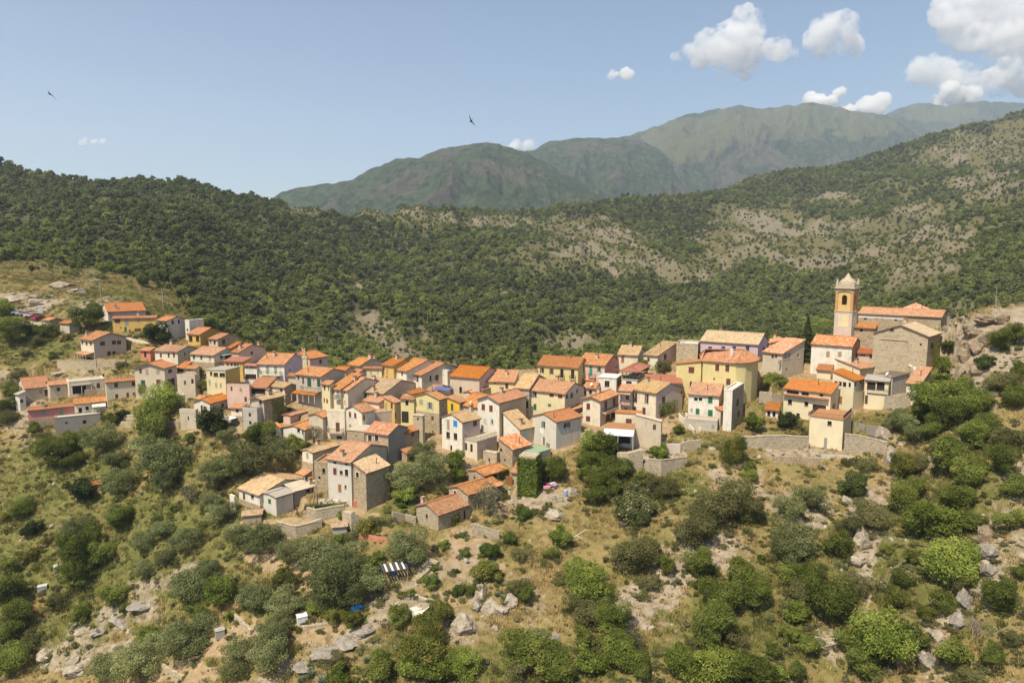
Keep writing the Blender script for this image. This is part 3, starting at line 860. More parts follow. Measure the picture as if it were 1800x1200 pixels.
HS('twin_a', 'house', 'pink-gabled house with orange roof and white chimney behind the green awning house', 'house', 'c2', 640, 722, 1002, 350, 450, 22, 'G', 'pk', 'or', win='855,362,24,34,b', wallR='pk', chim='735,296;690,322,p;930,272')
HS('twin_b', 'house', 'orange-roofed house tucked behind the pink-gabled twin with the white chimney', 'house', 'c2', 590, 640, 860, 308, 420, 22, 'G', 'pk', 'or', win='', wallR='pk')
# --- left, lower rows
HS('cream_gable', 'house', 'large beige house with split gable, dark garage and maroon shutters, left of village', 'house', 'c1', 944, 1160, 1240, 584, 760, 6, 'g', 'be', 'or', win='987,608,18,32,m;1033,615,20,40,t;1110,615,24,32,t;1005,690,30,36,k;1113,684,32,34,b;1195,609,28,28,b;1200,692,58,60,x', wallR='pb', pitch=16, og=.5)
HS('tiny_porch', 'house', 'small cream house with orange roof and railed terrace, right of the beige split-gable house', 'house', 'c1', 1296, 1378, 1400, 588, 645, 12, 'sL', 'cr', 'or', win='1328,598,24,12,b', Rm=4)
HS('porch_mid', 'porch', 'dark open porch with orange roof between beige house and small cream house', 'porch', 'c1', 1242, 1294, None, 584, 645, 10, 'sL', 'be', 'or', win='1268,615,44,46,x', Rm=3.5)
HS('ret_terr', 'terrace_block', 'beige terrace block with blue laundry under the small cream house', 'terrace', 'c1', 1243, 1372, 1400, 646, 745, 10, 'F', 'be', 'be', win='1352,680,18,34,x;1300,690,14,30,b', Rm=5, parapet=.4)
HS('row_left', 'house', 'grey-beige house with bright orange roof at the far left end of the upper row', 'house', 'c1', 133, 178, 352, 730, 824, 48, 'g', 'wh', 'or', win='284,752,20,30,s;332,760,38,44,m', wallR='be', pitch=18)
HS('row_left2', 'house', 'low grey-beige house with narrow orange roof, right of the far left house', 'house', 'c1', None, 352, 488, 706, 800, 48, 'g', 'be', 'or', win='410,737,28,30,W', Lm=5, wallR='be', chim='391,660,p')
HS('shack', 'shed', 'whitish lean-to shack at the far left edge of the village', 'shed', 'c1', 106, 140, 178, 770, 888, 30, 'sL', 'wh', 'gy', win='150,820,26,24,x', Rm=4)
HS('terr_house', 'house', 'flat cream house with a grey awning and sunken patio, in the left row', 'house', 'c1', None, 487, 736, 690, 795, 52, 'F', 'cr', 'be', win='556,740,96,56,x;690,710,24,36,b', Lm=6, parapet=.25)
HS('cream_row', 'house', 'cream house with weathered orange roof and five brown windows, right of the patio house', 'house', 'c1', 738, 748, 986, 685, 818, 56, 'g', 'cr', 'te', win='815,707,26,32,b;938,697,26,32,b;820,785,22,30,b;897,776,18,32,b;942,780,19,44,b', chim='850,632,p')
HS('rose', 'house', 'rose pink house with orange roof and pale green shutters, lower left', 'house', 'c1', 176, 202, 528, 882, 1025, 56, 'g', 'ro', 'or', win='305,903,28,36,s;430,900,26,44,s', base=968, pitch=17, wallR='ro')
HS('rose_r', 'house', 'white house with orange roof and flower terrace joined to the rose pink house', 'house', 'c1', None, 528, 745, 838, 930, 56, 'g', 'wh', 'te', win='563,884,26,36,B;612,870,26,30,W', Lm=6)
HS('rose_base', 'terrace_block', 'grey concrete terrace block in front of the white house with flower terrace', 'terrace', 'c1', None, 388, 706, 940, 1062, 60, 'F', 'dg', 'cr', win='466,972,18,14,x;593,967,26,26,x;610,1040,20,30,x', Lm=2.6, parapet=.15)
HS('white_flat', 'house', 'low flat-roofed white building behind the big green bush', 'house', 'c1', 1030, 1100, 1362, 806, 880, 42, 'F', 'wh', 'wh', win='1062,828,10,20,x', wallR='lg')
HS('pediment', 'cottage', 'white cottage with a small pedimented door and ribbed orange roof', 'cottage', 'c2', 245, 415, 712, 888, 1010, 18, 'g', 'wh', 'or', win='326,955,22,86,b;358,962,34,78,w;545,915,32,48,k;660,885,22,34,b', chim='240,842', wallR='pb', pitch=20, deep=7)
HS('ped_back', 'house', 'small orange-roofed block behind the white pedimented cottage', 'house', 'c2', 258, 330, 420, 842, 900, 20, 'G', 'wh', 'te')
HS('shrine_box', 'terrace_block', 'square stone-rendered terrace block with a niche, left of the pedimented cottage', 'terrace', 'c2', 95, 268, 290, 1000, 1165, 8, 'F', 'be', 'wh', win='185,1050,14,44,x', parapet=.9, Rm=5)
HS('little_tan', 'cottage', 'little cream cottage with orange lean-to roof and one dark window', 'cottage', 'c2', 636, 756, 800, 938, 1095, 12, 'sL', 'cr', 'or', win='700,965,32,36,B', base=1028, Rm=4.5)
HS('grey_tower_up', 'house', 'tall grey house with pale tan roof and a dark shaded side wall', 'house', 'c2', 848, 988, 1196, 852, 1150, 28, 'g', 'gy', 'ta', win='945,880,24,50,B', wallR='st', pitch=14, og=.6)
HS('grey_tower_lo', 'terrace_block', 'grey terrace tower with white window in front of the tall grey house', 'terrace', 'c2', 760, 916, 985, 978, 1205, 18, 'F', 'gy', 'be', win='833,1015,26,48,W;838,1100,26,44,W', parapet=.7, Rm=4.5, deep=6)
HS('flat_yellow', 'house', 'pale yellow house with flat grey roof and a row of brown windows', 'house', 'c2', 374, 582, 790, 548, 800, 12, 'F', 'py', 'gy', win='425,578,24,38,B;475,590,48,42,B;543,593,58,42,B;410,672,18,60,s;478,700,20,46,s;527,703,20,46,s', wallR='gd', Rm=6)
HS('pink_terr', 'house', 'pink house with a planted roof terrace below the flat yellow house', 'house', 'c2', 590, 832, 850, 708, 880, 10, 'F', 'pk', 'te', win='640,738,20,46,b;740,750,28,40,t;790,850,26,52,b', parapet=.2, Rm=7)
HS('veranda_red', 'house', 'house with dark red sheet roof and long glazed veranda', 'house', 'c2', 560, 762, 850, 452, 575, 14, 'sL', 'gd', 'rd', win='600,500,22,60,W;640,498,24,56,W;676,496,24,56,W;705,500,16,60,W', pitch=10)
HS('veranda_w', 'house', 'white glazed veranda with reddish roof, right of the dark red roof', 'house', 'c2', 778, 910, 925, 492, 640, 10, 'sL', 'wh', 'rd', win='803,500,26,36,W;850,505,50,40,W;893,508,24,36,W;840,610,120,50,B', pitch=16, Rm=6)
HS('lilac', 'house', 'white house with terracotta roof and plain lilac gable', 'house', 'c2', 912, 1200, 1412, 480, 652, 6, 'G', 'wh', 'te', win='1020,540,32,80,s;1105,540,32,80,s;1035,627,48,50,k;1125,610,50,28,b;1258,542,14,20,x', wallR='li', chim='1090,376;1015,402,p', pitch=20)
HS('mauve_hip', 'house', 'mauve-pink house with large bright orange roof at the back edge of village', 'house', 'c2', 1218, 1470, 1655, 418, 520, 36, 'g', 'pk', 'or', win='1580,452,26,44,b', wallR='mv', pitch=13, chim='1400,292')
HS('grey_balc', 'house', 'tall grey-cream house with iron balcony and weathered roof, near the small spire', 'house', 'c2', 1318, 1592, 1716, 606, 872, 26, 'G', 'gy', 'te', win='1345,620,18,46,k;1395,652,20,74,b;1460,672,42,92,k;1560,678,36,80,k;1508,650,12,18,x', wallR='be', chim='1450,548,p', pitch=16, ridge=True, Rmax=15)
HS('stone_side', 'house', 'house with pale orange roof and stone side wall, below the white and lilac house', 'house', 'c2', 1020, 1205, 1332, 722, 855, 30, 'G', 'cr', 'ta', win='1050,742,22,34,b;1165,752,26,44,b', wallR='st', pitch=19)
HS('porch_red', 'porch', 'open porch with red tiled roof and dark interior beside the stone-sided house', 'porch', 'c2', 832, 1012, None, 722, 850, 8, 'sL', 'be', 'or', win='920,762,150,66,x', Rm=5)
# --- centre-left cluster
HS('tri_back', 'house', 'pinkish house with slanting tan roof at the back of the white-walled trio', 'house', 'c3', 452, 508, 640, 230, 260, 26, 'g', 'pk', 'te', pitch=13)
HS('tri_side', 'house', 'house with patched orange roof and tall beige side wall in the trio', 'house', 'c3', 660, 775, 846, 242, 432, 30, 'g', 'be', 'te', win='', pitch=16, wallR='be')
HS('tri_front', 'house', 'white-fronted house with wide two-slope orange roof and white chimney', 'house', 'c3', 452, 625, 790, 345, 440, 24, 'g', 'wh', 'te', win='575,342,22,50,B;610,362,14,48,k', chim='703,272', wallR='be', pitch=14)
HS('tri_hut', 'shed', 'tiny white hut with small red roof left of the white-fronted house', 'shed', 'c3', 372, 425, 452, 325, 405, 30, 'sR', 'wh', 'sp', pitch=16)
HS('terr_cream', 'house', 'cream block with flat railed terrace and a brown door over a balcony', 'house', 'c3', 806, 952, 962, 208, 430, 12, 'F', 'cr', 'be', win='893,325,32,74,b;905,410,44,24,x', parapet=.5, Rm=5)
HS('maroon_gable', 'house', 'white gabled house with two maroon and two pale green shutters', 'house', 'c4', 352, 576, 738, 928, 1225, 38, 'g', 'wh', 'te', win='412,962,28,72,m;482,976,28,72,m;417,1128,28,74,s;487,1141,28,74,s;600,1008,28,74,o;610,1135,26,28,x', pitch=21, chim='745,830,p')
HS('roof_terr', 'terrace_block', 'roof terrace crowded with potted plants beside the maroon-shuttered gable', 'terrace', 'c4', 640, 740, 992, 945, 1060, 60, 'F', 'be', 'te', parapet=.2, win='')
HS('yel_narrow', 'house', 'narrow pale yellow house at the left end of the long tan-roofed row', 'house', 'c4', 40, 152, 200, 560, 850, 22, 'sL', 'py', 'te', win='78,605,22,74,b;130,618,12,60,b;75,775,16,60,b;112,785,22,56,b', Rm=6)
HS('row_w1', 'house', 'narrow white house with grey balcony, second in the tan-roofed row', 'house', 'c4', 152, 288, None, 628, 850, 27, 'sL', 'cr', 'te', win='190,668,14,56,b;255,692,40,110,y', Rm=8)
HS('row_w2', 'house', 'cream house with tall orange-tan roof, third in the tan-roofed row', 'house', 'c4', 288, 388, None, 640, 852, 27, 'G', 'cr', 'te', win='310,658,14,58,b;342,660,14,58,b;313,795,14,56,t;345,802,14,56,t', Rm=13)
HS('row_w3', 'house', 'wide house with straw-tan roof and shaded gable at the right end of the tan-roofed row', 'house', 'c4', 390, 856, 1092, 682, 800, 26, 'G', 'cr', 'ta', win='470,715,10,70,b;620,722,36,90,k;652,718,14,60,b;692,722,28,64,m;820,746,32,60,k', wallR='be', chim='722,620;728,490', pitch=16, ridge=True, Rmax=15)
HS('yel_green', 'house', 'yellow house with bright orange roof and green shutters behind the tan-roofed row', 'house', 'c4', 212, 356, 470, 378, 520, 22, 'G', 'py', 'or', win='258,425,20,66,k;325,452,22,70,g;260,480,10,14,x', wallR='be')
HS('or_behind', 'house', 'small house with sloping orange roof and mauve wall, right of the yellow house', 'house', 'c4', 368, 470, 690, 452, 505, 26, 'G', 'mv', 'or')
HS('top_tan', 'house', 'house with tan-orange roof and a roofed chimney stack at the back of the row', 'house', 'c4', 390, 545, 842, 315, 400, 30, 'G', 'be', 'te', chim='685,190,b;742,245', wallR='be', pitch=17)
HS('flat_red', 'house', 'pale yellow house with low dark red roof left of the orange-cream house', 'house', 'c4', 590, 832, 846, 352, 470, 8, 'sL', 'py', 'rd', win='780,405,22,64,p;690,420,18,44,s', pitch=12, Rm=7)
HS('or_cream', 'house', 'cream-orange house with bright orange roof and tall grey shutters at the back', 'house', 'c4', 836, 992, None, 318, 505, 36, 'G', 'gd', 'or', win='862,357,18,46,k;905,392,22,100,t;900,470,14,30,x', Rm=8)
HS('white_l', 'house', 'white house with faded orange roof and a single maroon shutter', 'house', 'c4', 992, 1160, None, 388, 552, 44, 'G', 'wh', 'te', win='1100,418,22,66,m', Rm=14, chim='1068,235,b', wallR='wh')
HS('white_r', 'house', 'white house with large bright orange roof and brown shutters, right of the single maroon shutter', 'house', 'c4', 1162, 1360, 1655, 440, 572, 42, 'G', 'wh', 'or', win='1213,470,24,72,b;1270,480,18,70,b;1302,490,32,78,b;1475,486,24,70,B;1560,478,46,76,b', chim='1295,295,b', wallR='be', pitch=17, ridge=True, Rmax=15)
HS('white_box', 'terrace_block', 'small white terrace block at the right end of the large bright orange roof', 'terrace', 'c5', 798, 880, 905, 195, 300, 40, 'F', 'wh', 'be', win='838,232,10,12,x', parapet=.2)
HS('speck_back', 'house', 'mauve house with speckled red roof at the back edge, right of the white terrace block', 'house', 'c5', 846, 932, 1010, 185, 260, 38, 'G', 'mv', 'sp')
HS('beige_or', 'house', 'beige-walled house with wide bright orange roof and one small door', 'house', 'c5', 906, 1216, 1326, 265, 428, 16, 'G', 'be', 'or', win='1018,390,28,62,B', wallR='pk', pitch=17, ridge=True, Rmax=13)
HS('tan_yel', 'house', 'pale yellow house with two joined tan roofs right of the bright orange roof', 'house', 'c6', 392, 742, 792, 425, 505, 12, 'sL', 'py', 'te', win='665,470,32,56,b;540,436,24,14,x', pitch=18, Rm=8)
HS('low_or', 'house', 'low house with two little orange roofs behind the bright yellow sliver', 'house', 'c6', 300, 402, 556, 506, 540, 30, 'g', 'be', 'te', pitch=14, chim='228,462,p')
HS('low_or2', 'house', 'low pinkish house with narrow red roof left of the two little orange roofs', 'house', 'c6', 208, 298, 384, 540, 575, 30, 'g', 'pk', 'te', pitch=13)
HS('mid_red', 'house', 'house with plain red-orange roof and white ridge behind the yellow garage house', 'house', 'c5', 400, 502, 640, 432, 500, 32, 'g', 'be', 'or', pitch=17)
HS('yel_garage', 'house', 'yellow house over a dark open garage with a white window', 'house', 'c5', 386, 526, 545, 486, 742, 16, 'sL', 'ye', 'te', win='450,527,34,66,W;432,678,74,122,x', Rm=8)
HS('yel_wing', 'house', 'tan wing with low orange roof left of the yellow garage house', 'house', 'c5', 212, 322, 386, 520, 700, 34, 'sR', 'gd', 'te', win='232,572,20,80,s;290,560,22,60,b;325,665,28,64,m;346,522,12,26,t', wallR='tn', pitch=14)
HS('behind_solar', 'house', 'house with orange roof carrying a blue solar panel', 'house', 'c5', 660, 760, 915, 400, 470, 30, 'G', 'be', 'te')
HS('yel_gable', 'house', 'yellow gabled house on a stone base with pale green shutters', 'house', 'c5', 532, 793, 878, 488, 850, 32, 'g', 'ye', 'te', win='602,520,38,56,s;695,560,72,76,Op;722,690,26,44,b;725,832,18,22,x;835,560,14,20,x;660,770,12,12,x', wallR='st', base=642, pitch=17, deep=6)
HS('turret', 'stone_turret', 'square stone turret with flat cap against the yellow gabled house', 'turret', 'c5', 516, 618, 640, 668, 940, 20, 'F', 'sl', 'be', win='567,698,18,28,x', Rm=4, deep=6)
HS('yel_sliver', 'house', 'narrow bright yellow house with green door and slanting roof', 'house', 'c5', 877, 1006, 1080, 520, 615, 28, 'sR', 'by', 'te', win='928,573,26,76,g', pitch=15, wallR='be')
HS('grey_mid', 'house', 'grey house with long tan roof and white dish, right of the bright yellow sliver', 'house', 'c5', 1008, 1200, None, 568, 660, 32, 'G', 'lg', 'te', win='1052,555,34,40,Oc;1140,600,30,40,B', Rm=11, pitch=19)
HS('centre_w', 'house', 'tall white gabled house with vivid orange roof and maroon shutters, village centre', 'house', 'c6', 358, 586, 868, 640, 1000, 38, 'g', 'wh', 'or', win='417,693,36,64,m;498,707,38,68,m;435,838,32,52,c;510,848,36,56,Oc', wallR='tn', pitch=20, og=.5, deep=6)
HS('blue_shut', 'house', 'white gabled house with one bright blue shutter and a railed terrace', 'house', 'c5', 820, 1037, 1222, 724, 1068, 44, 'g', 'wh', 'ta', win='887,757,30,108,t;961,746,42,66,u;885,868,38,70,B;963,882,38,70,B;918,1006,22,60,B;1170,742,42,60,b', wallR='pb', pitch=21, deep=6, chim='1128,588')
HS('blue_terr', 'terrace_block', 'terrace with rust railing on cream piers beside the blue-shuttered house', 'terrace', 'c5', 1038, 1192, 1402, 938, 1130, 40, 'F', 'cr', 'be', win='1075,990,22,80,x;1132,1005,26,86,x', wallR='be', deep=6)
HS('terr_stone', 'terrace_block', 'small stone terrace with white parapet under the tall white centre house', 'terrace', 'c5', 1255, 1398, 1430, 1065, 1160, 26, 'F', 'sl', 'wh', win='1320,1128,18,32,x', parapet=.15, Rm=4)
HS('tan_slant', 'house', 'small white house with steep tan lean-to roof and pale blue shutter', 'house', 'c6', 630, 800, 950, 920, 1095, 48, 'sR', 'wh', 'ta', win='850,968,24,70,c;882,968,24,70,c', wallR='be', pitch=27)
HS('stone_shed', 'stone_shed', 'stone shed with speckled red roof left of the green flat roof', 'shed', 'd3', 1062, 1205, 1402, 290, 490, 45, 'sR', 'st', 'sp', win='1085,305,24,36,x;1125,410,18,26,x', pitch=20)
HS('green_flat', 'shed', 'white shed with flat green roof behind the ivy-covered wall', 'shed', 'd3', 1266, 1440, 1608, 345, 470, 45, 'F', 'lg', 'gn', win='')
HS('grey_green', 'house', 'light grey house with orange roof, green shutters and hanging laundry', 'house', 'c6', 938, 1186, 1452, 842, 1140, 48, 'g', 'lg', 'or', win='1052,878,36,70,Ok;1057,1050,16,84,b;1298,882,66,54,Ok;1265,1140,20,24,x', wallR='lg', pitch=18, deep=7, chim='1160,780,p')
HS('big_cream', 'house', 'big cream-yellow house with wide orange roof and a white chimney', 'house', 'c6', 902, 1276, 1476, 547, 800, 28, 'G', 'py', 'te', win='960,560,40,64,Ok;1137,566,46,38,m;1228,579,46,40,m;962,690,32,64,g;1115,672,34,28,g;1300,578,24,40,B;1350,565,28,48,B;1407,520,16,34,B', wallR='cr', chim='1197,395', pitch=19)
HS('tan_behind', 'house', 'house with patchy straw roof and grey wall, left of the big cream-yellow house', 'house', 'c6', 752, 900, None, 492, 735, 22, 'G', 'gy', 'ta', win='872,670,38,76,W;790,500,22,26,b', Rm=13, pitch=20)
HS('yel_back', 'house', 'yellow house with bright orange roof and brown shutters at the back, centre right', 'house', 'c6', 992, 1416, None, 272, 432, 24, 'G', 'ye', 'or', win='1038,305,42,58,Ob;1137,317,42,62,Ob;1246,338,34,96,B;1360,346,36,98,B', Rm=9, pitch=22)
HS('pink_back', 'house', 'salmon pink house with green shutters joined to the yellow house at the back', 'house', 'c7', 450, 737, 896, 370, 510, 22, 'G', 'pk', 'te', win='505,411,36,66,q;593,430,32,108,q;678,415,44,58,Oq;858,390,30,28,q', wallR='ro', pitch=20, chim='655,278')
HS('tan_small', 'house', 'small house with mottled tan roof and red chimney before the salmon pink house', 'house', 'c7', 518, 640, 700, 610, 690, 22, 'G', 'pb', 'te', win='530,655,28,36,B;588,652,30,36,B', chim='690,590,b')
HS('tan_hat', 'house', 'low white house with mottled tan roof squeezed before the big cream-yellow house', 'house', 'c7', 215, 350, 512, 845, 900, 40, 'g', 'wh', 'te', chim='225,775,b;258,775', pitch=16, wallR='dg')
HS('cube_flat', 'house', 'white cube-shaped house with flat cream roof and dark barred window', 'house', 'c7', 672, 860, 916, 510, 632, 22, 'F', 'wh', 'wh', win='763,566,50,62,B;885,560,16,60,b', wallR='be', parapet=.0)
HS('pav_base', 'house', 'white house under a glazed roof pavilion with red hipped roof', 'house', 'c7', 918, 1080, 1196, 530, 632, 24, 'F', 'wh', 'be', win='993,553,60,30,B;1112,548,26,28,B', wallR='lg')
HS('front_w', 'house', 'cream gabled house with four maroon windows and a small balcony, right of centre', 'house', 'c7', 508, 690, 882, 740, 985, 34, 'g', 'cr', 'te', win='565,805,38,66,m;563,935,44,56,m;750,806,30,112,b;838,756,24,76,b;772,920,40,110,b;826,925,36,108,B', wallR='pb', pitch=18, og=.5)
HS('big_white', 'house', 'tall cream house with tan roof, dark open shutters and vine canopy', 'house', 'c7', 1018, 1277, 1560, 662, 935, 20, 'G', 'cr', 'ta', win='1062,712,40,104,Ob;1182,726,40,104,Ob;1055,842,34,72,b;1153,854,34,76,b;1360,738,36,74,b;1352,890,60,96,B;1550,660,14,46,b', wallR='pb', pitch=17, deep=9)
HS('big_white_bay', 'house', 'recessed cream bay with flower balconies left of the tall tan-roofed cream house', 'house', 'c7', 888, 1018, None, 642, 870, 20, 'sL', 'pb', 'te', win='978,700,34,70,b;960,838,30,36,b;915,700,20,90,y', Rm=4, pitch=12)
HS('rust_roof', 'house', 'house with plain rust-orange roof right behind the tall cream house', 'house', 'c7', 1178, 1545, None, 556, 720, 8, 'sL', 'pb', 'rd', Rm=4.2, pitch=15, chim='1328,520,p')
HS('wall_house', 'house', 'cream wall house with one brown window and red coping above the flower terrace', 'house', 'd4', 850, 1112, 1150, 168, 300, 14, 'F', 'cr', 'te', win='992,240,62,52,b', Rm=3)
HS('concrete', 'house', 'bare concrete block with slanting top and a single dark window', 'house', 'd4', 1062, 1330, 1345, 245, 500, 20, 'sR', 'be', 'be', win='1263,303,34,56,b;1258,452,12,22,x;1120,470,8,50,x', Rm=5, pitch=11, deep=12, ov=.1, og=.05)
HS('awn_house', 'house', 'dark open dining terrace under a white awning and orange planters', 'house', 'd4', 740, 1046, None, 345, 545, 14, 'F', 'cr', 'te', win='800,415,90,80,x;945,430,130,90,x', Rm=6, deep=6)
# --- right part of the village
HS('tan_twin_l', 'house', 'house with straw-speckled roof and orange-brown door, left of a matching pair', 'house', 'c7', 877, 1086, 1160, 262, 388, 16, 'G', 'cr', 'ta', win='928,309,32,68,o;1085,340,22,16,x', pitch=20, chim='1012,160')
HS('tan_twin_r', 'house', 'pinkish house with slanting straw-speckled roof, right of the matching pair', 'house', 'c7', 1150, 1296, 1492, 268, 392, 24, 'sL', 'cr', 'ta', win='1200,312,26,40,b;1377,282,28,60,b', wallR='pk', pitch=14)
HS('ruin_white', 'house', 'roofless white wall and parapets behind the straw-speckled pair', 'house', 'c8', 175, 400, 428, 285, 430, 10, 'F', 'sl', 'wh', parapet=.5, Rm=8, chim='240,240')
HS('long_mauve', 'house', 'long mauve house with straw-coloured roof and four blue shutters', 'house', 'c8', 430, 1032, 1142, 268, 470, 2, 'G', 'mv', 'pa', win='530,330,40,72,n;670,326,40,68,n;785,325,40,68,n;925,323,38,72,n;1095,312,22,28,B;1110,400,8,50,x', wallR='li', pitch=22, deep=5)
HS('yel_wing_r', 'house', 'yellow wing with slanting red-tiled roof left of the big yellow house', 'house', 'c8', 176, 432, 470, 448, 800, 26, 'sr', 'ye', 'te', win='333,541,60,66,m;330,692,30,58,B', wallR='gd', pitch=9)  # right face in deeper golden plaster: side shade put into the wall colour
HS('red_front', 'house', 'beige house with red roof and white glazed balcony room on a high base', 'house', 'c8', 1086, 1286, 1520, 366, 640, 34, 'sL', 'be', 'sp', win='1190,398,28,38,m;1226,396,24,36,b;1335,535,16,24,x;1208,590,10,14,x;1345,385,70,70,W;1462,390,22,40,W', wallR='be', pitch=14)
HS('red_front_b', 'house', 'small gabled house with orange-red roof behind the glazed balcony room', 'house', 'c8', 1145, 1420, None, 268, 370, 16, 'g', 'be', 'sp', Rm=8, pitch=17, chim='1210,190')
HS('green_shut', 'house', 'white house with three green shutters and red-and-tan roof above the stairs', 'house', 'c8', 302, 620, 668, 812, 1060, 22, 'sL', 'wh', 'te', win='380,850,44,40,W;428,850,42,40,W;533,857,48,72,g;335,962,22,34,y;398,978,40,62,g;533,997,50,72,g', wallR='pk', pitch=15, Rm=6)
HS('green_annex', 'house_annex', 'pink annex with tiny red lean-to roof right of the green-shuttered house', 'annex', 'c8', 584, 640, 726, 962, 1105, 40, 'sR', 'pb', 'or', win='', pitch=20)
HS('rough_tower', 'house', 'rough whitewashed tower block with roof terrace, before the big yellow house', 'house', 'c8', 676, 758, 884, 765, 1190, 26, 'F', 'wh', 'wh', win='690,840,12,16,x;822,880,26,70,B;830,1000,24,60,B', wallR='sg', parapet=.3, deep=6)
HS('hut_open', 'stone_hut', 'tiny hut with orange roof and two dark openings on the garden terrace', 'hut', 'c8', 1118, 1246, 1290, 962, 1042, 26, 'sL', 'wh', 'or', win='1150,1000,32,66,x;1205,1004,32,66,x', Rm=3, pitch=18, wallR='sl')
HS('church_house', 'house', 'white house with red tiled roof at the foot of the bell tower', 'house', 'd1', 432, 782, 862, 692, 940, 38, 'G', 'wh', 'sp', win='578,762,32,52,t;682,762,34,44,t;570,870,26,14,b', wallR='st', pitch=20)
HS('pink_church', 'house', 'small pinkish house with dull red roof against the church wall', 'house', 'd1', 842, 1038, None, 756, 850, 20, 'sL', 'pb', 'rd', win='882,768,52,24,b;965,779,42,42,b', Rm=4, pitch=15)
HS('cream_shed_roof', 'house', 'cream house with long slanting orange roof and a white chimney below the church', 'house', 'd1', 600, 856, 1082, 886, 985, 52, 'sR', 'lc', 'te', win='1015,890,18,30,B;1050,884,22,28,B', wallR='gy', pitch=14, chim='828,825')
HS('cream_tower', 'house', 'tall cream house with slanting orange roof and strip of white windows', 'house', 'd1', 617, 800, 898, 990, 1260, 50, 'sR', 'lc', 'or', win='647,1020,28,44,W;684,1024,30,44,W;722,1030,34,46,W;768,1034,24,44,W;818,1028,26,40,W;866,1006,12,28,b;690,1165,26,70,o', wallR='lc', pitch=17, chim='795,915,p')
HS('step_cream', 'house', 'cream house beside the chapel-side garden with small orange canopy', 'house', 'd1', 480, 600, 640, 905, 985, 30, 'sL', 'lc', 'or', Rm=4, pitch=12)
HS('front_cream', 'house', 'large cream house with two-step orange roof and dark glazed loggia, right end', 'house', 'd2', 853, 1170, 1226, 200, 405, 40, 'sL', 'lc', 'or', win='915,188,82,38,B;1000,198,50,34,B;1110,213,30,22,W;895,260,28,34,B;1008,273,26,30,B;893,351,32,44,b;950,351,24,28,B;1097,298,92,36,B;1197,310,22,72,o', wallR='lc', pitch=13)
HS('front_block', 'terrace_block', 'cream garage block with railed terrace and grey door, projecting below the loggia house', 'terrace', 'd2', 1030, 1256, 1318, 385, 595, 36, 'F', 'lc', 'te', win='1168,406,30,30,B;1141,542,22,72,y', wallR='lc', deep=5)
HS('dark_flat', 'house', 'house with flat dark brown roof and white wall near the church', 'house', 'd1', 970, 1140, 1292, 972, 1150, 50, 'F', 'gy', 'br', win='', wallR='lg')
HS('loggia', 'house', 'yellowish house with dark loggia, pale balustrade and grey canopy', 'house', 'd1', 905, 1105, 1142, 1000, 1215, 26, 'sL', 'lc', 'gy', win='960,1042,76,70,x;1042,1045,70,74,x;915,1160,30,76,b', pitch=8, Rm=4)
HS('white_hut', 'cottage', 'little white cottage with orange and white roof at the right end', 'cottage', 'd1', 1268, 1382, 1476, 1025, 1110, 34, 'sL', 'wh', 'te', win='1313,1046,26,54,b', wallR='dg', pitch=14)
# --- lower front
HS('big_tan', 'farmhouse', 'white farmhouse with broad pale tan roof, lowest left of the village', 'house', 'c3', 92, 262, None, 872, 1010, 36, 'G', 'wh', 'ta', win='132,885,18,56,b;200,882,24,46,B', base=962, wallR='lg', pitch=15, Rm=12)
HS('big_tan_r', 'farmhouse', 'whitish-blue wing with grey screed roof and green window shutter', 'house', 'c3', 276, 396, 532, 892, 1050, 36, 'g', 'lg', 'gy', win='340,928,24,40,g', pitch=8, wallR='lg')
HS('long_low', 'farmhouse_wing', 'long low dark wing with beige roof behind the junk yard', 'house', 'c3', 470, 540, 800, 842, 900, 44, 'sR', 'gy', 'be', win='652,838,32,40,x;700,824,26,36,x;745,806,16,30,x', wallR='dg', pitch=9)
HS('ell_left', 'house', 'cream house with long sagging tan roof and curved balcony wall, above the junk yard', 'house', 'c3', 606, 692, 900, 528, 700, 34, 'g', 'cr', 'ta', win='647,556,18,48,s', Rmax=13, pitch=15, base=620, wallR='be')
HS('ell_right', 'house', 'stone and white house with tan roof, maroon shutter and orange door over the junk yard', 'house', 'c3', 812, 1006, 1162, 606, 950, 26, 'G', 'lg', 'te', win='870,684,28,56,m;922,694,24,30,B;965,694,28,54,+B;870,612,26,22,x;962,626,26,18,x;910,822,26,66,o;957,810,16,28,B', chim='930,540', wallR='be', pitch=18, ridge=True, Rmax=13)
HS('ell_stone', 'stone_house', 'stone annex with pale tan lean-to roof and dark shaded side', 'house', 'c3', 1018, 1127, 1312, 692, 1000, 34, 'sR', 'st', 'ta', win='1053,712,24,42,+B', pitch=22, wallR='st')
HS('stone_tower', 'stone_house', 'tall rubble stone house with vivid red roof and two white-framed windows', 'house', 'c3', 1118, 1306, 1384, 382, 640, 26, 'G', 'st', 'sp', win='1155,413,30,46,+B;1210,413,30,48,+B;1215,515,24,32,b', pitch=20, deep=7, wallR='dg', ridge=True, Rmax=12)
HS('stone_low', 'stone_house', 'stone wall house left of the tall red-roofed rubble stone house', 'house', 'c3', 968, 1112, None, 362, 520, 20, 'F', 'st', 'be', win='1045,395,10,10,x', Rm=5)
HS('stone_or', 'stone_house', 'stone house with bright orange roof in the gap right of the rubble stone house', 'house', 'c5', 372, 428, 572, 838, 1010, 40, 'sR', 'st', 'or', win='515,856,30,56,b;425,900,12,16,x', pitch=18)
HS('stone_hutlet', 'stone_hut', 'tiny stone hut with square orange roof above the olive tree', 'hut', 'c5', 398, 452, 560, 1058, 1150, 44, 'sR', 'st', 'or', win='495,1110,28,40,x;425,1065,9,9,x', pitch=16)
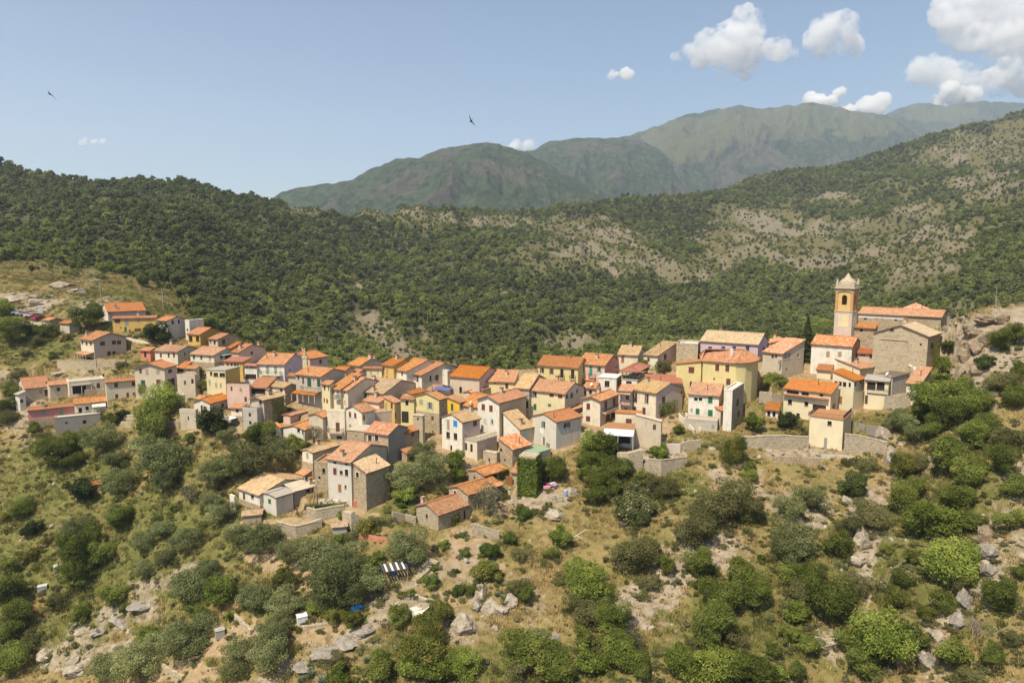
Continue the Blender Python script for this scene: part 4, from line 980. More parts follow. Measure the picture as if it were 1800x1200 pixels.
HS('hut_a', 'stone_cottage', 'lowest rubble stone cottage with bright tiled roof and gable chimney', 'cottage', 'd3', 192, 422, 737, 980, 1165, 44, 'g', 'sg', 'te', win='300,1002,22,46,B;635,1100,32,110,B;700,985,20,90,x', chim='262,838', pitch=21, wallR='st', deep=7)
HS('hut_b', 'stone_cottage', 'middle rubble stone cottage in the stepped line of three', 'cottage', 'd3', 535, 737, 1086, 768, 960, 45, 'g', 'sg', 'te', win='597,752,26,42,+B;850,885,28,60,b;1060,700,30,50,x', pitch=17, wallR='st', deep=6)
HS('hut_c', 'stone_cottage', 'uppermost rubble stone cottage in the stepped line of three, with dark open side', 'cottage', 'd3', 738, 906, 1142, 568, 690, 45, 'g', 'sg', 'te', win='803,598,18,38,x;995,600,96,66,x', pitch=14, wallR='st')
HS('hut_d', 'stone_cottage', 'stone cottage with pale wall and brown gate beside the ivy wall', 'cottage', 'd3', 1195, 1330, None, 548, 690, 26, 'sL', 'sl', 'te', Rm=4, pitch=22)
HS('ell_mid', 'terrace_block', 'stone-faced terrace with curved white parapet in the angle of the L-shaped house', 'terrace', 'c3', 702, 832, None, 622, 800, 8, 'F', 'st', 'te', win='780,680,24,40,B;745,735,18,24,x', parapet=.3, Rm=6, deep=6)
HS('filler_a', 'house', 'low house with patched tan roof wedged behind the maroon-shuttered gable', 'house', 'c4', 590, 800, None, 800, 900, 30, 'G', 'cr', 'te', Rm=6, pitch=15)
HS('filler_b', 'house', 'narrow house with weathered roof wedged left of the green gable awning row', 'house', 'c2', 1240, 1320, 1360, 600, 700, 20, 'G', 'be', 'te', Rm=5, pitch=16)
HS('green_terrace', 'terrace_block', 'grey walled terrace block carrying the green-shuttered house', 'terrace', 'c8', 262, 604, None, 1092, 1185, 20, 'F', 'gy', 'be', win='560,1140,30,50,y', Rm=3.5, parapet=.35)
# ------------------------------------------------------------------ the church on its rock
HS('nave', 'church', 'long stone church nave with terracotta roof and small hipped lantern roof', 'church', 'e4', 440, 1515, 1612, 652, 1150, 40, 'G', 'st', 'te', win='535,675,36,34,x;935,692,40,26,x', D=178, pitch=16, deep=3, Rmax=13)
def church_extras():
    H = HOUSES['nave']; h = H['e']; L, Rr, ze, tp = H['L'], H['R'], H['ze'], H['tp']
    # whitewashed band under the eave
    m = MB(); m.box(-L + .05, -.05, ze - 1.25, -L * .42, -.004, ze - .3); m.build('plaster_band', WALL['wh'](), h)
    # low lantern roof behind the ridge
    mb, uv = MB(), []
    cxm, w, d = -L * .37, 3.6, 3.0; zb = ze + Rr / 2 * tp - .35; top = Vector((cxm, Rr * .8, zb + 1.9))
    c = [Vector((cxm - w, Rr * .8 - d, zb)), Vector((cxm + w, Rr * .8 - d, zb)), Vector((cxm + w, Rr * .8 + d, zb)), Vector((cxm - w, Rr * .8 + d, zb))]
    for i in range(4): hip_face(mb, uv, [c[i], c[(i + 1) % 4], top])
    mesh_obj('lantern_roof', mb.v, mb.f, ROOF['sp'](), h, uv=uv)
church_extras()
HS('aisle', 'church_aisle', 'stone side aisle with terracotta lean-to roof between bell tower and chapel', 'church aisle', 'e4', 368, 642, 700, 798, 1130, 40, 'sL', 'st', 'te', win='480,830,36,36,x', D=167, Rm=6, pitch=15, deep=3)
HS('chapel', 'chapel', 'big bare stone chapel with straw-coloured gable roof at the church end', 'chapel', 'e4', 640, 1345, 1522, 903, 1400, 44, 'g', 'sl', 'pa', win='885,822,48,34,B;1265,1016,28,30,x;1418,1030,30,70,x;1160,1130,8,14,x', D=155, wallR='st', pitch=21, deep=5, og=.35, Rmax=14)
def chapel_extras():
    H = HOUSES['chapel']; h = H['e']
    _, x0, z0 = H['hit'](cx('e4', 742), cy('e4', 935)); _, x1, z1 = H['hit'](cx('e4', 1090), cy('e4', 972))
    m = MB(); m.box(x0, -.16, (z0 + z1) / 2 - .1, x1, -.004, (z0 + z1) / 2 + .08); m.build('ledge', WALL['sl'](), h)
chapel_extras()
def bell_tower():
    B = (360, 905); D = 168.0; a = R(43)
    s, w = sw(cx('e4', 356), cy('e4', 700)); Bx = s * D
    zb = sw(0, cy('e4', 905))[1] * D
    Z = lambda y: sw(0, cy('e4', y))[1] * D - zb
    S = 4.15
    h = empty('bell_tower', (Bx, D, zb), -a)
    tag(h, 'square church bell tower with golden belfry and white pinnacled cap', 'bell tower', None)
    body, gold, orange = WALL['pb'](), stucco('belfry_gold', (0.62, 0.43, 0.17), amt=.3), stucco('belfry_orange_and_shade', (0.50, 0.27, 0.11), amt=.3)
    white = stucco('tower_white', (0.46, 0.385, 0.28), amt=.5)
    zm, zc = Z(592), Z(292)
    m = MB(); m.box(-S, 0, -6, 0, S, zm); m.build('shaft', body, h)
    m = MB()
    x0, x1, z0, z1 = -S * .78, -S * .18, Z(790), Z(628)
    m.box(x0, -.03, z0, x1, -.003, z1); m.box(.003, S * .22, z0, .03, S * .78, z1)
    m.build('yellow_panel', WALL['py'](), h)
    m = MB(); m.box(-S - .12, -.12, zm + .002, .12, S + .12, zm + .22); m.build('belt_course', white, h)
    # belfry: four walls with an arched opening each, pilasters at the corners
    q = .18; b0, b1 = zm + .224, zc
    def arch_wall(to3, wdt):
        n = 10; ow, oz0, oz1 = .62, b0 + (b1 - b0) * .28, b0 + (b1 - b0) * .62
        pts = [(-ow, oz0), (ow, oz0)] + [(ow * cos(pi * i / n), oz1 + ow * sin(pi * i / n)) for i in range(n + 1)][0:]
        out = [(-wdt / 2, b0), (wdt / 2, b0), (wdt / 2, b1), (-wdt / 2, b1)]
        loops = [[Vector((x, z, 0)) for x, z in out], [Vector((x, z, 0)) for x, z in pts]]
        tr = tessellate_polygon(loops); fl = [p for l in loops for p in l]
        vs = [tuple(to3(p.x, p.y, 0)) for p in fl]; fs = [tuple(t) for t in tr]
        k = len(vs); vs += [tuple(to3(x, z, d)) for d in (0, .5) for x, z in pts]; c = len(pts)
        for i in range(c):
            j = (i + 1) % c; fs.append((k + i, k + j, k + c + j, k + c + i))
        return vs, fs
    W = S - 2 * q
    for nm, to3 in (('f', lambda x, z, d: Vector((-S / 2 + x, q + d, z))), ('r', lambda x, z, d: Vector((-q - d, S / 2 + x, z))),
                    ('b', lambda x, z, d: Vector((-S / 2 - x, S - q - d, z))), ('l', lambda x, z, d: Vector((-S + q + d, S / 2 - x, z)))):
        vs, fs = arch_wall(to3, W - .02)
        mesh_obj('belfry_wall', vs, fs, gold if nm in 'fb' else orange, h)  # side walls in the pilaster orange: shade of the right side put into the colour
    m = MB()
    for px_ in (-S + .0, -.62):
        for py_ in (0.0, S - .62): m.box(px_, py_, b0, px_ + .62, py_ + .62, b1 - .9)
    m.build('corner_pilaster', orange, h)
    m = MB()
    for px_ in (-S - .06, -.66):
        for py_ in (-.06, S - .66): m.box(px_, py_, b1 - .898, px_ + .72, py_ + .72, b1 - .45)
    for i in range(9):       # curved brow over the arch on the two seen sides
        t = (i + .5) / 9; x = -S + S * t; hgt = .35 * sin(pi * t)
        m.box(x - S / 18, -.1, b1 - .75 + hgt, x + S / 18 - .003, q - .003, b1 - .55 + hgt)
        m.box(-q + .003, S * t - S / 18, b1 - .75 + hgt, .1, S * t + S / 18 - .003, b1 - .55 + hgt)
    m.build('capital', white, h)
    m = MB(); m.box(-S + .3, .3, b0 + .01, -.3, S - .3, b0 + .06); m.build('belfry_floor', body, h)
    # bell
    m = MB(); c = Vector((-S / 2, S / 2, b0 + (b1 - b0) * .45)); pr = [(.02, .8), (.28, .75), (.34, .45), (.42, .15), (.55, 0)]; n = 12; k0 = 0
    m.v = [tuple(c + Vector((r * cos(2 * pi * j / n), r * sin(2 * pi * j / n), z))) for r, z in pr for j in range(n)]
    m.f = [(i * n + j, (i + 1) * n + j, (i + 1) * n + (j + 1) % n, i * n + (j + 1) % n) for i in range(len(pr) - 1) for j in range(n)]
    m.tube(c + Vector((0, 0, .8)), c + Vector((0, 0, 1.1)), .1); m.tube(c + Vector((-S / 2 + .5, 0, 1.1)), c + Vector((S / 2 - .5, 0, 1.1)), .09)
    m.build('bell', plain('bell_bronze', (0.12, 0.10, 0.06), .4, metal=.6), h)
    # cornice: three stepped slabs
    m = MB()
    for i, o in enumerate((.18, .42, .28)):
        m.box(-S - o, -o, zc + .002 + i * .17, o, S + o, zc + .168 + i * .17)
    m.box(-S - .1, -.1, zc + .515, .1, S + .1, zc + 1.25)
    m.build('cornice', white, h)
    # cap: bulging tent roof
    m = MB(); zt0 = zc + 1.25; zt = Z(76)
    prof = [(.86, 0), (.84, .10), (.78, .22), (.64, .34), (.46, .44), (.36, .54), (.26, .68), (.13, .85), (.02, 1.0)]
    for r, t in prof:
        for k in range(8):
            ang = pi / 4 * k + pi / 8; rr = r * S / 2 * (1.06 if True else 1)
            sx = max(-1, min(1, cos(ang) * 1.25)); sy = max(-1, min(1, sin(ang) * 1.25))
            m.v.append((-S / 2 + rr * sx, S / 2 + rr * sy, zt0 + (zt - zt0) * t))
    for i in range(len(prof) - 1):
        for k in range(8):
            j = (k + 1) % 8; m.f.append((i * 8 + k, i * 8 + j, (i + 1) * 8 + j, (i + 1) * 8 + k))
    m.build('cap', stucco('cap_white', (0.44, 0.37, 0.26), amt=.5), h)
    for px_ in (-S + .2, -.2):
        for py_ in (.2, S - .2):
            m = MB(); m.box(px_ - .3, py_ - .3, zt0 + .002, px_ + .3, py_ + .3, zt0 + .55)
            m.tube((px_, py_, zt0 + .552), (px_, py_, zt0 + .8), .3, .22, 8); m.tube((px_, py_, zt0 + .8), (px_, py_, Z(150)), .24, .03, 8)
            m.build('pinnacle', white, h)
    m = MB(); m.tube((-S / 2, S / 2, zt - .1), (-S / 2, S / 2, zt + 1.3), .035); m.tube((-S / 2 - .3, S / 2, zt + .9), (-S / 2 + .3, S / 2, zt + .9), .03); m.build('cross', RAIL(), h)
bell_tower()

# ------------------------------------------------------------------ the big yellow house with its rounded corner
def yellow_round():
    c = 'c8'; D1 = 154.5
    zb = sw(0, cy(c, 900))[1] * D1; ze = sw(0, cy(c, 464))[1] * D1
    def gp(x, y, D): s, _ = sw(cx(c, x), cy(c, y)); return Vector((s * D, D))
    pts = [gp(455, 520, 157.5), gp(800, 560, D1), gp(900, 600, 155.0), gp(968, 600, 156.3), gp(1010, 560, 158.4), gp(1034, 520, 161.5)]
    back = [Vector((pts[-1].x + 1.0, 167.0)), Vector((pts[0].x + 2.5, 169.0))]
    o = Vector((pts[1].x, pts[1].y, zb))
    h = empty('house', o); tag(h, 'big yellow house with rounded corner and maroon shutters, right of centre', 'house', 'houses of the hilltop village')
    loc = [p - o.xy for p in pts]; bk = [p - o.xy for p in back]; H = ze - zb
    ring = loc + bk
    wm = WALL['ye']()
    vs, fs = [], []
    wins = {0: [], 1: [], 2: []}
    spec = [(605, 515, 40, 72, 'm'), (712, 522, 40, 72, 'm'), (722, 665, 44, 70, 'b'), (572, 635, 16, 24, 'x'), (905, 522, 34, 68, 'b'), (898, 660, 30, 58, 'W'), (895, 787, 18, 24, 'x')]
    frames = []
    for i in range(len(ring)):
        a, b = ring[i], ring[(i + 1) % len(ring)]
        d = (b - a); Lg = d.length; d = d / Lg; nrm = Vector((d.y, -d.x))     # outward (footprint runs left to right seen from the front)
        to3 = (lambda a, d, nrm: lambda x, z, k: Vector((a.x + d.x * x - nrm.x * k, a.y + d.y * x - nrm.y * k, z)))(a, d, nrm)
        hs = []
        if i < 3:
            for (x, y, w_, h_, t) in spec:
                def hit(u, v):
                    s, w = sw(u, v); P0 = a + o.xy
                    # P0 + d*t on ray x = s*y
                    den = d.x - s * d.y; tt = (s * P0.y - P0.x) / den
                    return tt, w * (P0.y + d.y * tt) - zb
                xa, z1 = hit(cx(c, x - w_ / 2), cy(c, y - h_ / 2)); xb, _ = hit(cx(c, x + w_ / 2), cy(c, y)); _, z0 = hit(cx(c, x), cy(c, y + h_ / 2))
                if xa > .1 and xb < Lg - .1 and xb > xa: hs.append((xa, xb, z0, min(z1, H - .3), t))
        face_with_holes(vs, fs, [(0, -6), (Lg, -6), (Lg, H), (0, H)], [q[:4] for q in hs], to3, .17)
        frames += [(to3, q) for q in hs]
    mesh_obj('wall', vs, fs, wm, h)
    for to3, q in frames: add_window(h, to3, *q[:4], q[4])
    ctr = sum((p for p in ring), Vector((0, 0))) / len(ring)
    ev = [Vector((*(p + (p - ctr).normalized() * .5), H - .06)) for p in ring]
    r0 = Vector((*(loc[0] * .45 + bk[1] * .45 + loc[1] * .1), H + 2.0)); r1 = Vector((*(loc[2] * .4 + bk[0] * .6 + Vector((-1.6, 0))), H + 2.0))
    mb, uv = MB(), []
    n = len(ev)
    hip_face(mb, uv, [ev[0], ev[1], r1, r0])
    for i in range(1, n - 2): hip_face(mb, uv, [ev[i], ev[i + 1], r1])
    hip_face(mb, uv, [ev[n - 2], ev[n - 1], r0, r1]); hip_face(mb, uv, [ev[n - 1], ev[0], r0])
    r = mesh_obj('roof', mb.v, mb.f, ROOF['sp'](), h, uv=uv)
    sl = MB(); sl.prism([(p.x, p.y) for p in ev], H - .2, H - .08); sl.build('eave_board', plain('dark_eave_board', (0.20, 0.12, 0.08), 0.8), r)
    k = MB()
    for i in (1, 2, 3, 4, 5): ridge_caps(k, ev[i] + Vector((0, 0, .06)), r1 + Vector((0, 0, .06)), .1)
    ridge_caps(k, r0 + Vector((0, 0, .05)), r1 + Vector((0, 0, .05))); k.build('ridge_cap', ROOF['te'](), r)
    m = MB(); x = ctr + Vector((-2, -1)); m.box(x.x - .3, x.y - .3, H + .5, x.x + .3, x.y + .3, H + 2.6); m.build('chimney', WALL['wh'](), h)
    PADS.append(((o.x, o.y), Vector((-1, 0)), Vector((0, 1)), 9, 12, zb)); PADS.append(((o.x + 6, o.y + 2), Vector((-1, 0)), Vector((0, 1)), 7, 9, zb))
yellow_round()

# ------------------------------------------------------------------ little spire, roof pavilion, balconies, awnings fixed to the houses
def spire():
    u, v = cx('c2', 1420), cy('c2', 480); D = HOUSES['grey_balc']['D'] + 14
    p = pt(u, v, D); h = empty('chapel_spire', p); tag(h, 'small slim spire with yellowish tiled cone among the roofs', 'spire')
    k = D / 1200 / 6; m = MB()
    m.box(-22 * k, -22 * k, -5, 22 * k, 22 * k, 70 * k); m.build('base', WALL['py'](), h)
    m = MB(); m.box(-28 * k, -28 * k, 70 * k + .003, 28 * k, 28 * k, 82 * k); m.build('cornice', WALL['cr'](), h)
    m = MB(); m.tube((0, 0, 82 * k + .003), (0, 0, 175 * k), 22 * k, 4 * k, 8); m.build('cone', tiles('glazed_yellow', [(0.42, 0.34, 0.10), (0.5, 0.3, 0.12), (0.3, 0.33, 0.12)]), h)
    m = MB(); m.tube((0, 0, 175 * k), (0, 0, 196 * k), 1.5 * k, 1.2 * k, 5); m.build('finial', RAIL(), h)
spire()
def pavilion():
    H = HOUSES['pav_base']; h = H['e']; L, Rr, ze = H['L'], H['R'], H['ze']
    class _: pass
    z = ze + 2.3
    make_roof(h, 'H', L + .2, Rr, z, 20, ROOF['rd'](), .5, .2)
    m = MB()
    for x in np.linspace(-L + .15, -.15, 5): m.box(x - .06, .1, ze + .01, x + .06, .22, z - .17)
    for y in np.linspace(.9, Rr - .2, 4): m.box(-.22, y - .06, ze + .01, -.1, y + .06, z - .17)
    m.box(-L, .1, ze + .95, 0, .2, ze + 1.05)
    m.build('pavilion_frame', plain('dark_pavilion_frame', (0.05, 0.07, 0.06), .6), h)
    m = MB(); m.box(-L + .2, .14, ze + .02, -.2, .17, ze + .94); m.box(-.17, .3, ze + .02, -.14, Rr - .3, ze + .94); m.build('glass_panel', glass(), h)
pavilion()
B_ = HOUSES
balcony(B_['lilac'], 955, 1175, 588, .9, slab='wh')
balcony(B_['grey_balc'], 1392, 1588, 745, 1.0, slab='be')
lean_to(B_['grey_balc'], 1335, 1580, 745, 2.2, 'or', 12, posts=True, drop=1.9)
balcony(B_['pink_back'], 572, 645, 495, .7, slab='ro')
lean_to(B_['pink_back'], 460, 640, 498, .9, 'sp', 18)
balcony(B_['yel_back'], 1222, 1274, 384, .5, slab='py'); balcony(B_['yel_back'], 1328, 1390, 394, .5, slab='py')
balcony(B_['front_w'], 712, 850, 868, 1.0, slab='be'); lean_to(B_['front_w'], 708, 838, 872, 1.1, 'sp', 14)
balcony(B_['big_white'], 1295, 1432, 958, .9, slab='cr', flowers=True)
balcony(B_['big_white_bay'], 900, 1016, 775, .8, slab='pk', flowers=True)
balcony(B_['green_shut'], 240, 600, 1068, 1.3, slab='wh')
balcony(B_['red_front'], 1270, 1515, 478, 1.0, slab='be')
balcony(B_['front_cream'], 1030, 1168, 352, 1.2, slab='lc')
balcony(B_['terr_cream'], 822, 945, 362, 1.0, slab='be')
balcony(B_['row_w1'], 232, 284, 755, .8, slab='lg')
balcony(B_['loggia'], 920, 1130, 1090, .35, slab='wh')
lean_to(B_['big_white_bay'], 895, 1016, 655, 1.2, 'pa', 10)
lean_to(B_['awning'], 520, 625, 378, 1.0, 'gn', 16, name='green_awning')
lean_to(B_['hilltop'], 580, 660, 465, 2.4, 'te', 12, posts=True, name='porch_roof')
lean_to(B_['ell_left'], 612, 688, 655, 2.2, 'te', 16, name='porch_roof', posts=True)
lean_to(B_['row_left'], 305, 358, 728, .8, 'pa', 14)
lean_to(B_['terr_house'], 495, 640, 702, 1.6, 'dg', 8, name='grey_awning', posts=True, drop=2.2)
lean_to(B_['rose_r'], 645, 742, 838, 1.8, 'wh', 20, name='white_awning', posts=True)
lean_to(B_['front_cream'], 856, 1166, 196, .9, 'or', 13, name='lower_roof')
lean_to(B_['blue_shut'], 945, 1030, 1040, 1.4, 'te', 14, name='porch_roof')
lean_to(B_['hut_b'], 900, 1080, 690, 1.2, 'te', 16, name='porch_roof')
dish(1662, 190, 'c5', B_['tan_yel']); dish(1128, 590, 'c5', B_['grey_mid']); dish(730, 495, 'c4', B_['row_w3']); dish(1095, 1030, 'd1', B_['dark_flat']); dish(600, 640, 'c7', B_['tan_small'])
def terrace_rail(key, v=0, mat=None, h=.95):
    H = B_[key]; L, Rr, z = H['L'], H['R'], H['ze'] + .02
    railing(H['e'], [(-L + .05, Rr - .1, z), (-L + .05, .05, z), (-.05, .05, z), (-.05, Rr - .1, z)], h, mat)
for k in ('blue_terr', 'front_block', 'ret_terr', 'pink_terr', 'grey_tower_lo', 'rose_r'):
    if B_[k]['roof'] == 'F': terrace_rail(k)
def solar():
    H = B_['behind_solar']; L, Rr, ze, tp = H['L'], H['R'], H['ze'], H['tp']; m = MB()
    n = Vector((0, -tp, 1)).normalized(); ex, up = Vector((1, 0, 0)), Vector((0, 1, tp)).normalized()
    for i in range(5):
        o = Vector((-L * .42 + i * .95, .4, ze + .4 * tp)) + n * .14
        k = len(m.v); m.v += [tuple(p) for p in (o, o + ex * .9, o + ex * .9 + up * 1.7, o + up * 1.7)]; q = [Vector(p) - n * .05 for p in m.v[k:k + 4]]; m.v += [tuple(p) for p in q]
        for f in ((0, 1, 2, 3), (7, 6, 5, 4), (0, 4, 5, 1), (1, 5, 6, 2), (2, 6, 7, 3), (3, 7, 4, 0)): m.f.append(tuple(k + i_ for i_ in f))
    m.build('solar_panel', plain('solar_blue', (0.10, 0.13, 0.30), .25, .5), H['e'])
solar()
# ------------------------------------------------------------------ the hillside: one sheet of ground from the photographer's feet to beyond the wooded ridge
NS = 650
S_AX = np.linspace(-1.15, 1.15, NS)
Y_AX = np.exp(np.concatenate([np.linspace(math.log(62), math.log(240), 330, endpoint=False), np.linspace(math.log(240), math.log(2300), 230)]))
NY = len(Y_AX)
GS, GY = np.meshgrid(S_AX, Y_AX)
GX = GS * GY
_cs = np.linspace(-1.15, 1.15, 165); _cl = np.linspace(math.log(62), math.log(2300), 200)
CS, CL = np.meshgrid(_cs, _cl)
_W = tps(CS, np.exp(CL))
def ground_w(s, y):
    """bilinear lookup in the solved survey"""
    s = np.asarray(s, float); l = np.log(np.asarray(y, float))
    fs = np.clip((s - _cs[0]) / (_cs[1] - _cs[0]), 0, len(_cs) - 1.001); fl = np.clip((l - _cl[0]) / (_cl[1] - _cl[0]), 0, len(_cl) - 1.001)
    i = fs.astype(int); j = fl.astype(int); a = fs - i; b = fl - j
    return (_W[j, i] * (1 - a) + _W[j, i + 1] * a) * (1 - b) + (_W[j + 1, i] * (1 - a) + _W[j + 1, i + 1] * a) * b
GZ = ground_w(GS, GY) * GY
# relief: small humps and terraces near by, spurs and gullies on the far slopes
_near = fbm(GX / 9, GY / 9, 4, 3) * 0.9 + fbm(GX / 2.2, GY / 2.2, 3, 5) * 0.28
_right = sstep(0.38, 0.6, GS) * np.maximum(sstep(152, 120, GY), sstep(0.64, 0.7, GS) * sstep(190, 160, GY) * 0.7)
_near = _near + _right * (ridged(GX / 14, GY / 20, 4, 8) - 0.6) * 5.0
_far = (ridged(GX / 170 + GY / 400, GY / 330, 4, 21) - 0.62) * 42 + fbm(GX / 40, GY / 40, 4, 9) * 7
_fw = sstep(260, 620, GY)
_vil = 1 - 0.75 * sstep(112, 140, GY) * sstep(225, 195, GY)
GZ = GZ + _near * _vil * sstep(420, 240, GY) + _far * _fw
_d0 = GY * CP - GZ * SP
_u0 = 900 + F * GX / _d0; _v0 = 600 - F * (GY * SP + GZ * CP) / _d0
_lane = np.zeros_like(GX)
for pu, pv, ru, rv in [(420,650,170,40),(560,680,170,55),(720,700,180,60),(900,700,160,70),(1080,690,120,60)]:
    _lane = np.maximum(_lane, np.clip(1.3 - ((_u0 - pu) / ru) ** 2 - ((_v0 - pv) / rv) ** 2, 0, 1))
GZ = GZ - 1.7 * _lane * (GY < 215) * (GY > 140)
for (b, p, q, L, Rr, zb) in PADS:
    dx, dy = GX - b[0], GY - b[1]
    x = dx * p[0] + dy * p[1]; y = dx * q[0] + dy * q[1]
    m = 0.6
    inside = (x > -m) & (x < L + m) & (y > -0.5) & (y < Rr + m)
    GZ = np.where(inside, np.minimum(GZ, zb + 0.05 + 0.02 * np.maximum(y, 0)), GZ)
    # forecourt: the ground must not hide the foot of the wall
    front = (x > -1.5) & (x < L + 1.5) & (y > -4) & (y <= -0.4)
    GZ = np.where(front, np.minimum(GZ, zb + 0.1), GZ)
    frontR = (x > -5) & (x <= -m) & (y > -1) & (y < Rr + 1)
    GZ = np.where(frontR, np.minimum(GZ, zb + 0.15 + 0.05 * np.maximum(y, 0)), GZ)
def ground_z(x, y):
    """height of the finished sheet"""
    s = x / y
    i = int(min(max((s - S_AX[0]) / (S_AX[1] - S_AX[0]), 0), NS - 2)); j = int(np.searchsorted(Y_AX, y)) - 1
    j = min(max(j, 0), NY - 2)
    a = (s - S_AX[i]) / (S_AX[1] - S_AX[0]); b = (y - Y_AX[j]) / (Y_AX[j + 1] - Y_AX[j])
    return float((GZ[j, i] * (1 - a) + GZ[j, i + 1] * a) * (1 - b) + (GZ[j + 1, i] * (1 - a) + GZ[j + 1, i + 1] * a) * b)
GW = GZ / GY
GMAX = np.maximum.accumulate(GW, axis=0)          # skyline so far, for "can this be seen"
# pixel of every ground point: used as the survey map of what covers the ground where
_d = GY * CP - GZ * SP
GU = 900 + F * GX / _d; GV = 600 - F * (GY * SP + GZ * CP) / _d
GVIS = GW >= GMAX - 0.004
def patch(lst, u=None, v=None):
    u = GU if u is None else u; v = GV if v is None else v
    o = np.zeros_like(u)
    wu = fbm(u / 34, v / 20, 4, 77) * 0.75; wv = fbm(u / 34, v / 20, 4, 78) * 0.75; wr = fbm(u / 14, v / 8, 3, 79) * 0.5
    for (pu, pv, ru, rv) in lst:
        d = ((u - pu) / ru + wu) ** 2 + ((v - pv) / rv + wv) ** 2 + wr
        o = np.maximum(o, np.clip(1.35 - d, 0, 1))
    return o
ROCK_P = [(1010,452,110,36),(1110,462,90,28),(1190,480,60,20),(1330,385,90,24),(1360,420,130,50),(1250,470,60,18),(1440,455,70,30),(1560,405,110,22),(1590,440,110,34),(1680,440,60,26),(1700,410,40,18),(1540,460,70,30),
  (1640,470,60,40),(1600,490,60,30),(720,610,70,34),(760,640,70,20),(640,555,40,14),(540,372,60,14),(690,378,110,14),(850,388,120,14),(1000,398,80,16),(1080,420,60,24),(620,508,40,12),(910,520,30,8),(400,560,0.1,0.1),
  (40,520,70,22),(110,490,60,22),(150,535,80,22),(60,545,60,10),(60,690,70,55),(130,660,60,30),(40,760,40,40),(1740,330,70,40),(1780,250,60,50),(1690,270,60,30),(1700,205,60,10),
  (640,580,60,20),(560,600,30,14),(700,660,60,16),(980,600,50,18),(1020,610,60,20),(1480,350,60,12),(1620,370,60,14)]
ROCKN_P = [(100,1170,26,11),(118,1156,26,11),(136,1142,26,11),(154,1128,26,11),(172,1114,26,11),(190,1100,26,11),(212,1083,26,11),(234,1066,26,11),(256,1049,26,11),(278,1032,26,11),(300,1015,26,11),(308,1010,26,11),(316,1005,26,11),(324,1000,26,11),(332,995,26,11),(470,1195,26,9),(488,1186,26,9),(506,1177,26,9),(524,1168,26,9),(542,1159,26,9),(560,1150,26,9),(576,1141,26,9),(592,1132,26,9),(608,1123,26,9),(624,1114,26,9),(640,1105,26,9),(652,1098,26,9),(664,1091,26,9),(676,1084,26,9),(688,1077,26,9),(720,1030,18,9),(732,1018,18,9),(745,1007,18,9),(757,996,18,9),(770,985,18,9),(777,977,18,9),(785,970,18,9),(792,962,18,9),(1640,1180,16,16),(1642,1160,16,16),(1645,1140,16,16),(1647,1120,16,16),(1650,1100,16,16),(1660,1090,16,16),(1670,1080,16,16),(1680,1070,16,16),(1690,1060,16,16),(1701,1045,16,16),(1712,1030,16,16),(1723,1015,16,16),(1735,1000,16,16),(1736,980,16,16),(1737,960,16,16),(1738,940,16,16),(1700,590,70,50),(1760,560,60,40),(1690,660,40,60),(1660,640,30,40),(1780,640,40,30),(1720,700,30,30),(1740,970,30,90),(1640,1130,40,70),(1590,830,50,30),(1530,900,30,60),(1790,860,30,80),(1600,770,40,30),(1790,960,30,60),
  (820,1090,50,50),(860,1040,60,50),(900,1080,50,60),(640,1130,40,12),(590,1140,60,12),(540,1165,60,12),(230,1080,60,18),(180,1110,60,14),(290,1030,60,12),(150,1150,80,30),(1130,1060,60,40),(1180,1010,40,40),(1250,960,50,40),(1120,800,60,24),(960,880,60,16),(790,980,70,40),(740,1000,60,50),(1370,870,50,20),(1430,900,40,30),
  (1400,790,130,14),(1300,830,60,16),(700,1060,60,20),(1520,1020,20,60),(1460,1130,40,30),(1660,1180,30,30)]
GREEN_P = [(150,1000,170,100),(330,930,100,60),(60,900,60,40),(70,800,70,30),(0,960,60,100),(120,1120,90,50),(250,1000,200,130),(100,850,150,80),(400,950,80,60),(900,1180,200,40),(1350,1100,150,80),(1500,1000,100,60),(330,1040,70,40),(230,550,60,12),(250,545,50,14),(1520,742,45,12),(1300,780,70,14),(1640,1000,120,130),(1700,850,100,100),(1580,920,60,40),(430,900,50,30),(700,900,60,30),(1150,860,90,40),(330,640,30,10),
  (310,462,50,16),(330,490,50,22),(210,420,40,8),(1620,330,60,14),(1700,370,80,22),(1760,395,70,16),(90,440,60,16),(150,440,50,16),(190,520,130,34),(80,470,80,30),(60,600,90,40),(470,430,50,10),(620,480,60,12),(1100,1150,120,30),(700,1150,80,40),(1250,880,60,40)]
SOIL_P = [(530,1010,26,60),(395,1130,60,30),(440,1110,40,26),(560,1110,50,20),(470,960,40,40),(820,940,40,30),(930,870,60,18),(900,890,50,16),(840,990,50,20),(800,1050,40,16),(330,1180,60,20),(120,545,0.1,0.1),(30,570,70,7),(1290,860,60,40),(520,880,20,30),(610,880,60,16),(490,920,60,16),(500,740,200,40),(700,760,120,40),(900,760,160,50),(1150,760,60,40)]
VILL_P = [(420,650,150,40),(560,680,170,60),(720,700,180,60),(900,700,160,80),(1100,690,130,70),(1060,760,60,30),(1290,650,160,40),(1480,660,140,60),(640,800,70,50),(820,780,90,50),(580,900,70,24)]
YELL_P = [(60,1000,90,60),(40,930,40,30),(470,432,50,8),(100,960,50,40),(600,500,30,8)]
ROCK = np.maximum(patch(ROCK_P), patch(ROCKN_P)); GREEN = patch(GREEN_P); SOIL = patch(SOIL_P); VILL = patch(VILL_P) * (GY < 225); GREEN = GREEN * (1 - .8 * VILL) * np.where(GY > 270, .55, 1); SOIL = np.maximum(SOIL, VILL * .85)
_cl = ROCK * (GY > 300)
GZ = GZ + _cl * ((ridged(GX / 42 + GY / 130, GY / 90, 4, 51) - .62) * 26 + (ridged(GX / 15, GY / 24, 3, 53) - .6) * 7) * sstep(300, 450, GY)
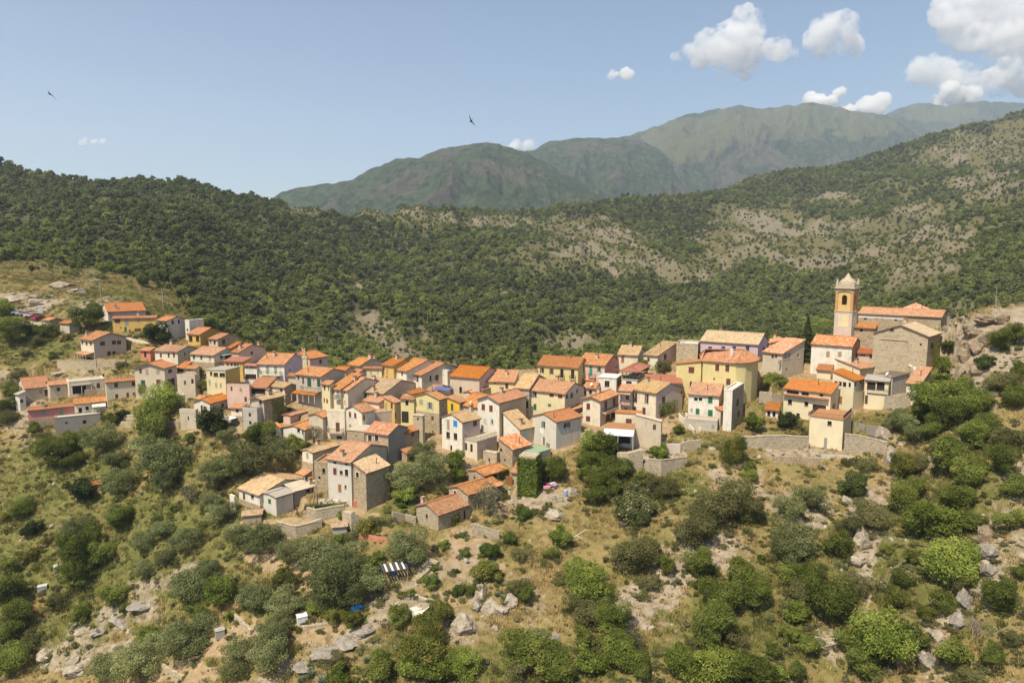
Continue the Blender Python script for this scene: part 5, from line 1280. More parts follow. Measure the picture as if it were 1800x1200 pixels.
GW = GZ / GY
_nA = fbm(GX / 12, GY / 12, 4, 31); _nB = fbm(GX / 60, GY / 60, 4, 33); _nC = fbm(GX / 3.0, GY / 3.0, 3, 35)
_nD = fbm(GX / 26 + GY / 60, GY / 40, 4, 37)
rock_m = np.clip(ROCK * np.where(GY > 260, 0.10 + 0.55 * sstep(.52, .72, ridged(GX / 34 + GY / 90, GY / 60, 4, 39)) + 0.8 * _nD, 0.75 + 0.9 * _nA) + 0.25 * sstep(0.15, 0.5, _nC) * (GY < 260) + 0.35 * _right * sstep(-0.1, 0.4, _nA), 0, 1)
green_m = np.clip(GREEN * 0.9 + 0.5 * sstep(0.0, 0.45, _nA) * (1 - ROCK), 0, 1)
far_m = sstep(245, 300, GY)
far_m = far_m * (1 - sstep(85, 45, np.hypot(GX + 195, (GY - 272) * 1.1)) * .9)
wood_m = np.clip(far_m * (1 - 0.30 * np.clip(ROCK * 1.2, 0, 1)), 0, 1) * (1 - 0.8 * np.clip(GREEN, 0, 1))
hid = GX * 0
verts = np.stack([GX.ravel(), GY.ravel(), GZ.ravel()], 1)
idx = np.arange(NS * NY).reshape(NY, NS)
quads = np.stack([idx[:-1, :-1].ravel(), idx[:-1, 1:].ravel(), idx[1:, 1:].ravel(), idx[1:, :-1].ravel()], 1)
def grid_obj(name, verts, quads, mat, attr=None):
    me = bpy.data.meshes.new(name)
    me.vertices.add(len(verts)); me.vertices.foreach_set('co', verts.astype(np.float32).ravel())
    me.loops.add(len(quads) * 4); me.loops.foreach_set('vertex_index', quads.astype(np.int32).ravel())
    me.polygons.add(len(quads)); me.polygons.foreach_set('loop_start', np.arange(0, len(quads) * 4, 4, dtype=np.int32)); me.polygons.foreach_set('loop_total', np.full(len(quads), 4, dtype=np.int32))
    me.polygons.foreach_set('use_smooth', np.ones(len(quads), dtype=bool))
    me.update(calc_edges=True)
    if attr is not None:
        a = me.color_attributes.new('cover', 'FLOAT_COLOR', 'POINT'); a.data.foreach_set('color', attr.astype(np.float32).ravel())
    me.materials.append(mat)
    o = bpy.data.objects.new(name, me); return link(o)
def ground_mat():
    t = NT('hillside_ground'); p = t.pos()
    at = t.n('ShaderNodeAttribute'); at.attribute_name = 'cover'
    sp = t.n('ShaderNodeSeparateColor'); t.l(at.outputs['Color'], sp.inputs[0])
    n1 = t.noise(p, 0.9, 6, 0.65); n2 = t.noise(p, 0.12, 5, 0.6); n3 = t.noise(p, 5.0, 4, 0.6)
    dry = t.ramp(n1, [(0.3, (0.155, 0.115, 0.045)), (0.5, (0.25, 0.184, 0.078)), (0.72, (0.35, 0.258, 0.125))])
    dry = t.mix(t.ramp(n2, [(0.42, (0, 0, 0)), (0.62, (0.65, 0.65, 0.65))]), dry, (0.20, 0.175, 0.06))
    dry = t.mix(t.ramp(n3, [(0.52, (0, 0, 0)), (0.68, (0.5, 0.5, 0.5))]), dry, (0.14, 0.125, 0.055))
    grn = t.ramp(n1, [(0.3, (0.065, 0.072, 0.020)), (0.5, (0.115, 0.118, 0.034)), (0.72, (0.20, 0.18, 0.065))])
    rv = t.n('ShaderNodeTexVoronoi'); rv.inputs['Scale'].default_value = 0.55; t.l(p, rv.inputs['Vector'])
    rk = t.ramp(t.noise(p, 0.7, 7, 0.7), [(0.28, (0.15, 0.115, 0.08)), (0.48, (0.30, 0.24, 0.17)), (0.7, (0.44, 0.37, 0.28))])
    rk = t.mix(t.math('MULTIPLY', sp.outputs[2], 0.0), rk, rk)
    gy = t.n('ShaderNodeSeparateXYZ'); t.l(p, gy.inputs[0])
    rk = t.mix(t.ramp(t.math('DIVIDE', gy.outputs[1], 1000.0), [(0.24, (0, 0, 0)), (0.34, (0.62, 0.62, 0.62))]), rk, (0.125, 0.108, 0.072))
    soil = t.ramp(n1, [(0.3, (0.25, 0.175, 0.095)), (0.7, (0.41, 0.30, 0.175))])
    wood = t.ramp(n2, [(0.3, (0.050, 0.057, 0.025)), (0.55, (0.078, 0.078, 0.037)), (0.75, (0.135, 0.115, 0.065))])
    c = t.mix(t.math('SMOOTH_MIN', sp.outputs[1], 1.0), dry, grn)
    edge = lambda ch, lo, hi: t.ramp(t.math('ADD', ch, t.math('MULTIPLY', t.math('SUBTRACT', n1, 0.5), 0.9)), [(lo, (0, 0, 0)), (hi, (1, 1, 1))])
    c = t.mix(edge(at.outputs['Alpha'], 0.35, 0.65), c, soil)
    c = t.mix(sp.outputs[2], c, wood)
    c = t.mix(t.math('MULTIPLY', edge(sp.outputs[0], 0.26, 0.7), 0.9), c, rk)
    b = t.bump(t.noise(p, 1.4, 7, 0.7), 0.7, 0.5)
    t.bsdf(c, 0.97, b, 0.05)
    return t.m
GROUND_M = ground_mat()
cover = np.stack([rock_m.ravel(), green_m.ravel(), wood_m.ravel(), np.clip(SOIL * 0.9, 0, 1).ravel()], 1)
tag(grid_obj('hillside_ground', verts, quads, GROUND_M, cover), kind='structure')

# ------------------------------------------------------------------ far mountains, each a body of its own
def mountain(name, crest, D0, D1, foot_v, back=0.55, amp=0.05, seed=1, mat=None, grass=None):
    us = np.array([c[0] for c in crest], float); vs = np.array([c[1] for c in crest], float)
    sv_ = np.array([sw(u, v) for u, v in crest])
    s = np.linspace(sv_[0, 0], sv_[-1, 0], 420)
    wc = np.interp(s, sv_[:, 0], sv_[:, 1])
    k = np.ones(7) / 7; wc = np.convolve(np.pad(wc, 3, mode='edge'), k, 'valid')
    ds = np.interp(s, sv_[:, 0], [c[2] if len(c) > 2 else D1 for c in crest])
    wc = wc + fbm(s * 90, s * 0, 4, seed) * 0.0022
    t = np.concatenate([np.linspace(0, 1, 120), np.linspace(1, 1 + back, 24)[1:]])
    T, S = np.meshgrid(t, s, indexing='ij')
    DC = np.broadcast_to(ds, T.shape); Y = D0 + (DC - D0) * T
    zc = np.broadcast_to(wc * ds, T.shape)
    zf = sw(900, foot_v)[1] * D0
    tt = np.minimum(T, 1)
    Z = zf + (zc - zf) * (tt ** 0.92)
    Z = np.where(T > 1, zc - (T - 1) * (DC - D0) * 0.75, Z)
    X = S * Y
    H = (zc - zf)
    env = np.clip(tt * (1 - tt) * 4, 0, 1) ** 0.7 * (T <= 1)
    spur = ridged(S * 15 + 2.6 * (1 - tt) * (fbm(S * 6, tt * 2, 2, seed + 4)), tt * 2.2, 5, seed + 7) - 0.62
    Z = Z + spur * env * H * amp * 6.5 + fbm(X / 160, Y / 160, 5, seed + 2) * env * H * amp
    v = np.stack([X.ravel(), Y.ravel(), Z.ravel()], 1)
    n0, n1 = T.shape; ix = np.arange(n0 * n1).reshape(n0, n1)
    q = np.stack([ix[:-1, :-1].ravel(), ix[:-1, 1:].ravel(), ix[1:, 1:].ravel(), ix[1:, :-1].ravel()], 1)
    g = np.zeros(T.shape)
    if grass is not None:
        px_u = 900 + F * X / (Y * CP - Z * SP); px_v = 600 - F * (Y * SP + Z * CP) / (Y * CP - Z * SP)
        g = patch(grass, px_u, px_v)
    rockm = np.clip(0.5 + spur * 2.2 + fbm(X / 220, Y / 220, 4, seed + 12) * 1.1, 0, 1)
    att = np.stack([g.ravel(), rockm.ravel(), tt.ravel(), np.ones(g.size)], 1)
    o = grid_obj(name, v, q, mat, att); tag(o, kind='structure'); return o
def mountain_mat(name, wood, bare, grass):
    t = NT(name); p = t.pos()
    at = t.n('ShaderNodeAttribute'); at.attribute_name = 'cover'
    sp = t.n('ShaderNodeSeparateColor'); t.l(at.outputs['Color'], sp.inputs[0])
    n1 = t.noise(p, 0.03, 8, 0.7); n2 = t.noise(p, 0.004, 6, 0.6)
    w = t.ramp(n1, [(0.35, tuple(x * 0.45 for x in wood)), (0.62, tuple(x * 1.9 for x in wood))])
    b = t.ramp(n1, [(0.35, tuple(x * 0.7 for x in bare)), (0.65, tuple(x * 1.25 for x in bare))])
    f = t.math('ADD', t.math('MULTIPLY', sp.outputs[1], 0.7), t.math('MULTIPLY', n2, 0.6))
    f = t.math('ADD', f, t.math('MULTIPLY', t.math('SUBTRACT', n1, 0.5), 0.8))
    c = t.mix(t.ramp(f, [(0.74, (0, 0, 0)), (1.0, (0.9, 0.9, 0.9))]), w, b)
    gr = t.ramp(n1, [(0.3, tuple(x * 0.8 for x in grass)), (0.7, tuple(x * 1.15 for x in grass))])
    c = t.mix(t.ramp(t.math('ADD', sp.outputs[0], t.math('MULTIPLY', t.math('SUBTRACT', n1, 0.5), 1.0)), [(0.3, (0, 0, 0)), (0.6, (1, 1, 1))]), c, gr)
    t.bsdf(c, 1.0, t.bump(t.noise(p, 0.02, 7, 0.7), 1.0, 22.0), 0.0)
    return t.m
MM = mountain_mat('far_wooded_slope', (0.036, 0.048, 0.022), (0.085, 0.074, 0.053), (0.078, 0.083, 0.04))
MG = mountain_mat('far_grassy_slope', (0.036, 0.048, 0.025), (0.09, 0.082, 0.066), (0.105, 0.105, 0.052))
mountain('wooded_peak', [(430,372),(460,357),(500,336),(530,328),(600,320),(622,316),(650,297),(700,279),(740,277),(770,263),(800,257),(858,249),(890,258),(925,268),(960,288),(1010,312),(1050,342),(1100,380),(1200,420)], 1800, 2700, 470, seed=41, amp=0.045, mat=MM)
mountain('wooded_shoulder', [(820,300),(880,273),(940,262),(970,248),(1010,243),(1095,242),(1120,247),(1160,262),(1200,300),(1260,330),(1330,360),(1400,400)], 2500, 3700, 440, seed=57, amp=0.04, mat=MM)
mountain('grassy_summit', [(1000,262),(1100,240),(1140,228),(1200,204),(1260,192),(1300,186),(1340,190),(1380,187),(1430,180),(1470,188),(1520,199),(1555,200),(1580,215),(1620,243),(1680,280),(1760,320),(1850,360)], 3000, 4800, 420, seed=63, amp=0.045, mat=MG, grass=[(1220,235,110,34),(1340,215,110,30),(1430,205,90,26),(1520,222,70,22),(1180,270,60,20)])
mountain('rocky_far_crest', [(1480,240),(1550,205),(1580,192),(1610,183),(1640,183),(1665,188),(1700,181),(1735,178),(1770,181),(1810,183),(1900,200),(2000,230)], 4200, 6000, 420, seed=71, amp=0.04, mat=MG, grass=[(1660,200,80,16)])
# valley bottom and plain beyond, so that the ground runs on to the horizon
bz = -420.0
mesh_obj('valley_floor', [(-8800, 1500, bz), (8800, 1500, bz), (8800, 7800, bz - 50), (-8800, 7800, bz - 50)], [(0, 1, 2, 3)], GROUND_M)['kind'] = 'structure'
# ------------------------------------------------------------------ haze
def haze():
    t = NT('summer_haze'); pv = t.n('ShaderNodeVolumePrincipled')
    pv.inputs['Color'].default_value = (0.74, 0.86, 1.0, 1); pv.inputs['Density'].default_value = HAZE_D
    pv.inputs['Anisotropy'].default_value = 0.2
    t.l(pv.outputs[0], t.out.inputs['Volume'])
    m = MB(); m.box(-9000, -400, -620, 9000, 7900, 1420)
    o = m.build('haze', t.m); tag(o, kind='stuff'); return o
HAZE_D = 0.000105
haze()
# ------------------------------------------------------------------ plants
YG = np.exp(np.linspace(math.log(66), math.log(1900), 1500))
def hit_ground(u, v, ymin=66):
    """point of the finished ground seen through a photo pixel"""
    s, w = sw(u, v)
    fi = np.interp(s, S_AX, np.arange(NS)); i = int(min(fi, NS - 2)); a = fi - i
    col = GZ[:, i] * (1 - a) + GZ[:, i + 1] * a
    g = np.interp(YG, Y_AX, col) / YG
    ok = np.nonzero((g >= w) & (YG >= ymin))[0]
    y = YG[ok[0]] if len(ok) else 300.0
    return Vector((s * y, y, ground_z(s * y, y)))
def leaf_mat(name, dark, mid, light, trans=0.46, second=None):
    t = NT(name)
    at = t.n('ShaderNodeAttribute'); at.attribute_name = 'tint'
    oi = t.n('ShaderNodeObjectInfo')
    f = t.math('ADD', t.math('MULTIPLY', at.outputs['Fac'], 0.75), t.math('MULTIPLY', oi.outputs['Random'], 0.25))
    c = t.ramp(f, [(0.1, dark), (0.5, mid), (0.95, light)])
    if second: c = t.mix(t.ramp(at.outputs['Fac'], [(0.80, (0, 0, 0)), (0.86, (1, 1, 1))]), c, second)
    hs = t.n('ShaderNodeHueSaturation'); t.l(c, hs.inputs['Color'])
    t.l(t.math('MULTIPLY', t.math('ADD', 1.18, t.math('MULTIPLY', oi.outputs['Random'], 0.60)), t.math('ADD', 0.62, t.math('MULTIPLY', t.noise(t.pos(), 0.02, 4), 0.8))), hs.inputs['Value'])
    t.l(t.math('ADD', 0.472, t.math('MULTIPLY', t.noise(t.pos(), 0.03, 3), 0.04)), hs.inputs['Hue'])
    d = t.n('ShaderNodeBsdfDiffuse'); tr = t.n('ShaderNodeBsdfTranslucent'); mx = t.n('ShaderNodeMixShader')
    t.l(hs.outputs[0], d.inputs[0]); t.l(hs.outputs[0], tr.inputs[0]); mx.inputs[0].default_value = trans
    t.l(d.outputs[0], mx.inputs[1]); t.l(tr.outputs[0], mx.inputs[2]); t.l(mx.outputs[0], t.out.inputs['Surface'])
    return t.m
LEAF = {
 'o': leaf_mat('olive_leaves', (0.085, 0.100, 0.036), (0.140, 0.155, 0.062), (0.24, 0.25, 0.125)),
 'b': leaf_mat('dark_green_leaves', (0.055, 0.074, 0.016), (0.104, 0.128, 0.028), (0.195, 0.215, 0.056)),
 'f': leaf_mat('bright_green_leaves', (0.065, 0.092, 0.016), (0.125, 0.160, 0.032), (0.23, 0.26, 0.06)),
 'm': leaf_mat('scrub_leaves', (0.066, 0.070, 0.026), (0.118, 0.120, 0.045), (0.20, 0.19, 0.08)),
 'd': leaf_mat('very_dark_leaves', (0.028, 0.042, 0.014), (0.052, 0.072, 0.023), (0.105, 0.125, 0.04)),
 'n': leaf_mat('mottled_leaves', (0.066, 0.082, 0.018), (0.125, 0.14, 0.032), (0.20, 0.20, 0.055), second=(0.30, 0.22, 0.06)),
 'h': leaf_mat('clipped_bush_leaves', (0.040, 0.062, 0.014), (0.078, 0.108, 0.025), (0.15, 0.175, 0.045)),
 'y': leaf_mat('broom_leaves', (0.06, 0.07, 0.02), (0.13, 0.13, 0.03), (0.24, 0.20, 0.04), second=(0.55, 0.38, 0.02)),
 'k': leaf_mat('cream_flowering_leaves', (0.06, 0.08, 0.025), (0.13, 0.145, 0.055), (0.26, 0.26, 0.14), second=(0.52, 0.50, 0.34)),
 's': leaf_mat('sparse_grey_leaves', (0.075, 0.075, 0.045), (0.13, 0.125, 0.075), (0.22, 0.21, 0.14)),
 'p': leaf_mat('pine_needles', (0.052, 0.066, 0.021), (0.092, 0.106, 0.036), (0.155, 0.166, 0.062)),
 'w': leaf_mat('wood_leaves', (0.066, 0.086, 0.021), (0.118, 0.142, 0.036), (0.20, 0.220, 0.062)),
 'x': leaf_mat('wood_leaves_light', (0.085, 0.102, 0.027), (0.145, 0.165, 0.048), (0.230, 0.240, 0.080)),
 'g': leaf_mat('agave_leaves', (0.14, 0.18, 0.13), (0.24, 0.28, 0.21), (0.36, 0.40, 0.31)),
}
BARK = plain('grey_brown_bark', (0.13, 0.10, 0.075), 0.95, var=.3)
def leaf_mesh(name, C, Nn, size, aspect, mats, tint, r, stems=None):
    """quads at centres C with normals Nn"""
    n = len(C)
    t = r.normal(size=(n, 3)); t -= Nn * (t * Nn).sum(1, keepdims=True); t /= np.linalg.norm(t, axis=1, keepdims=True) + 1e-9
    b = np.cross(Nn, t); sz = size[:, None]
    bend = Nn * sz * 0.25
    V = np.stack([C - t * sz, C - b * sz * aspect - bend * .3, C + t * sz, C + b * sz * aspect - bend * .3], 1).reshape(-1, 3)
    me = bpy.data.meshes.new(name)
    V2, F2 = [], []
    if stems: V2, F2 = stems.v, stems.f
    nv = len(V); allv = np.vstack([V, np.array(V2).reshape(-1, 3)]) if V2 else V
    me.vertices.add(len(allv)); me.vertices.foreach_set('co', allv.astype(np.float32).ravel())
    loops = list(range(nv)); starts = list(range(0, nv, 4)); tots = [4] * n
    k = nv
    for f in F2:
        starts.append(len(loops)); tots.append(len(f)); loops += [nv + i for i in f]
    me.loops.add(len(loops)); me.loops.foreach_set('vertex_index', np.array(loops, dtype=np.int32))
    me.polygons.add(len(starts)); me.polygons.foreach_set('loop_start', np.array(starts, dtype=np.int32)); me.polygons.foreach_set('loop_total', np.array(tots, dtype=np.int32))
    for m in mats: me.materials.append(m)
    if F2: me.polygons.foreach_set('material_index', np.array([0] * n + [1] * len(F2), dtype=np.int32))
    me.update(calc_edges=True)
    a = me.attributes.new('tint', 'FLOAT', 'POINT'); tv = np.zeros(len(allv)); tv[:nv] = np.repeat(tint, 4); a.data.foreach_set('value', tv.astype(np.float32))
    return me
def lobed_points(lobes, n, r, inner=0.25, shell=(0.78, 1.06), zmin=None):
    L = np.array(lobes); vol = (L[:, 3] * L[:, 4] * L[:, 5]) ** 0.66; k = r.choice(len(L), n * 2, p=vol / vol.sum())
    d = r.normal(size=(n * 2, 3)); d /= np.linalg.norm(d, axis=1, keepdims=True)
    rad = np.where(r.random(n * 2) < inner, r.uniform(.35, shell[0], n * 2), r.uniform(shell[0], shell[1], n * 2))
    rad = np.where(r.random(n * 2) < .2, rad * r.uniform(1.05, 1.45, n * 2), rad)
    P = L[k, :3] + d * L[k, 3:6] * rad[:, None]
    # thin out what lies deep inside another lobe
    depth = np.min(np.stack([(((P - l[:3]) / l[3:6]) ** 2).sum(1) for l in L], 1), 1)
    keep = (depth > .3) & ((P[:, 2] > zmin) if zmin is not None else True)
    P, d = P[keep][:n], d[keep][:n]
    return P, d
def crown(name, kind, H, W, nleaf, leaf, seed, nl=9, flat=0.8, base=0.28, aspect=.5, up=.5, jitter=.8, inner=.25):
    r = np.random.default_rng(seed); R0 = W / 2
    lobes = [(0, 0, H * (base + (1 - base) * .42), R0 * .52, R0 * .52, H * (1 - base) * .36)]
    for i in range(nl):
        a = 2 * pi * (i + r.random() * 1.3) / nl; rr = R0 * r.uniform(.25, .80); q = R0 * r.uniform(.20, .46)
        lobes.append((rr * cos(a), rr * sin(a), H * (base + (1 - base) * r.uniform(.2, .78)), q, q * r.uniform(.8, 1.2), q * flat * r.uniform(.75, 1.15)))
    P, d = lobed_points(lobes, nleaf, r, inner, zmin=.12 * H)
    nn = d * .6 + r.normal(size=d.shape) * jitter * .55; nn[:, 2] += up * .55; nn /= np.linalg.norm(nn, axis=1, keepdims=True)
    clump = (vnoise(P[:, 0] * 1.3 + seed, P[:, 1] * 1.3, 5) + vnoise(P[:, 2] * 1.6, P[:, 0] * 1.1 + seed, 6)) / 2
    tint = np.clip(clump * .9 + r.normal(size=len(P)) * .17, 0, 1)
    return leaf_mesh(name, P, nn, leaf * r.uniform(.6, 1.35, len(P)), aspect, [LEAF[kind]], tint, r)
def trunk_mesh(name, H, W, seed, h0=.5):
    r = random.Random(seed); m = MB(); rr = max(.08, H * .028)
    top = Vector((r.uniform(-.2, .2), r.uniform(-.2, .2), H * h0)); mid = top * .5 + Vector((r.uniform(-.15, .15), r.uniform(-.15, .15), 0))
    m.tube((0, 0, -.6), mid, rr * 1.3, rr, 7); m.tube(mid, top, rr, rr * .7, 7)
    for i in range(5):
        a = 2 * pi * i / 5 + r.random(); s = (mid if i % 2 else top); e = s + Vector((cos(a) * W * .3, sin(a) * W * .3, H * r.uniform(.18, .34)))
        m.tube(s, e, rr * .55, rr * .18, 5)
    me = bpy.data.meshes.new(name); me.from_pydata(m.v, [], m.f); me.materials.append(BARK); me.update(); return me
def cone_tree(name, kind, H, W, n, leaf, seed):
    r = np.random.default_rng(seed); z = r.uniform(.06, 1, n) ** 1.15; tier = .75 + .25 * np.abs(np.sin(z * 26)); a = r.uniform(0, 2 * pi, n)
    rad = W / 2 * (1 - z) ** .8 * tier * np.sqrt(r.uniform(.35, 1.1, n))
    P = np.stack([rad * np.cos(a), rad * np.sin(a), z * H], 1); nn = np.stack([np.cos(a) * .6, np.sin(a) * .6, np.full(n, .6)], 1) + r.normal(size=(n, 3)) * .4; nn /= np.linalg.norm(nn, axis=1, keepdims=True)
    return leaf_mesh(name, P, nn, leaf * r.uniform(.6, 1.3, n), .5, [LEAF[kind]], r.random(n), r)
def agave_mesh(name, seed):
    r = random.Random(seed); m = MB()
    for i in range(26):
        a = 2.4 * i; t = i / 26; l = 1.1; e = R(15 + 65 * (1 - t) * .6 + r.uniform(-8, 8)); dx, dy = cos(a), sin(a)
        p0 = Vector((dx * .08, dy * .08, .1)); p1 = Vector((dx * l * .55 * sin(e), dy * l * .55 * sin(e), .1 + l * .6 * cos(e))); p2 = Vector((dx * l * sin(e * 1.1), dy * l * sin(e * 1.1), .1 + l * cos(e * 1.1)))
        sd = Vector((-dy, dx, 0)); n = len(m.v)
        m.v += [tuple(p0 - sd * .07), tuple(p0 + sd * .07), tuple(p1 + sd * .11), tuple(p1 - sd * .11), tuple(p2)]; m.f += [(n, n + 1, n + 2, n + 3), (n + 3, n + 2, n + 4)]
    me = bpy.data.meshes.new(name); me.from_pydata(m.v, [], m.f); me.materials.append(LEAF['g']); me.update(); return me
def dead_mesh(name, seed):
    r = random.Random(seed); m = MB()
    def br(p, d, l, rad, dep):
        q = p + d * l; m.tube(p, q, rad, rad * .65, 4)
        if dep == 0: return
        for _ in range(3 if dep > 2 else 4):
            e = (d + Vector((r.uniform(-.8, .8), r.uniform(-.8, .8), r.uniform(-.2, .6)))).normalized(); br(q, e, l * r.uniform(.55, .8), rad * .6, dep - 1)
    for i in range(4): br(Vector((0, 0, -.3)), Vector((r.uniform(-.5, .5), r.uniform(-.5, .5), 1)).normalized(), 1.4, .10, 4)
    me = bpy.data.meshes.new(name); me.from_pydata(m.v, [], m.f); me.materials.append(plain('dead_grey_wood', (0.30, 0.235, 0.175), .95, var=.25)); me.update(); return me
def C2(k, H, n, leaf, seed, nl, flat, base, up, inner=.22): return [crown('crown', k, H, 5, n, leaf, seed + i, nl, flat, base, .5, up, inner=inner) for i in range(2)]
BIG = {'o': C2('o', 4.3, 8200, .10, 510, 15, .8, .18, .4), 'b': C2('b', 4.8, 8200, .105, 530, 15, .85, .1, .5), 'f': C2('f', 4.2, 7600, .12, 550, 20, .8, .06, .55), 'm': C2('m', 3.4, 8400, .096, 570, 16, .8, 0, .45), 'n': C2('n', 4.0, 9500, .10, 590, 15, .85, .02, .5)}
# kind: (name, category, label phrase, group, prototypes [(crown mesh, trunk mesh or None)], proto width, proto height)
KIND = {}
def kind(k, name, cat, phrase, group, W, H, protos): KIND[k] = dict(name=name, cat=cat, phrase=phrase, group=group, W=W, H=H, protos=protos)
kind('o', 'olive_tree', 'tree', 'silvery olive tree', 'olive trees on the terraces', 5.0, 4.3, [(crown('crown', 'o', 4.3, 5, 4200, .14, 10 + i, 10, .8, .2, .34), trunk_mesh('trunk', 4.3, 5, i, .4)) for i in range(4)])
kind('b', 'broadleaf_tree', 'tree', 'dark green tree', 'dark green trees on the slope', 5.0, 4.8, [(crown('crown', 'b', 4.8, 5, 4200, .145, 30 + i, 10, .85, .12, .5), trunk_mesh('trunk', 4.8, 5, 9 + i, .4)) for i in range(4)])
kind('f', 'fig_tree', 'tree', 'bright green tree', 'bright green trees on the slope', 5.0, 4.2, [(crown('crown', 'f', 4.2, 5, 4000, .165, 50 + i, 9, .8, .08, .6), trunk_mesh('trunk', 4.2, 5, 19 + i, .4)) for i in range(3)])
kind('m', 'scrub_bush', 'bush', 'brownish green scrub bush', 'scrub bushes on the rocky slope', 5.0, 3.4, [(crown('crown', 'm', 3.4, 5, 4200, .135, 70 + i, 11, .8, .0, .4), trunk_mesh('stem', 3.4, 5, 29 + i, .35)) for i in range(3)])
kind('d', 'dark_bush', 'bush', 'very dark evergreen bush', 'very dark evergreen bushes', 5.0, 4.8, [(crown('crown', 'd', 4.8, 5, 3200, .2, 90 + i, 9, .9, .05, .5), trunk_mesh('stem', 4.8, 5, 39 + i, .35)) for i in range(2)])
kind('n', 'mottled_bush', 'bush', 'mottled yellow-green bush', 'mottled yellow-green bushes', 5.0, 4.0, [(crown('crown', 'n', 4.0, 5, 5000, .135, 110 + i, 10, .85, .03, .6), trunk_mesh('stem', 4, 5, 49 + i, .35)) for i in range(3)])
kind('h', 'clipped_bush', 'bush', 'neat rounded garden bush', 'rounded garden bushes', 5.0, 3.6, [(crown('crown', 'h', 3.6, 5, 4200, .16, 130 + i, 5, .9, .02, .55, jitter=.6, inner=.1), None) for i in range(2)])
kind('y', 'broom_bush', 'bush', 'yellow flowering broom bush', 'yellow broom bushes', 5.0, 3.6, [(crown('crown', 'y', 3.6, 5, 2800, .17, 150 + i, 9, .85, .0, .35), None) for i in range(2)])
kind('k', 'flowering_bush', 'bush', 'pale cream flowering bush', 'cream flowering bushes', 5.0, 3.6, [(crown('crown', 'k', 3.6, 5, 3600, .18, 170 + i, 9, .85, .0, .5), None) for i in range(2)])
kind('s', 'sparse_tree', 'tree', 'sparse greyish half-bare tree', 'sparse greyish trees', 5.0, 4.4, [(crown('crown', 's', 4.4, 5, 1100, .17, 190 + i, 10, .85, .1, .35, inner=.4), trunk_mesh('trunk', 4.4, 5, 59 + i, .5)) for i in range(2)])
kind('c', 'cedar_tree', 'tree', 'dark pointed conifer', 'dark conifers by the church', 5.0, 10.0, [(cone_tree('crown', 'd', 10, 5, 3000, .26, 210), trunk_mesh('trunk', 6, 3, 69, .5))])
kind('g', 'agave', 'plant', 'blue-grey spiky agave', 'agaves on the rocks', 2.2, 1.2, [(agave_mesh('leaf_rosette', 3), None)])
kind('z', 'dead_bush', 'bush', 'leafless grey dead bush', 'dead bushes', 6.0, 4.6, [(dead_mesh('branches', 5), None)])
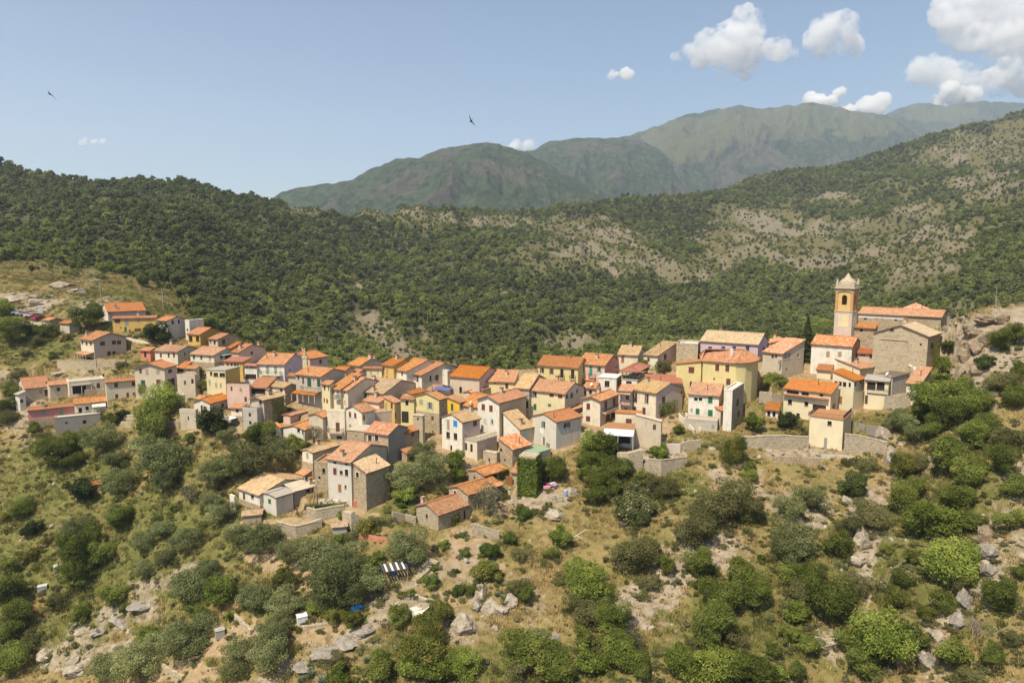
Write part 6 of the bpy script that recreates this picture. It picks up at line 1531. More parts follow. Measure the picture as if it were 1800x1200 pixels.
PLANTS = '''16,733,34m 128,781,45b 93,808,60b 133,816,35b 184,781,58o 208,813,40o 149,867,58d 208,853,60o 267,760,80b 267,789,60o 288,816,80o 293,845,60o 291,712,62f 371,749,52d 395,771,36o 453,771,50b 437,747,20f 379,832,50o 416,827,50o 379,851,40o 336,875,40s 373,888,44o 395,907,40o 307,893,16b 40,896,42f 61,757,26b 80,765,26m 213,907,34b 277,915,20b 333,773,24b 192,744,30b 216,731,22d 440,816,70o 495,801,60o 521,808,40b 443,777,40b 471,771,46b 552,769,34s 489,721,28f
748,833,62o 710,847,60o 740,798,46o 800,813,38f 807,838,30f 710,873,40f 707,886,18h 782,862,20m 950,833,44b 977,833,44b 860,885,66s 920,905,30h 940,897,12h 960,895,26m 915,890,14m 888,873,16b 883,837,16f 1047,780,52f 1067,793,50b 1040,813,46f 1033,840,40b 1073,832,50b 1097,827,40b 1057,855,50b 1080,860,40b 1048,875,46b 1130,847,34b 1148,850,40m 1173,858,46m 1107,883,60k 1132,888,50k 1115,905,50k 1192,758,20f 1162,801,36f
1288,795,62n 1318,824,24b 1385,742,36d 1398,747,26m 1326,747,36f 1372,673,24b 1349,681,30f 1582,747,50o 1525,819,36m 1487,811,24m 1217,622,28d 1417,600,38c 1448,579,40f 1424,604,30d 1113,972,90m 1220,928,90m 1277,877,110m 1312,896,70m 1249,899,80m 1230,997,64b 1233,1029,34b 1173,997,40b 1141,1023,40m 1319,839,26b 1382,902,50o 1395,953,74o 1425,881,56o 1027,1004,54f 1037,1038,70f 1030,1067,66m 1072,1092,60b 1078,1124,60b 1027,1124,44b 1113,1127,40s 1097,1152,66f 1037,1165,60f 1129,1178,50b 1303,1029,72b 1325,1057,60b 1268,1067,70b 1255,1105,76b 1287,1114,50m 1246,1124,50b 1208,1168,80f 1249,1178,80f 1293,1175,70f 1344,1187,60b 1182,1162,40b 1357,1146,34b 1388,1118,40b 1417,1137,44b 1388,1016,50b 1407,1042,60m 1398,1080,50f
932,1152,90b 970,1175,80b 907,1175,60m 992,1184,50f 926,1048,34b 907,1035,40m 983,1023,20m 970,975,30b 986,950,40f 913,975,34m 897,945,34h 864,967,34h 860,1004,40n 1338,981,16f
456,952,70o 417,947,40o 525,972,60o 556,983,70o 589,994,80o 594,1022,90o 639,1024,70o 578,1047,70o 622,1047,60o 558,1066,34f 592,1080,44n 619,1088,40n 653,997,44f 714,972,76o 594,949,24b 664,977,22b 817,972,22h 861,967,40h 758,1022,34h 806,1036,32h 764,999,16h 856,1005,50n 833,1036,30n 814,938,16h 781,958,22f 800,1002,14h 722,1041,18f 703,1041,10h 703,1080,44n 700,1094,34b 750,1097,50n 772,1074,50n 756,1119,60n 811,1172,64f 747,1152,80n 719,1174,60f 669,1180,54b 769,1180,60f 594,1197,50f 644,1158,22g 548,1180,30g 566,1190,30g 530,1192,26g 873,1042,20g 884,1048,18g 594,1155,24m 603,1174,26m
390,1040,70f 330,1040,70o 363,1007,50o 447,1058,60o 497,1022,44n 503,1066,56o 405,1085,20f 478,1119,66o 472,1152,76o 417,1152,54o 411,1180,50o 10,910,26y 57,932,34d 133,940,62o 213,917,50b 137,987,80b 180,977,50b 143,1013,60b 200,1053,50b 143,1083,44b 103,1053,44m 253,1007,36o 290,987,40o 250,953,50o 287,933,40o 327,953,50o 303,893,14b 273,917,18o 387,910,44o 353,930,16f 420,940,40o 50,977,34y 87,950,20y 63,1000,14y 10,1003,40b 17,1053,70b 27,1090,56b 10,1117,50b 57,1123,40m 260,1117,40b 247,1167,80o 187,1177,60o 327,1130,76o 220,1070,20f 87,1153,14m 367,1167,12f 347,1083,34b 17,1173,60b
1582,889,60b 1635,915,80f 1680,885,70b 1605,862,50b 1665,814,70b 1710,772,60b 1702,840,60b 1759,817,60b 1774,772,50m 1785,862,50b 1777,919,50b 1710,919,50b 1665,997,90f 1706,975,50f 1710,1009,30d 1657,1061,50b 1687,1027,50m 1582,1024,40b 1560,967,22b 1601,982,30b 1537,907,70m 1492,926,56m 1500,862,44d 1474,967,50b 1387,975,60o 1417,1020,60b 1451,1072,84b 1402,1076,40f 1507,1027,56m 1575,1054,46n 1627,1080,30n 1560,1132,110f 1507,1132,70b 1515,1174,60b 1590,1125,60b 1425,1136,36b 1399,1181,40b 1365,1181,40f 1759,1061,70b 1744,1046,50f 1710,1105,66z 1672,1155,60b 1747,1155,50b 1781,1125,40m 1699,1185,50m 1789,1012,30b 1590,817,60n 1519,817,34m 1609,769,40o 1612,814,50m
1686,697,60b 1645,710,70f 1622,729,50b 1657,741,60b 1708,716,60b 1727,754,50b 1591,748,50o 1660,646,36f 1670,615,30f 1657,672,40f 1730,640,34d 1758,605,44b 1784,596,40b 1765,672,50m 1790,656,40b 1784,703,50b 1670,792,60m 1765,773,50m 1690,720,50f 1640,760,44b
5,545,40f 160,567,44b 165,542,22b 20,590,50b 50,580,34d 82,585,28f 118,592,20m 275,591,40d 260,585,26m 212,642,22m 252,685,18f 350,655,24f 355,680,20b 92,625,20f 1130,644,24f 1165,647,30m 30,660,26m 20,690,40b 5,720,36b 70,600,24m 45,620,20m 1410,755,16m 1150,790,18f 690,760,16b 600,905,20f 615,945,26m 640,930,40y 660,915,34m'''
LANDMARKS = [(75, 730, 'the rose pink house'), (190, 580, 'the big pinkish terrace house'), (230, 560, 'the golden yellow house'), (90, 570, 'the twin barns'), (300, 700, 'the white flat-roofed building'), (385, 715, 'the white pedimented cottage'), (450, 730, 'the grey terrace tower'),
 (540, 750, 'the white-fronted trio'), (470, 860, 'the white farmhouse'), (600, 840, 'the junk yard house'), (670, 770, 'the red-roofed stone house'), (800, 760, 'the blue-shuttered house'), (770, 900, 'the lowest stone cottage'), (835, 860, 'the middle stone cottage'), (935, 840, 'the ivy wall'), (980, 760, 'the grey house with laundry'),
 (1090, 770, 'the white awning terrace'), (1240, 720, 'the green-shuttered house'), (1290, 640, 'the big yellow house'), (1460, 760, 'the cream garage block'), (1500, 560, 'the bell tower'), (1590, 600, 'the church chapel'), (1600, 690, 'the little white end cottage'), (1740, 560, 'the rock summit'),
 (700, 1000, 'the striped pergola'), (740, 1065, 'the white walled patio'), (815, 1095, 'the big rounded boulder'), (530, 1092, 'the white water tank'), (350, 1165, 'the garden bench'), (170, 840, 'the red-doored hut'), (448, 805, 'the orange-roofed garden hut'), (75, 1040, 'the small white boulder'),
 (1020, 950, 'the fallen pale branch'), (960, 985, 'the wire fence'), (1735, 970, 'the big gully rock'), (1710, 1105, 'the leafless dead bush'), (1490, 880, 'the pale outcrop boulder'), (1600, 1105, 'the orange stone'), (1140, 1060, 'the bare rubble patch'), (1340, 905, 'the stony clearing'), (230, 1085, 'the grey rock ledge'), (620, 1125, 'the long rock rib'), (1200, 1100, 'the small rock step'), (1500, 1085, 'the lone grey boulder'), (1320, 980, 'the dry grass clearing'), (1010, 1100, 'the flat brown boulder')]
ORD = ['', 'second', 'third', 'fourth', 'fifth', 'sixth', 'seventh', 'eighth', 'ninth', 'tenth', 'eleventh', 'twelfth', 'thirteenth']
FOOT = []          # where plants stand: keep grass and stones out of trunks
def plant(k, loc, sc, label, rz=0.0, pi_=0, sz=1.0):
    K = KIND[k]; cm, tm = K['protos'][pi_ % len(K['protos'])]
    if sc > 1.05 and k in BIG: cm = BIG[k][pi_ % 2]
    e = empty(K['name'], loc, rz); e.scale = (sc * rng.uniform(.82, 1.22), sc * rng.uniform(.82, 1.22), sc * sz)
    tag(e, label, K['cat'], K['group'])
    o = bpy.data.objects.new(cm.name if cm.name.split('.')[0] in ('crown', 'branches', 'leaf_rosette') else 'crown', cm); o.parent = e; COL.objects.link(o)
    if tm is not None:
        o = bpy.data.objects.new(tm.name.split('.')[0], tm); o.parent = e; COL.objects.link(o)
    return e
def do_plants():
    items = []
    for tok in PLANTS.split():
        a = tok[:-1].split(','); u, v, w = float(a[0]), float(a[1]), float(a[2]); k = tok[-1]
        K = KIND[k]; vb = v + w * (.30 if k != 'c' else .9)
        p = hit_ground(u, vb, 66); sc = w * p.y / F / K['W'] * 1.08
        if k == 'c': sc *= .9
        best = min(LANDMARKS, key=lambda l: (l[0] - u) ** 2 + (1.3 * (l[1] - v)) ** 2)
        dx, dy = u - best[0], v - best[1]
        d = 'below' if dy > abs(dx) * .8 else 'above' if -dy > abs(dx) * .8 else 'left of' if dx < 0 else 'right of'
        items.append((k, p, sc, best[2], d, dx * dx + dy * dy, u, v))
    grp = {}
    for it in items: grp.setdefault((it[0], it[3], it[4]), []).append(it)
    for (k, lm, d), L in grp.items():
        L.sort(key=lambda t: t[5])
        for i, (k_, p, sc, _, _, _, u, v) in enumerate(L):
            ph = KIND[k]['phrase']
            lab = f'{ph} {d} {lm}' if len(L) == 1 else (f'first {ph} {d} {lm}' if i == 0 else f'{ORD[i]} {ph} {d} {lm}')
            plant(k, p - Vector((0, 0, .1)), sc, lab, rng.uniform(0, 6.28), rng.randrange(9), rng.uniform(.88, 1.12))
            FOOT.append((p.x, p.y, sc * 2.0))
do_plants()

# ------------------------------------------------------------------ scattered masses by geometry nodes (woods, grass, stones)
def scatter(name, P, rot, scl, idx, protos, kind='stuff'):
    pc = bpy.data.collections.new(name + '_source')
    for i, (me) in enumerate(protos):
        o = bpy.data.objects.new(f'{name}_source_{i:02d}', me); pc.objects.link(o)
    me = bpy.data.meshes.new(name); n = len(P)
    me.vertices.add(n); me.vertices.foreach_set('co', np.asarray(P, np.float32).ravel())
    a = me.attributes.new('rot', 'FLOAT_VECTOR', 'POINT'); a.data.foreach_set('vector', np.asarray(rot, np.float32).ravel())
    a = me.attributes.new('scl', 'FLOAT_VECTOR', 'POINT'); a.data.foreach_set('vector', np.asarray(scl, np.float32).ravel())
    a = me.attributes.new('idx', 'INT', 'POINT'); a.data.foreach_set('value', np.asarray(idx, np.int32))
    me.update()
    o = link(bpy.data.objects.new(name, me)); tag(o, kind=kind)
    g = bpy.data.node_groups.new(name + '_nodes', 'GeometryNodeTree')
    g.interface.new_socket('Geometry', in_out='INPUT', socket_type='NodeSocketGeometry'); g.interface.new_socket('Geometry', in_out='OUTPUT', socket_type='NodeSocketGeometry')
    N = g.nodes; gi = N.new('NodeGroupInput'); go = N.new('NodeGroupOutput'); ip = N.new('GeometryNodeInstanceOnPoints'); ci = N.new('GeometryNodeCollectionInfo')
    ci.inputs[0].default_value = pc; ci.inputs[1].default_value = True; ci.inputs[2].default_value = True
    def attr(nm, dt):
        x = N.new('GeometryNodeInputNamedAttribute'); x.data_type = dt; x.inputs[0].default_value = nm; return x.outputs[0]
    L = g.links
    L.new(gi.outputs[0], ip.inputs['Points']); L.new(ci.outputs[0], ip.inputs['Instance']); ip.inputs['Pick Instance'].default_value = True
    L.new(attr('idx', 'INT'), ip.inputs['Instance Index']); L.new(attr('rot', 'FLOAT_VECTOR'), ip.inputs['Rotation']); L.new(attr('scl', 'FLOAT_VECTOR'), ip.inputs['Scale'])
    L.new(ip.outputs[0], go.inputs[0])
    md = o.modifiers.new('scatter', 'NODES'); md.node_group = g
    return o
def sample(grid, s, y):
    fi = np.interp(s, S_AX, np.arange(NS)); fj = np.interp(np.log(y), np.log(Y_AX), np.arange(NY))
    i = np.minimum(fi.astype(int), NS - 2); j = np.minimum(fj.astype(int), NY - 2); a, b = fi - i, fj - j
    return (grid[j, i] * (1 - a) + grid[j, i + 1] * a) * (1 - b) + (grid[j + 1, i] * (1 - a) + grid[j + 1, i + 1] * a) * b
def in_pads(x, y, m=.8):
    o = np.zeros(len(x), bool)
    for (b, p, q, L, Rr, zb) in PADS:
        dx, dy = x - b[0], y - b[1]; lx = dx * p[0] + dy * p[1]; ly = dx * q[0] + dy * q[1]
        o |= (lx > -m) & (lx < L + m) & (ly > -m) & (ly < Rr + m)
    return o
MAXW = np.maximum.accumulate(GW, axis=0)
def woods():
    r = np.random.default_rng(5)
    XS, YS_, SC_, ID = [], [], [], []
    bands = [(225, 420, 3.7, 1.0), (420, 700, 4.4, 1.12), (700, 1050, 5.4, 1.25), (1050, 1720, 7.0, 1.45)]
    for y0, y1, cell, k in bands:
        gy = np.arange(y0, y1, cell); gx = np.arange(-1.0 * y1, 1.0 * y1, cell)
        X, Y = np.meshgrid(gx, gy); X = X.ravel() + r.uniform(-.55, .55, X.size) * cell; Y = Y.ravel() + r.uniform(-.55, .55, Y.size) * cell
        s = X / Y; keep = (np.abs(s) < 1.0) & (Y > y0) & (Y < y1); X, Y, s = X[keep], Y[keep], s[keep]
        w = sample(GW, s, Y); mx = sample(MAXW, s, Y)
        rock = sample(ROCK, s, Y); grn = sample(GREEN, s, Y); wd = sample(far_m, s, Y)
        ns = fbm(X / 55, Y / 55, 3, 91)
        prob = np.clip(.95 + .5 * ns, .35, 1) * (1 - .28 * np.clip(rock * 1.1, 0, 1)) * (1 - .85 * np.clip(grn * 1.3, 0, 1)) * np.clip(wd * 1.2 - .1, 0, 1)
        u = 900 + F * s / (CP - w * SP); v = 600 - F * (SP + w * CP) / (CP - w * SP)
        prob *= 1 - .45 * sstep(330, 150, u) * sstep(480, 400, v)
        keep = (r.random(len(X)) < prob) & (w > mx - .014)
        X, Y, s, rock = X[keep], Y[keep], s[keep], rock[keep]
        XS.append(X); YS_.append(Y); SC_.append(k * r.uniform(.65, 1.35, len(X)) * (1 - r.uniform(.35, .72, len(X)) * np.clip(rock * 1.3, 0, 1)))
        pine = fbm(X / 90, Y / 90, 3, 95) + .5 * sstep(.25, -.6, s) * sstep(350, 600, Y) - .05
        ID.append(np.where(r.random(len(X)) < np.clip(.25 + pine, .06, .8), r.integers(4, 6, len(X)), r.integers(0, 4, len(X))))
    # low scrub on the stony slopes
    for y0, y1, n in ((300, 620, 9000), (620, 1100, 15000), (1100, 1700, 12000)):
        Y = r.uniform(y0, y1, n); s = r.uniform(-1.0, 1.0, n); X = s * Y
        w = sample(GW, s, Y); mx = sample(MAXW, s, Y); rock = sample(ROCK, s, Y); grn = sample(GREEN, s, Y); rm = sample(rock_m, s, Y)
        keep = (r.random(n) < np.clip(np.maximum(rock, grn * .8) * 1.3, 0, 1) * (1 - .75 * rm)) & (w > mx - .014)
        X, Y = X[keep], Y[keep]; XS.append(X); YS_.append(Y); SC_.append(r.uniform(.16, .42, len(X)) * (1 + y0 / 1500)); ID.append(r.integers(0, 4, len(X)))
    X, Y, S_, I = map(np.concatenate, (XS, YS_, SC_, ID))
    Z = sample(GZ, X / Y, Y) - .25
    ok = ~in_pads(X, Y, 2.0); X, Y, Z, S_, I = X[ok], Y[ok], Z[ok], S_[ok], I[ok]
    protos = []
    for i in range(4): protos.append(crown('wood_crown', 'w' if i < 2 else 'x', 5.6, 5.6, 460, .50, 300 + i, 8, .85, .08, .55))
    for i in range(2):
        m = crown('pine_crown', 'p', 7.0, 4.6, 380, .55, 320 + i, 8, .6, .34, .5); protos.append(m)
    order = np.argsort(Y); vis = [j for j in order if abs(X[j] / Y[j]) < .755 and S_[j] > .55][:285]; vs = set(vis)
    names = ['wood_tree', 'wood_tree', 'wood_tree', 'wood_tree', 'pine_tree', 'pine_tree']
    labs = ['dark broadleaf tree of the wood just behind the village'] * 2 + ['lighter green broadleaf tree of the wood just behind the village'] * 2 + ['dark pine of the wood just behind the village'] * 2
    grp = ['dark trees of the wood behind the village'] * 2 + ['light green trees of the wood behind the village'] * 2 + ['pines of the wood behind the village'] * 2
    fine = [crown('crown', 'w' if i < 2 else 'x', 5.6, 5.6, 1500, .32, 340 + i, 9, .85, .08, .5) for i in range(4)] + [crown('crown', 'p', 7.0, 4.6, 1300, .3, 350 + i, 9, .6, .3, .45) for i in range(2)]
    tk = trunk_mesh('trunk', 6, 4, 77, .5)
    for j in vis:
        e = empty(names[I[j]], (X[j], Y[j], Z[j]), r.uniform(0, 6.28)); e.scale = (S_[j],) * 3; tag(e, labs[I[j]], 'tree', grp[I[j]])
        for nm, me in (('crown', fine[I[j]]), ('trunk', tk)):
            o = bpy.data.objects.new(nm, me); o.parent = e; COL.objects.link(o)
    rest = np.array([j for j in range(len(X)) if j not in vs])
    n = len(rest); rot = np.zeros((n, 3)); rot[:, 2] = r.uniform(0, 6.28, n)
    sc = np.stack([S_[rest], S_[rest], S_[rest] * r.uniform(.75, 1.1, n)], 1)
    scatter('woodland', np.stack([X[rest], Y[rest], Z[rest]], 1), rot, sc, I[rest], protos)
    return n
NW = woods()
def tuft(name, kind_mat, n, h, spread, seed, wdt=.05):
    r = np.random.default_rng(seed); me = bpy.data.meshes.new(name); V, Fc, T = [], [], []
    for i in range(n):
        a = r.uniform(0, 2 * pi); d = spread * math.sqrt(r.random()); x, y = d * cos(a), d * sin(a); hh = h * r.uniform(.5, 1.1); lean = r.normal(size=2) * .35 * hh; b = r.uniform(0, pi); dx, dy = cos(b) * wdt, sin(b) * wdt
        k = len(V); V += [(x - dx, y - dy, -.1), (x + dx, y + dy, -.1), (x + lean[0] + dx * .4, y + lean[1] + dy * .4, hh), (x + lean[0] - dx * .4, y + lean[1] - dy * .4, hh)]; Fc.append((k, k + 1, k + 2, k + 3)); T += [r.random()] * 4
    me.from_pydata(V, [], Fc); me.materials.append(kind_mat); a = me.attributes.new('tint', 'FLOAT', 'POINT'); a.data.foreach_set('value', np.array(T, np.float32)); me.update(); return me
LEAF['dry'] = leaf_mat('dry_grass', (0.17, 0.13, 0.048), (0.28, 0.212, 0.085), (0.40, 0.31, 0.14), .3)
LEAF['grs'] = leaf_mat('green_grass', (0.085, 0.092, 0.024), (0.145, 0.145, 0.042), (0.25, 0.225, 0.08), .3)
def rock_mesh(name, seed, sub=1, sq=.65):
    import bmesh
    bm = bmesh.new(); bmesh.ops.create_icosphere(bm, subdivisions=sub, radius=1)
    r = random.Random(seed); ax = [Vector((r.uniform(-1, 1), r.uniform(-1, 1), r.uniform(-1, 1))).normalized() for _ in range(14)]; cut = [r.uniform(.5, .95) for _ in ax]
    from mathutils import noise as mn
    off = Vector((seed * 1.7, seed * .9, seed * .3))
    for v in bm.verts:
        p = v.co.copy()
        if sub > 2:
            p *= 1 + .42 * mn.noise(p * 1.3 + off) + .22 * mn.noise(p * 3.1 + off)
        for a, c in zip(ax, cut):
            d = p.dot(a)
            if d > c: p -= a * (d - c) * .97
        if sub > 2:
            q = p * 2.6 + off; p *= 1 + .10 * mn.noise(Vector((q.x, q.y, q.z * 2.5))) + .07 * abs(mn.noise(p * 7 + off))
        else: p *= 1 + .13 * (float(vnoise(p.x * 2 + seed, p.y * 2 + p.z * 3, seed)) - .5) * 2
        v.co = Vector((p.x, p.y, p.z * sq))
    me = bpy.data.meshes.new(name); bm.to_mesh(me); bm.free(); return me
def rock_mat(nm, a, b, c):
    t = NT(nm); p = t.pos()
    col = t.ramp(t.noise(p, .9, 7, .7), [(.3, a), (.5, b), (.72, c)])
    col = t.mix(t.ramp(t.noise(p, 3.5, 5, .7), [(.56, (0, 0, 0)), (.7, (.6, .6, .6))]), col, tuple(x * .45 for x in b))
    t.bsdf(col, .97, t.bump(t.noise(p, 2.2, 7, .75), .9, .25), .05); return t.m
ROCKM = rock_mat('pale_limestone', (0.20, 0.16, 0.115), (0.37, 0.31, 0.235), (0.52, 0.45, 0.35))
ROCKB = rock_mat('brown_crag_rock', (0.13, 0.095, 0.06), (0.26, 0.195, 0.13), (0.40, 0.315, 0.22))
ROCKG = rock_mat('grey_rock', (0.16, 0.14, 0.115), (0.29, 0.255, 0.21), (0.42, 0.375, 0.31))
def ground_cover():
    r = np.random.default_rng(8)
    def pts(n, y0, y1, pw=1.0):
        y = (y0 ** pw + r.random(n) * (y1 ** pw - y0 ** pw)) ** (1 / pw); s = r.uniform(-1.08, 1.08, n); return s, y
    # grass
    vl = None
    s, y = pts(150000, 70, 330, 1.2); x = s * y
    w = sample(GW, s, y); mx = sample(MAXW, s, y); rock = sample(rock_m, s, y); grn = sample(green_m, s, y); soil = np.maximum(sample(SOIL, s, y), sample(VILL, s, y)); wd = sample(far_m, s, y)
    cl = fbm(x / 6, y / 6, 4, 61)
    prob = np.clip(.62 + .9 * cl, .05, 1) * (1 - .85 * rock) * (1 - .9 * np.clip(soil * 1.2, 0, 1)) * (1 - wd)
    k = (r.random(len(s)) < prob) & (w > mx - .01) & ~in_pads(x, y, .4); s, y, x, grn = s[k], y[k], x[k], grn[k]
    z = sample(GZ, s, y); n = len(s); rot = np.zeros((n, 3)); rot[:, 2] = r.uniform(0, 6.28, n); sc = (r.uniform(.5, 1.3, n) * (.9 + y / 900))[:, None] * np.ones((1, 3))
    gi = r.random(n) < np.clip(.12 + .75 * grn + .5 * fbm(x / 15, y / 15, 3, 64), .02, .95)
    idx = np.where(gi, r.integers(2, 4, n), r.integers(0, 2, n))
    scatter('grass', np.stack([x, y, z], 1), rot, sc, idx, [tuft('tuft', LEAF['dry'], 26, .34, .7, 1), tuft('tuft', LEAF['dry'], 18, .52, .55, 2), tuft('tuft', LEAF['grs'], 28, .3, .7, 3, .07), tuft('tuft', LEAF['grs'], 22, .45, .65, 4, .06)])
    # low scrub
    s, y = pts(45000, 72, 330, 1.2); x = s * y
    w = sample(GW, s, y); mx = sample(MAXW, s, y); rock = sample(rock_m, s, y); soil = np.maximum(sample(SOIL, s, y), sample(VILL, s, y) * .8); grn = sample(green_m, s, y); wd = sample(far_m, s, y)
    cl = fbm(x / 10, y / 10, 4, 71)
    rt = sstep(.05, .35, s) * sstep(160, 140, y)
    v = 600 - F * (SP + w * CP) / (CP - w * SP)
    prob = np.clip(.12 + 1.1 * cl + .45 * rt + .25 * sstep(-.45, -.7, s) * sstep(150, 170, y), 0, 1) * (1 - .5 * rock) * (1 - .95 * np.clip(soil * 1.3, 0, 1)) * (1 - wd)
    k = (r.random(len(s)) < prob) & (w > mx - .01) & ~in_pads(x, y, .9); s, y, x, grn = s[k], y[k], x[k], grn[k]
    fx, fy = [], []
    for (a, b, rad) in FOOT:
        m_ = int(7 * rad ** 1.3 + 2)
        t_ = r.uniform(0, 6.28, m_); q_ = rad * r.uniform(.75, 1.9, m_); fx += list(a + q_ * np.cos(t_)); fy += list(b + q_ * np.sin(t_))
    fx, fy = np.array(fx), np.array(fy); ok = ~in_pads(fx, fy, .9) & (fy > 68) & (sample(VILL, fx / fy, fy) < .3); fx, fy = fx[ok], fy[ok]
    s = np.concatenate([s, fx / fy]); y = np.concatenate([y, fy]); x = np.concatenate([x, fx])
    z = sample(GZ, s, y) - .1; n = len(s); rot = np.zeros((n, 3)); rot[:, 2] = r.uniform(0, 6.28, n); sc = (.12 + .40 * r.random(n) ** 2.2)[:, None] * np.array([[1, 1, .85]])
    idx = r.choice(6, n, p=[.30, .20, .16, .12, .17, .05])
    scatter('undergrowth', np.stack([x, y, z], 1), rot, sc, idx, [crown('scrub', kk, 2.4, 3.6, 420, .22, 400 + i, 8, .75, 0, .5) for i, kk in enumerate('mmbosy')])
    # loose stones
    s, y = pts(21000, 72, 240, 1.3); x = s * y
    w = sample(GW, s, y); mx = sample(MAXW, s, y); rock = sample(rock_m, s, y)
    k = (r.random(len(s)) < np.clip(rock * 1.1 + .05, 0, 1)) & (w > mx - .01) & ~in_pads(x, y, .5); s, y, x = s[k], y[k], x[k]
    z = sample(GZ, s, y); n = len(s); rot = r.uniform(0, 6.28, (n, 3)) * np.array([[.15, .15, 1]]); sc = np.clip(r.lognormal(-1.35, .6, n), .08, 1.0)[:, None] * np.array([[1.1, .9, 1]])
    pr = [rock_mesh('stone', 20 + i, 1, .7) for i in range(4)]
    for i, m in enumerate(pr): m.materials.append(ROCKM if i < 3 else ROCKG)
    scatter('loose_stones', np.stack([x, y, z], 1), rot, sc, r.integers(0, 4, n), pr)
ground_cover()
# ------------------------------------------------------------------ walls, steps, garden things, cars, rocks
def gp_(u, v): return hit_ground(u, v, 66)
def wall(name, label, pts, mat='sg', th=.5, cap=None, fill=0.0, cat='wall'):
    """free-standing or retaining wall: list of (u, v of its foot, v of its top)"""
    P = []
    for u, vb, vt in pts:
        g = gp_(u, vb); zt = sw(u, vt)[1] * g.y; P.append((g.x, g.y, g.z, max(zt, g.z + .35)))
    o = Vector(P[0][:3]); e = empty(name, o); tag(e, label, cat, 'stone walls and terraces', 'thing')
    m = MB(); cpm = MB()
    for i in range(len(P) - 1):
        a, b = Vector(P[i][:2]) - o.xy, Vector(P[i + 1][:2]) - o.xy; L = (b - a).length
        if L < .05: continue
        d = (b - a) / L; n = Vector((-d.y, d.x))
        if n.y < 0: n = -n
        ns = max(1, int(L / 1.2)); prev = None
        for k in range(ns):
            t0, t1 = k / ns, (k + 1) / ns
            p0, p1 = a + d * L * t0, a + d * L * t1
            z0 = P[i][3] + (P[i + 1][3] - P[i][3]) * t0 - o.z; z1 = P[i][3] + (P[i + 1][3] - P[i][3]) * t1 - o.z
            j = rng.uniform(-.07, .07) if mat in ('sg', 'st', 'sl') else 0
            q = [p0, p1, p1 + n * th, p0 + n * th]
            if (q[1] - q[0]).cross(q[2] - q[1]) < 0: q = [q[1], q[0], q[3], q[2]]; z0, z1 = z1, z0
            lo = min(P[i][2], P[i + 1][2]) - o.z - 1.6
            m.prism([(p.x, p.y) for p in q], lo, [z0 + j, z1 + j, z1 + j, z0 + j])
            if cap: cpm.prism([(p.x - n.x * .06 * (1 if p in q[:2] else -1), p.y - n.y * .06) for p in q], min(z0, z1) + j + .004, [z0 + j + .13, z1 + j + .13, z1 + j + .13, z0 + j + .13])
    m.build('masonry', WALL[mat](), e)
    if cap: cpm.build('coping', WALL[cap](), e)
    return e
W_ = wall
W_('terrace_wall', 'curved stone terrace wall under the big pinkish terrace house', [(101, 648, 634), (112, 652, 634), (128, 653, 634), (148, 653, 634), (170, 650, 634)], 'sl', cap='sl')
W_('retaining_wall', 'straight stone wall under the gable of the big pinkish terrace house', [(171, 648, 632), (196, 647, 632), (221, 645, 631)], 'st')
W_('retaining_wall', 'low wall along the edge of the car park', [(0, 573, 564), (36, 574, 565), (74, 576, 567)], 'be')
W_('retaining_wall', 'pale road wall above the brick red annex', [(222, 600, 593), (244, 603, 598), (264, 607, 603)], 'cr')
W_('retaining_wall', 'stone wall under the patio of the left row', [(150, 700, 686), (170, 698, 684), (187, 697, 683)], 'st')
W_('garden_wall', 'upper garden wall below the white flat-roofed building', [(214, 738, 729), (240, 740, 731), (264, 742, 733)], 'sl', cap='be')
W_('garden_wall', 'lower garden wall below the white flat-roofed building', [(213, 752, 741), (240, 753, 742), (266, 755, 743)], 'sl')
W_('garden_wall', 'rough garden wall right of the lower garden wall', [(290, 752, 740), (316, 755, 741)], 'st')
W_('terrace_wall', 'long stone terrace wall left of the cream garage block', [(1300, 787, 768), (1340, 790, 767), (1380, 790, 766), (1421, 792, 768)], 'sg', cap='sl', th=.7)
W_('terrace_wall', 'tall stone terrace wall right of the cream garage block', [(1483, 796, 763), (1520, 800, 768), (1558, 801, 778)], 'sg', cap='sl', th=.7)
W_('garden_wall', 'stone wall behind the open hut on the garden terrace', [(1334, 708, 688), (1356, 710, 690), (1377, 712, 695)], 'sg')
W_('garden_wall', 'low rubble bank wall below the long terrace wall', [(1360, 815, 802), (1400, 816, 802), (1440, 818, 806)], 'st')
W_('garden_wall', 'corner wall of the vegetable bed below the concrete block', [(1134, 832, 807), (1162, 838, 809), (1185, 828, 806), (1208, 818, 803)], 'sg', th=.4, cap='sl')
W_('garden_wall', 'pinkish wall above the vegetable bed', [(1160, 797, 781), (1178, 797, 780), (1196, 797, 780)], 'pb')
W_('garden_wall', 'stone wall right of the pinkish vegetable bed wall', [(1197, 795, 778), (1215, 792, 774), (1232, 788, 772)], 'sg')
W_('retaining_wall', 'grey rock-faced wall under the dining terrace', [(1084, 826, 796), (1104, 832, 796), (1130, 822, 790)], 'sl', th=1.0)
W_('retaining_wall', 'stone wall under the plant-filled yard of the cream gabled house', [(1020, 778, 760), (1042, 782, 762), (1062, 782, 765)], 'sg')
W_('yard_wall', 'pale stone corner wall at the bottom of the junk yard', [(486, 938, 918), (521, 947, 925), (545, 938, 920), (566, 928, 912)], 'sg', cap='sl')
W_('yard_wall', 'upper stone wall of the junk yard under the black planter', [(539, 910, 893), (557, 919, 897), (580, 914, 892), (606, 908, 888)], 'sg', cap='sl')
W_('yard_wall', 'brick red garden wall right of the junk yard house', [(621, 892, 880), (638, 890, 880), (656, 886, 876)], 'sa', th=.4)
W_('yard_wall', 'orange stone pier wall below the brick red garden wall', [(602, 930, 899), (618, 935, 902), (632, 930, 905)], 'sl', th=1.0)
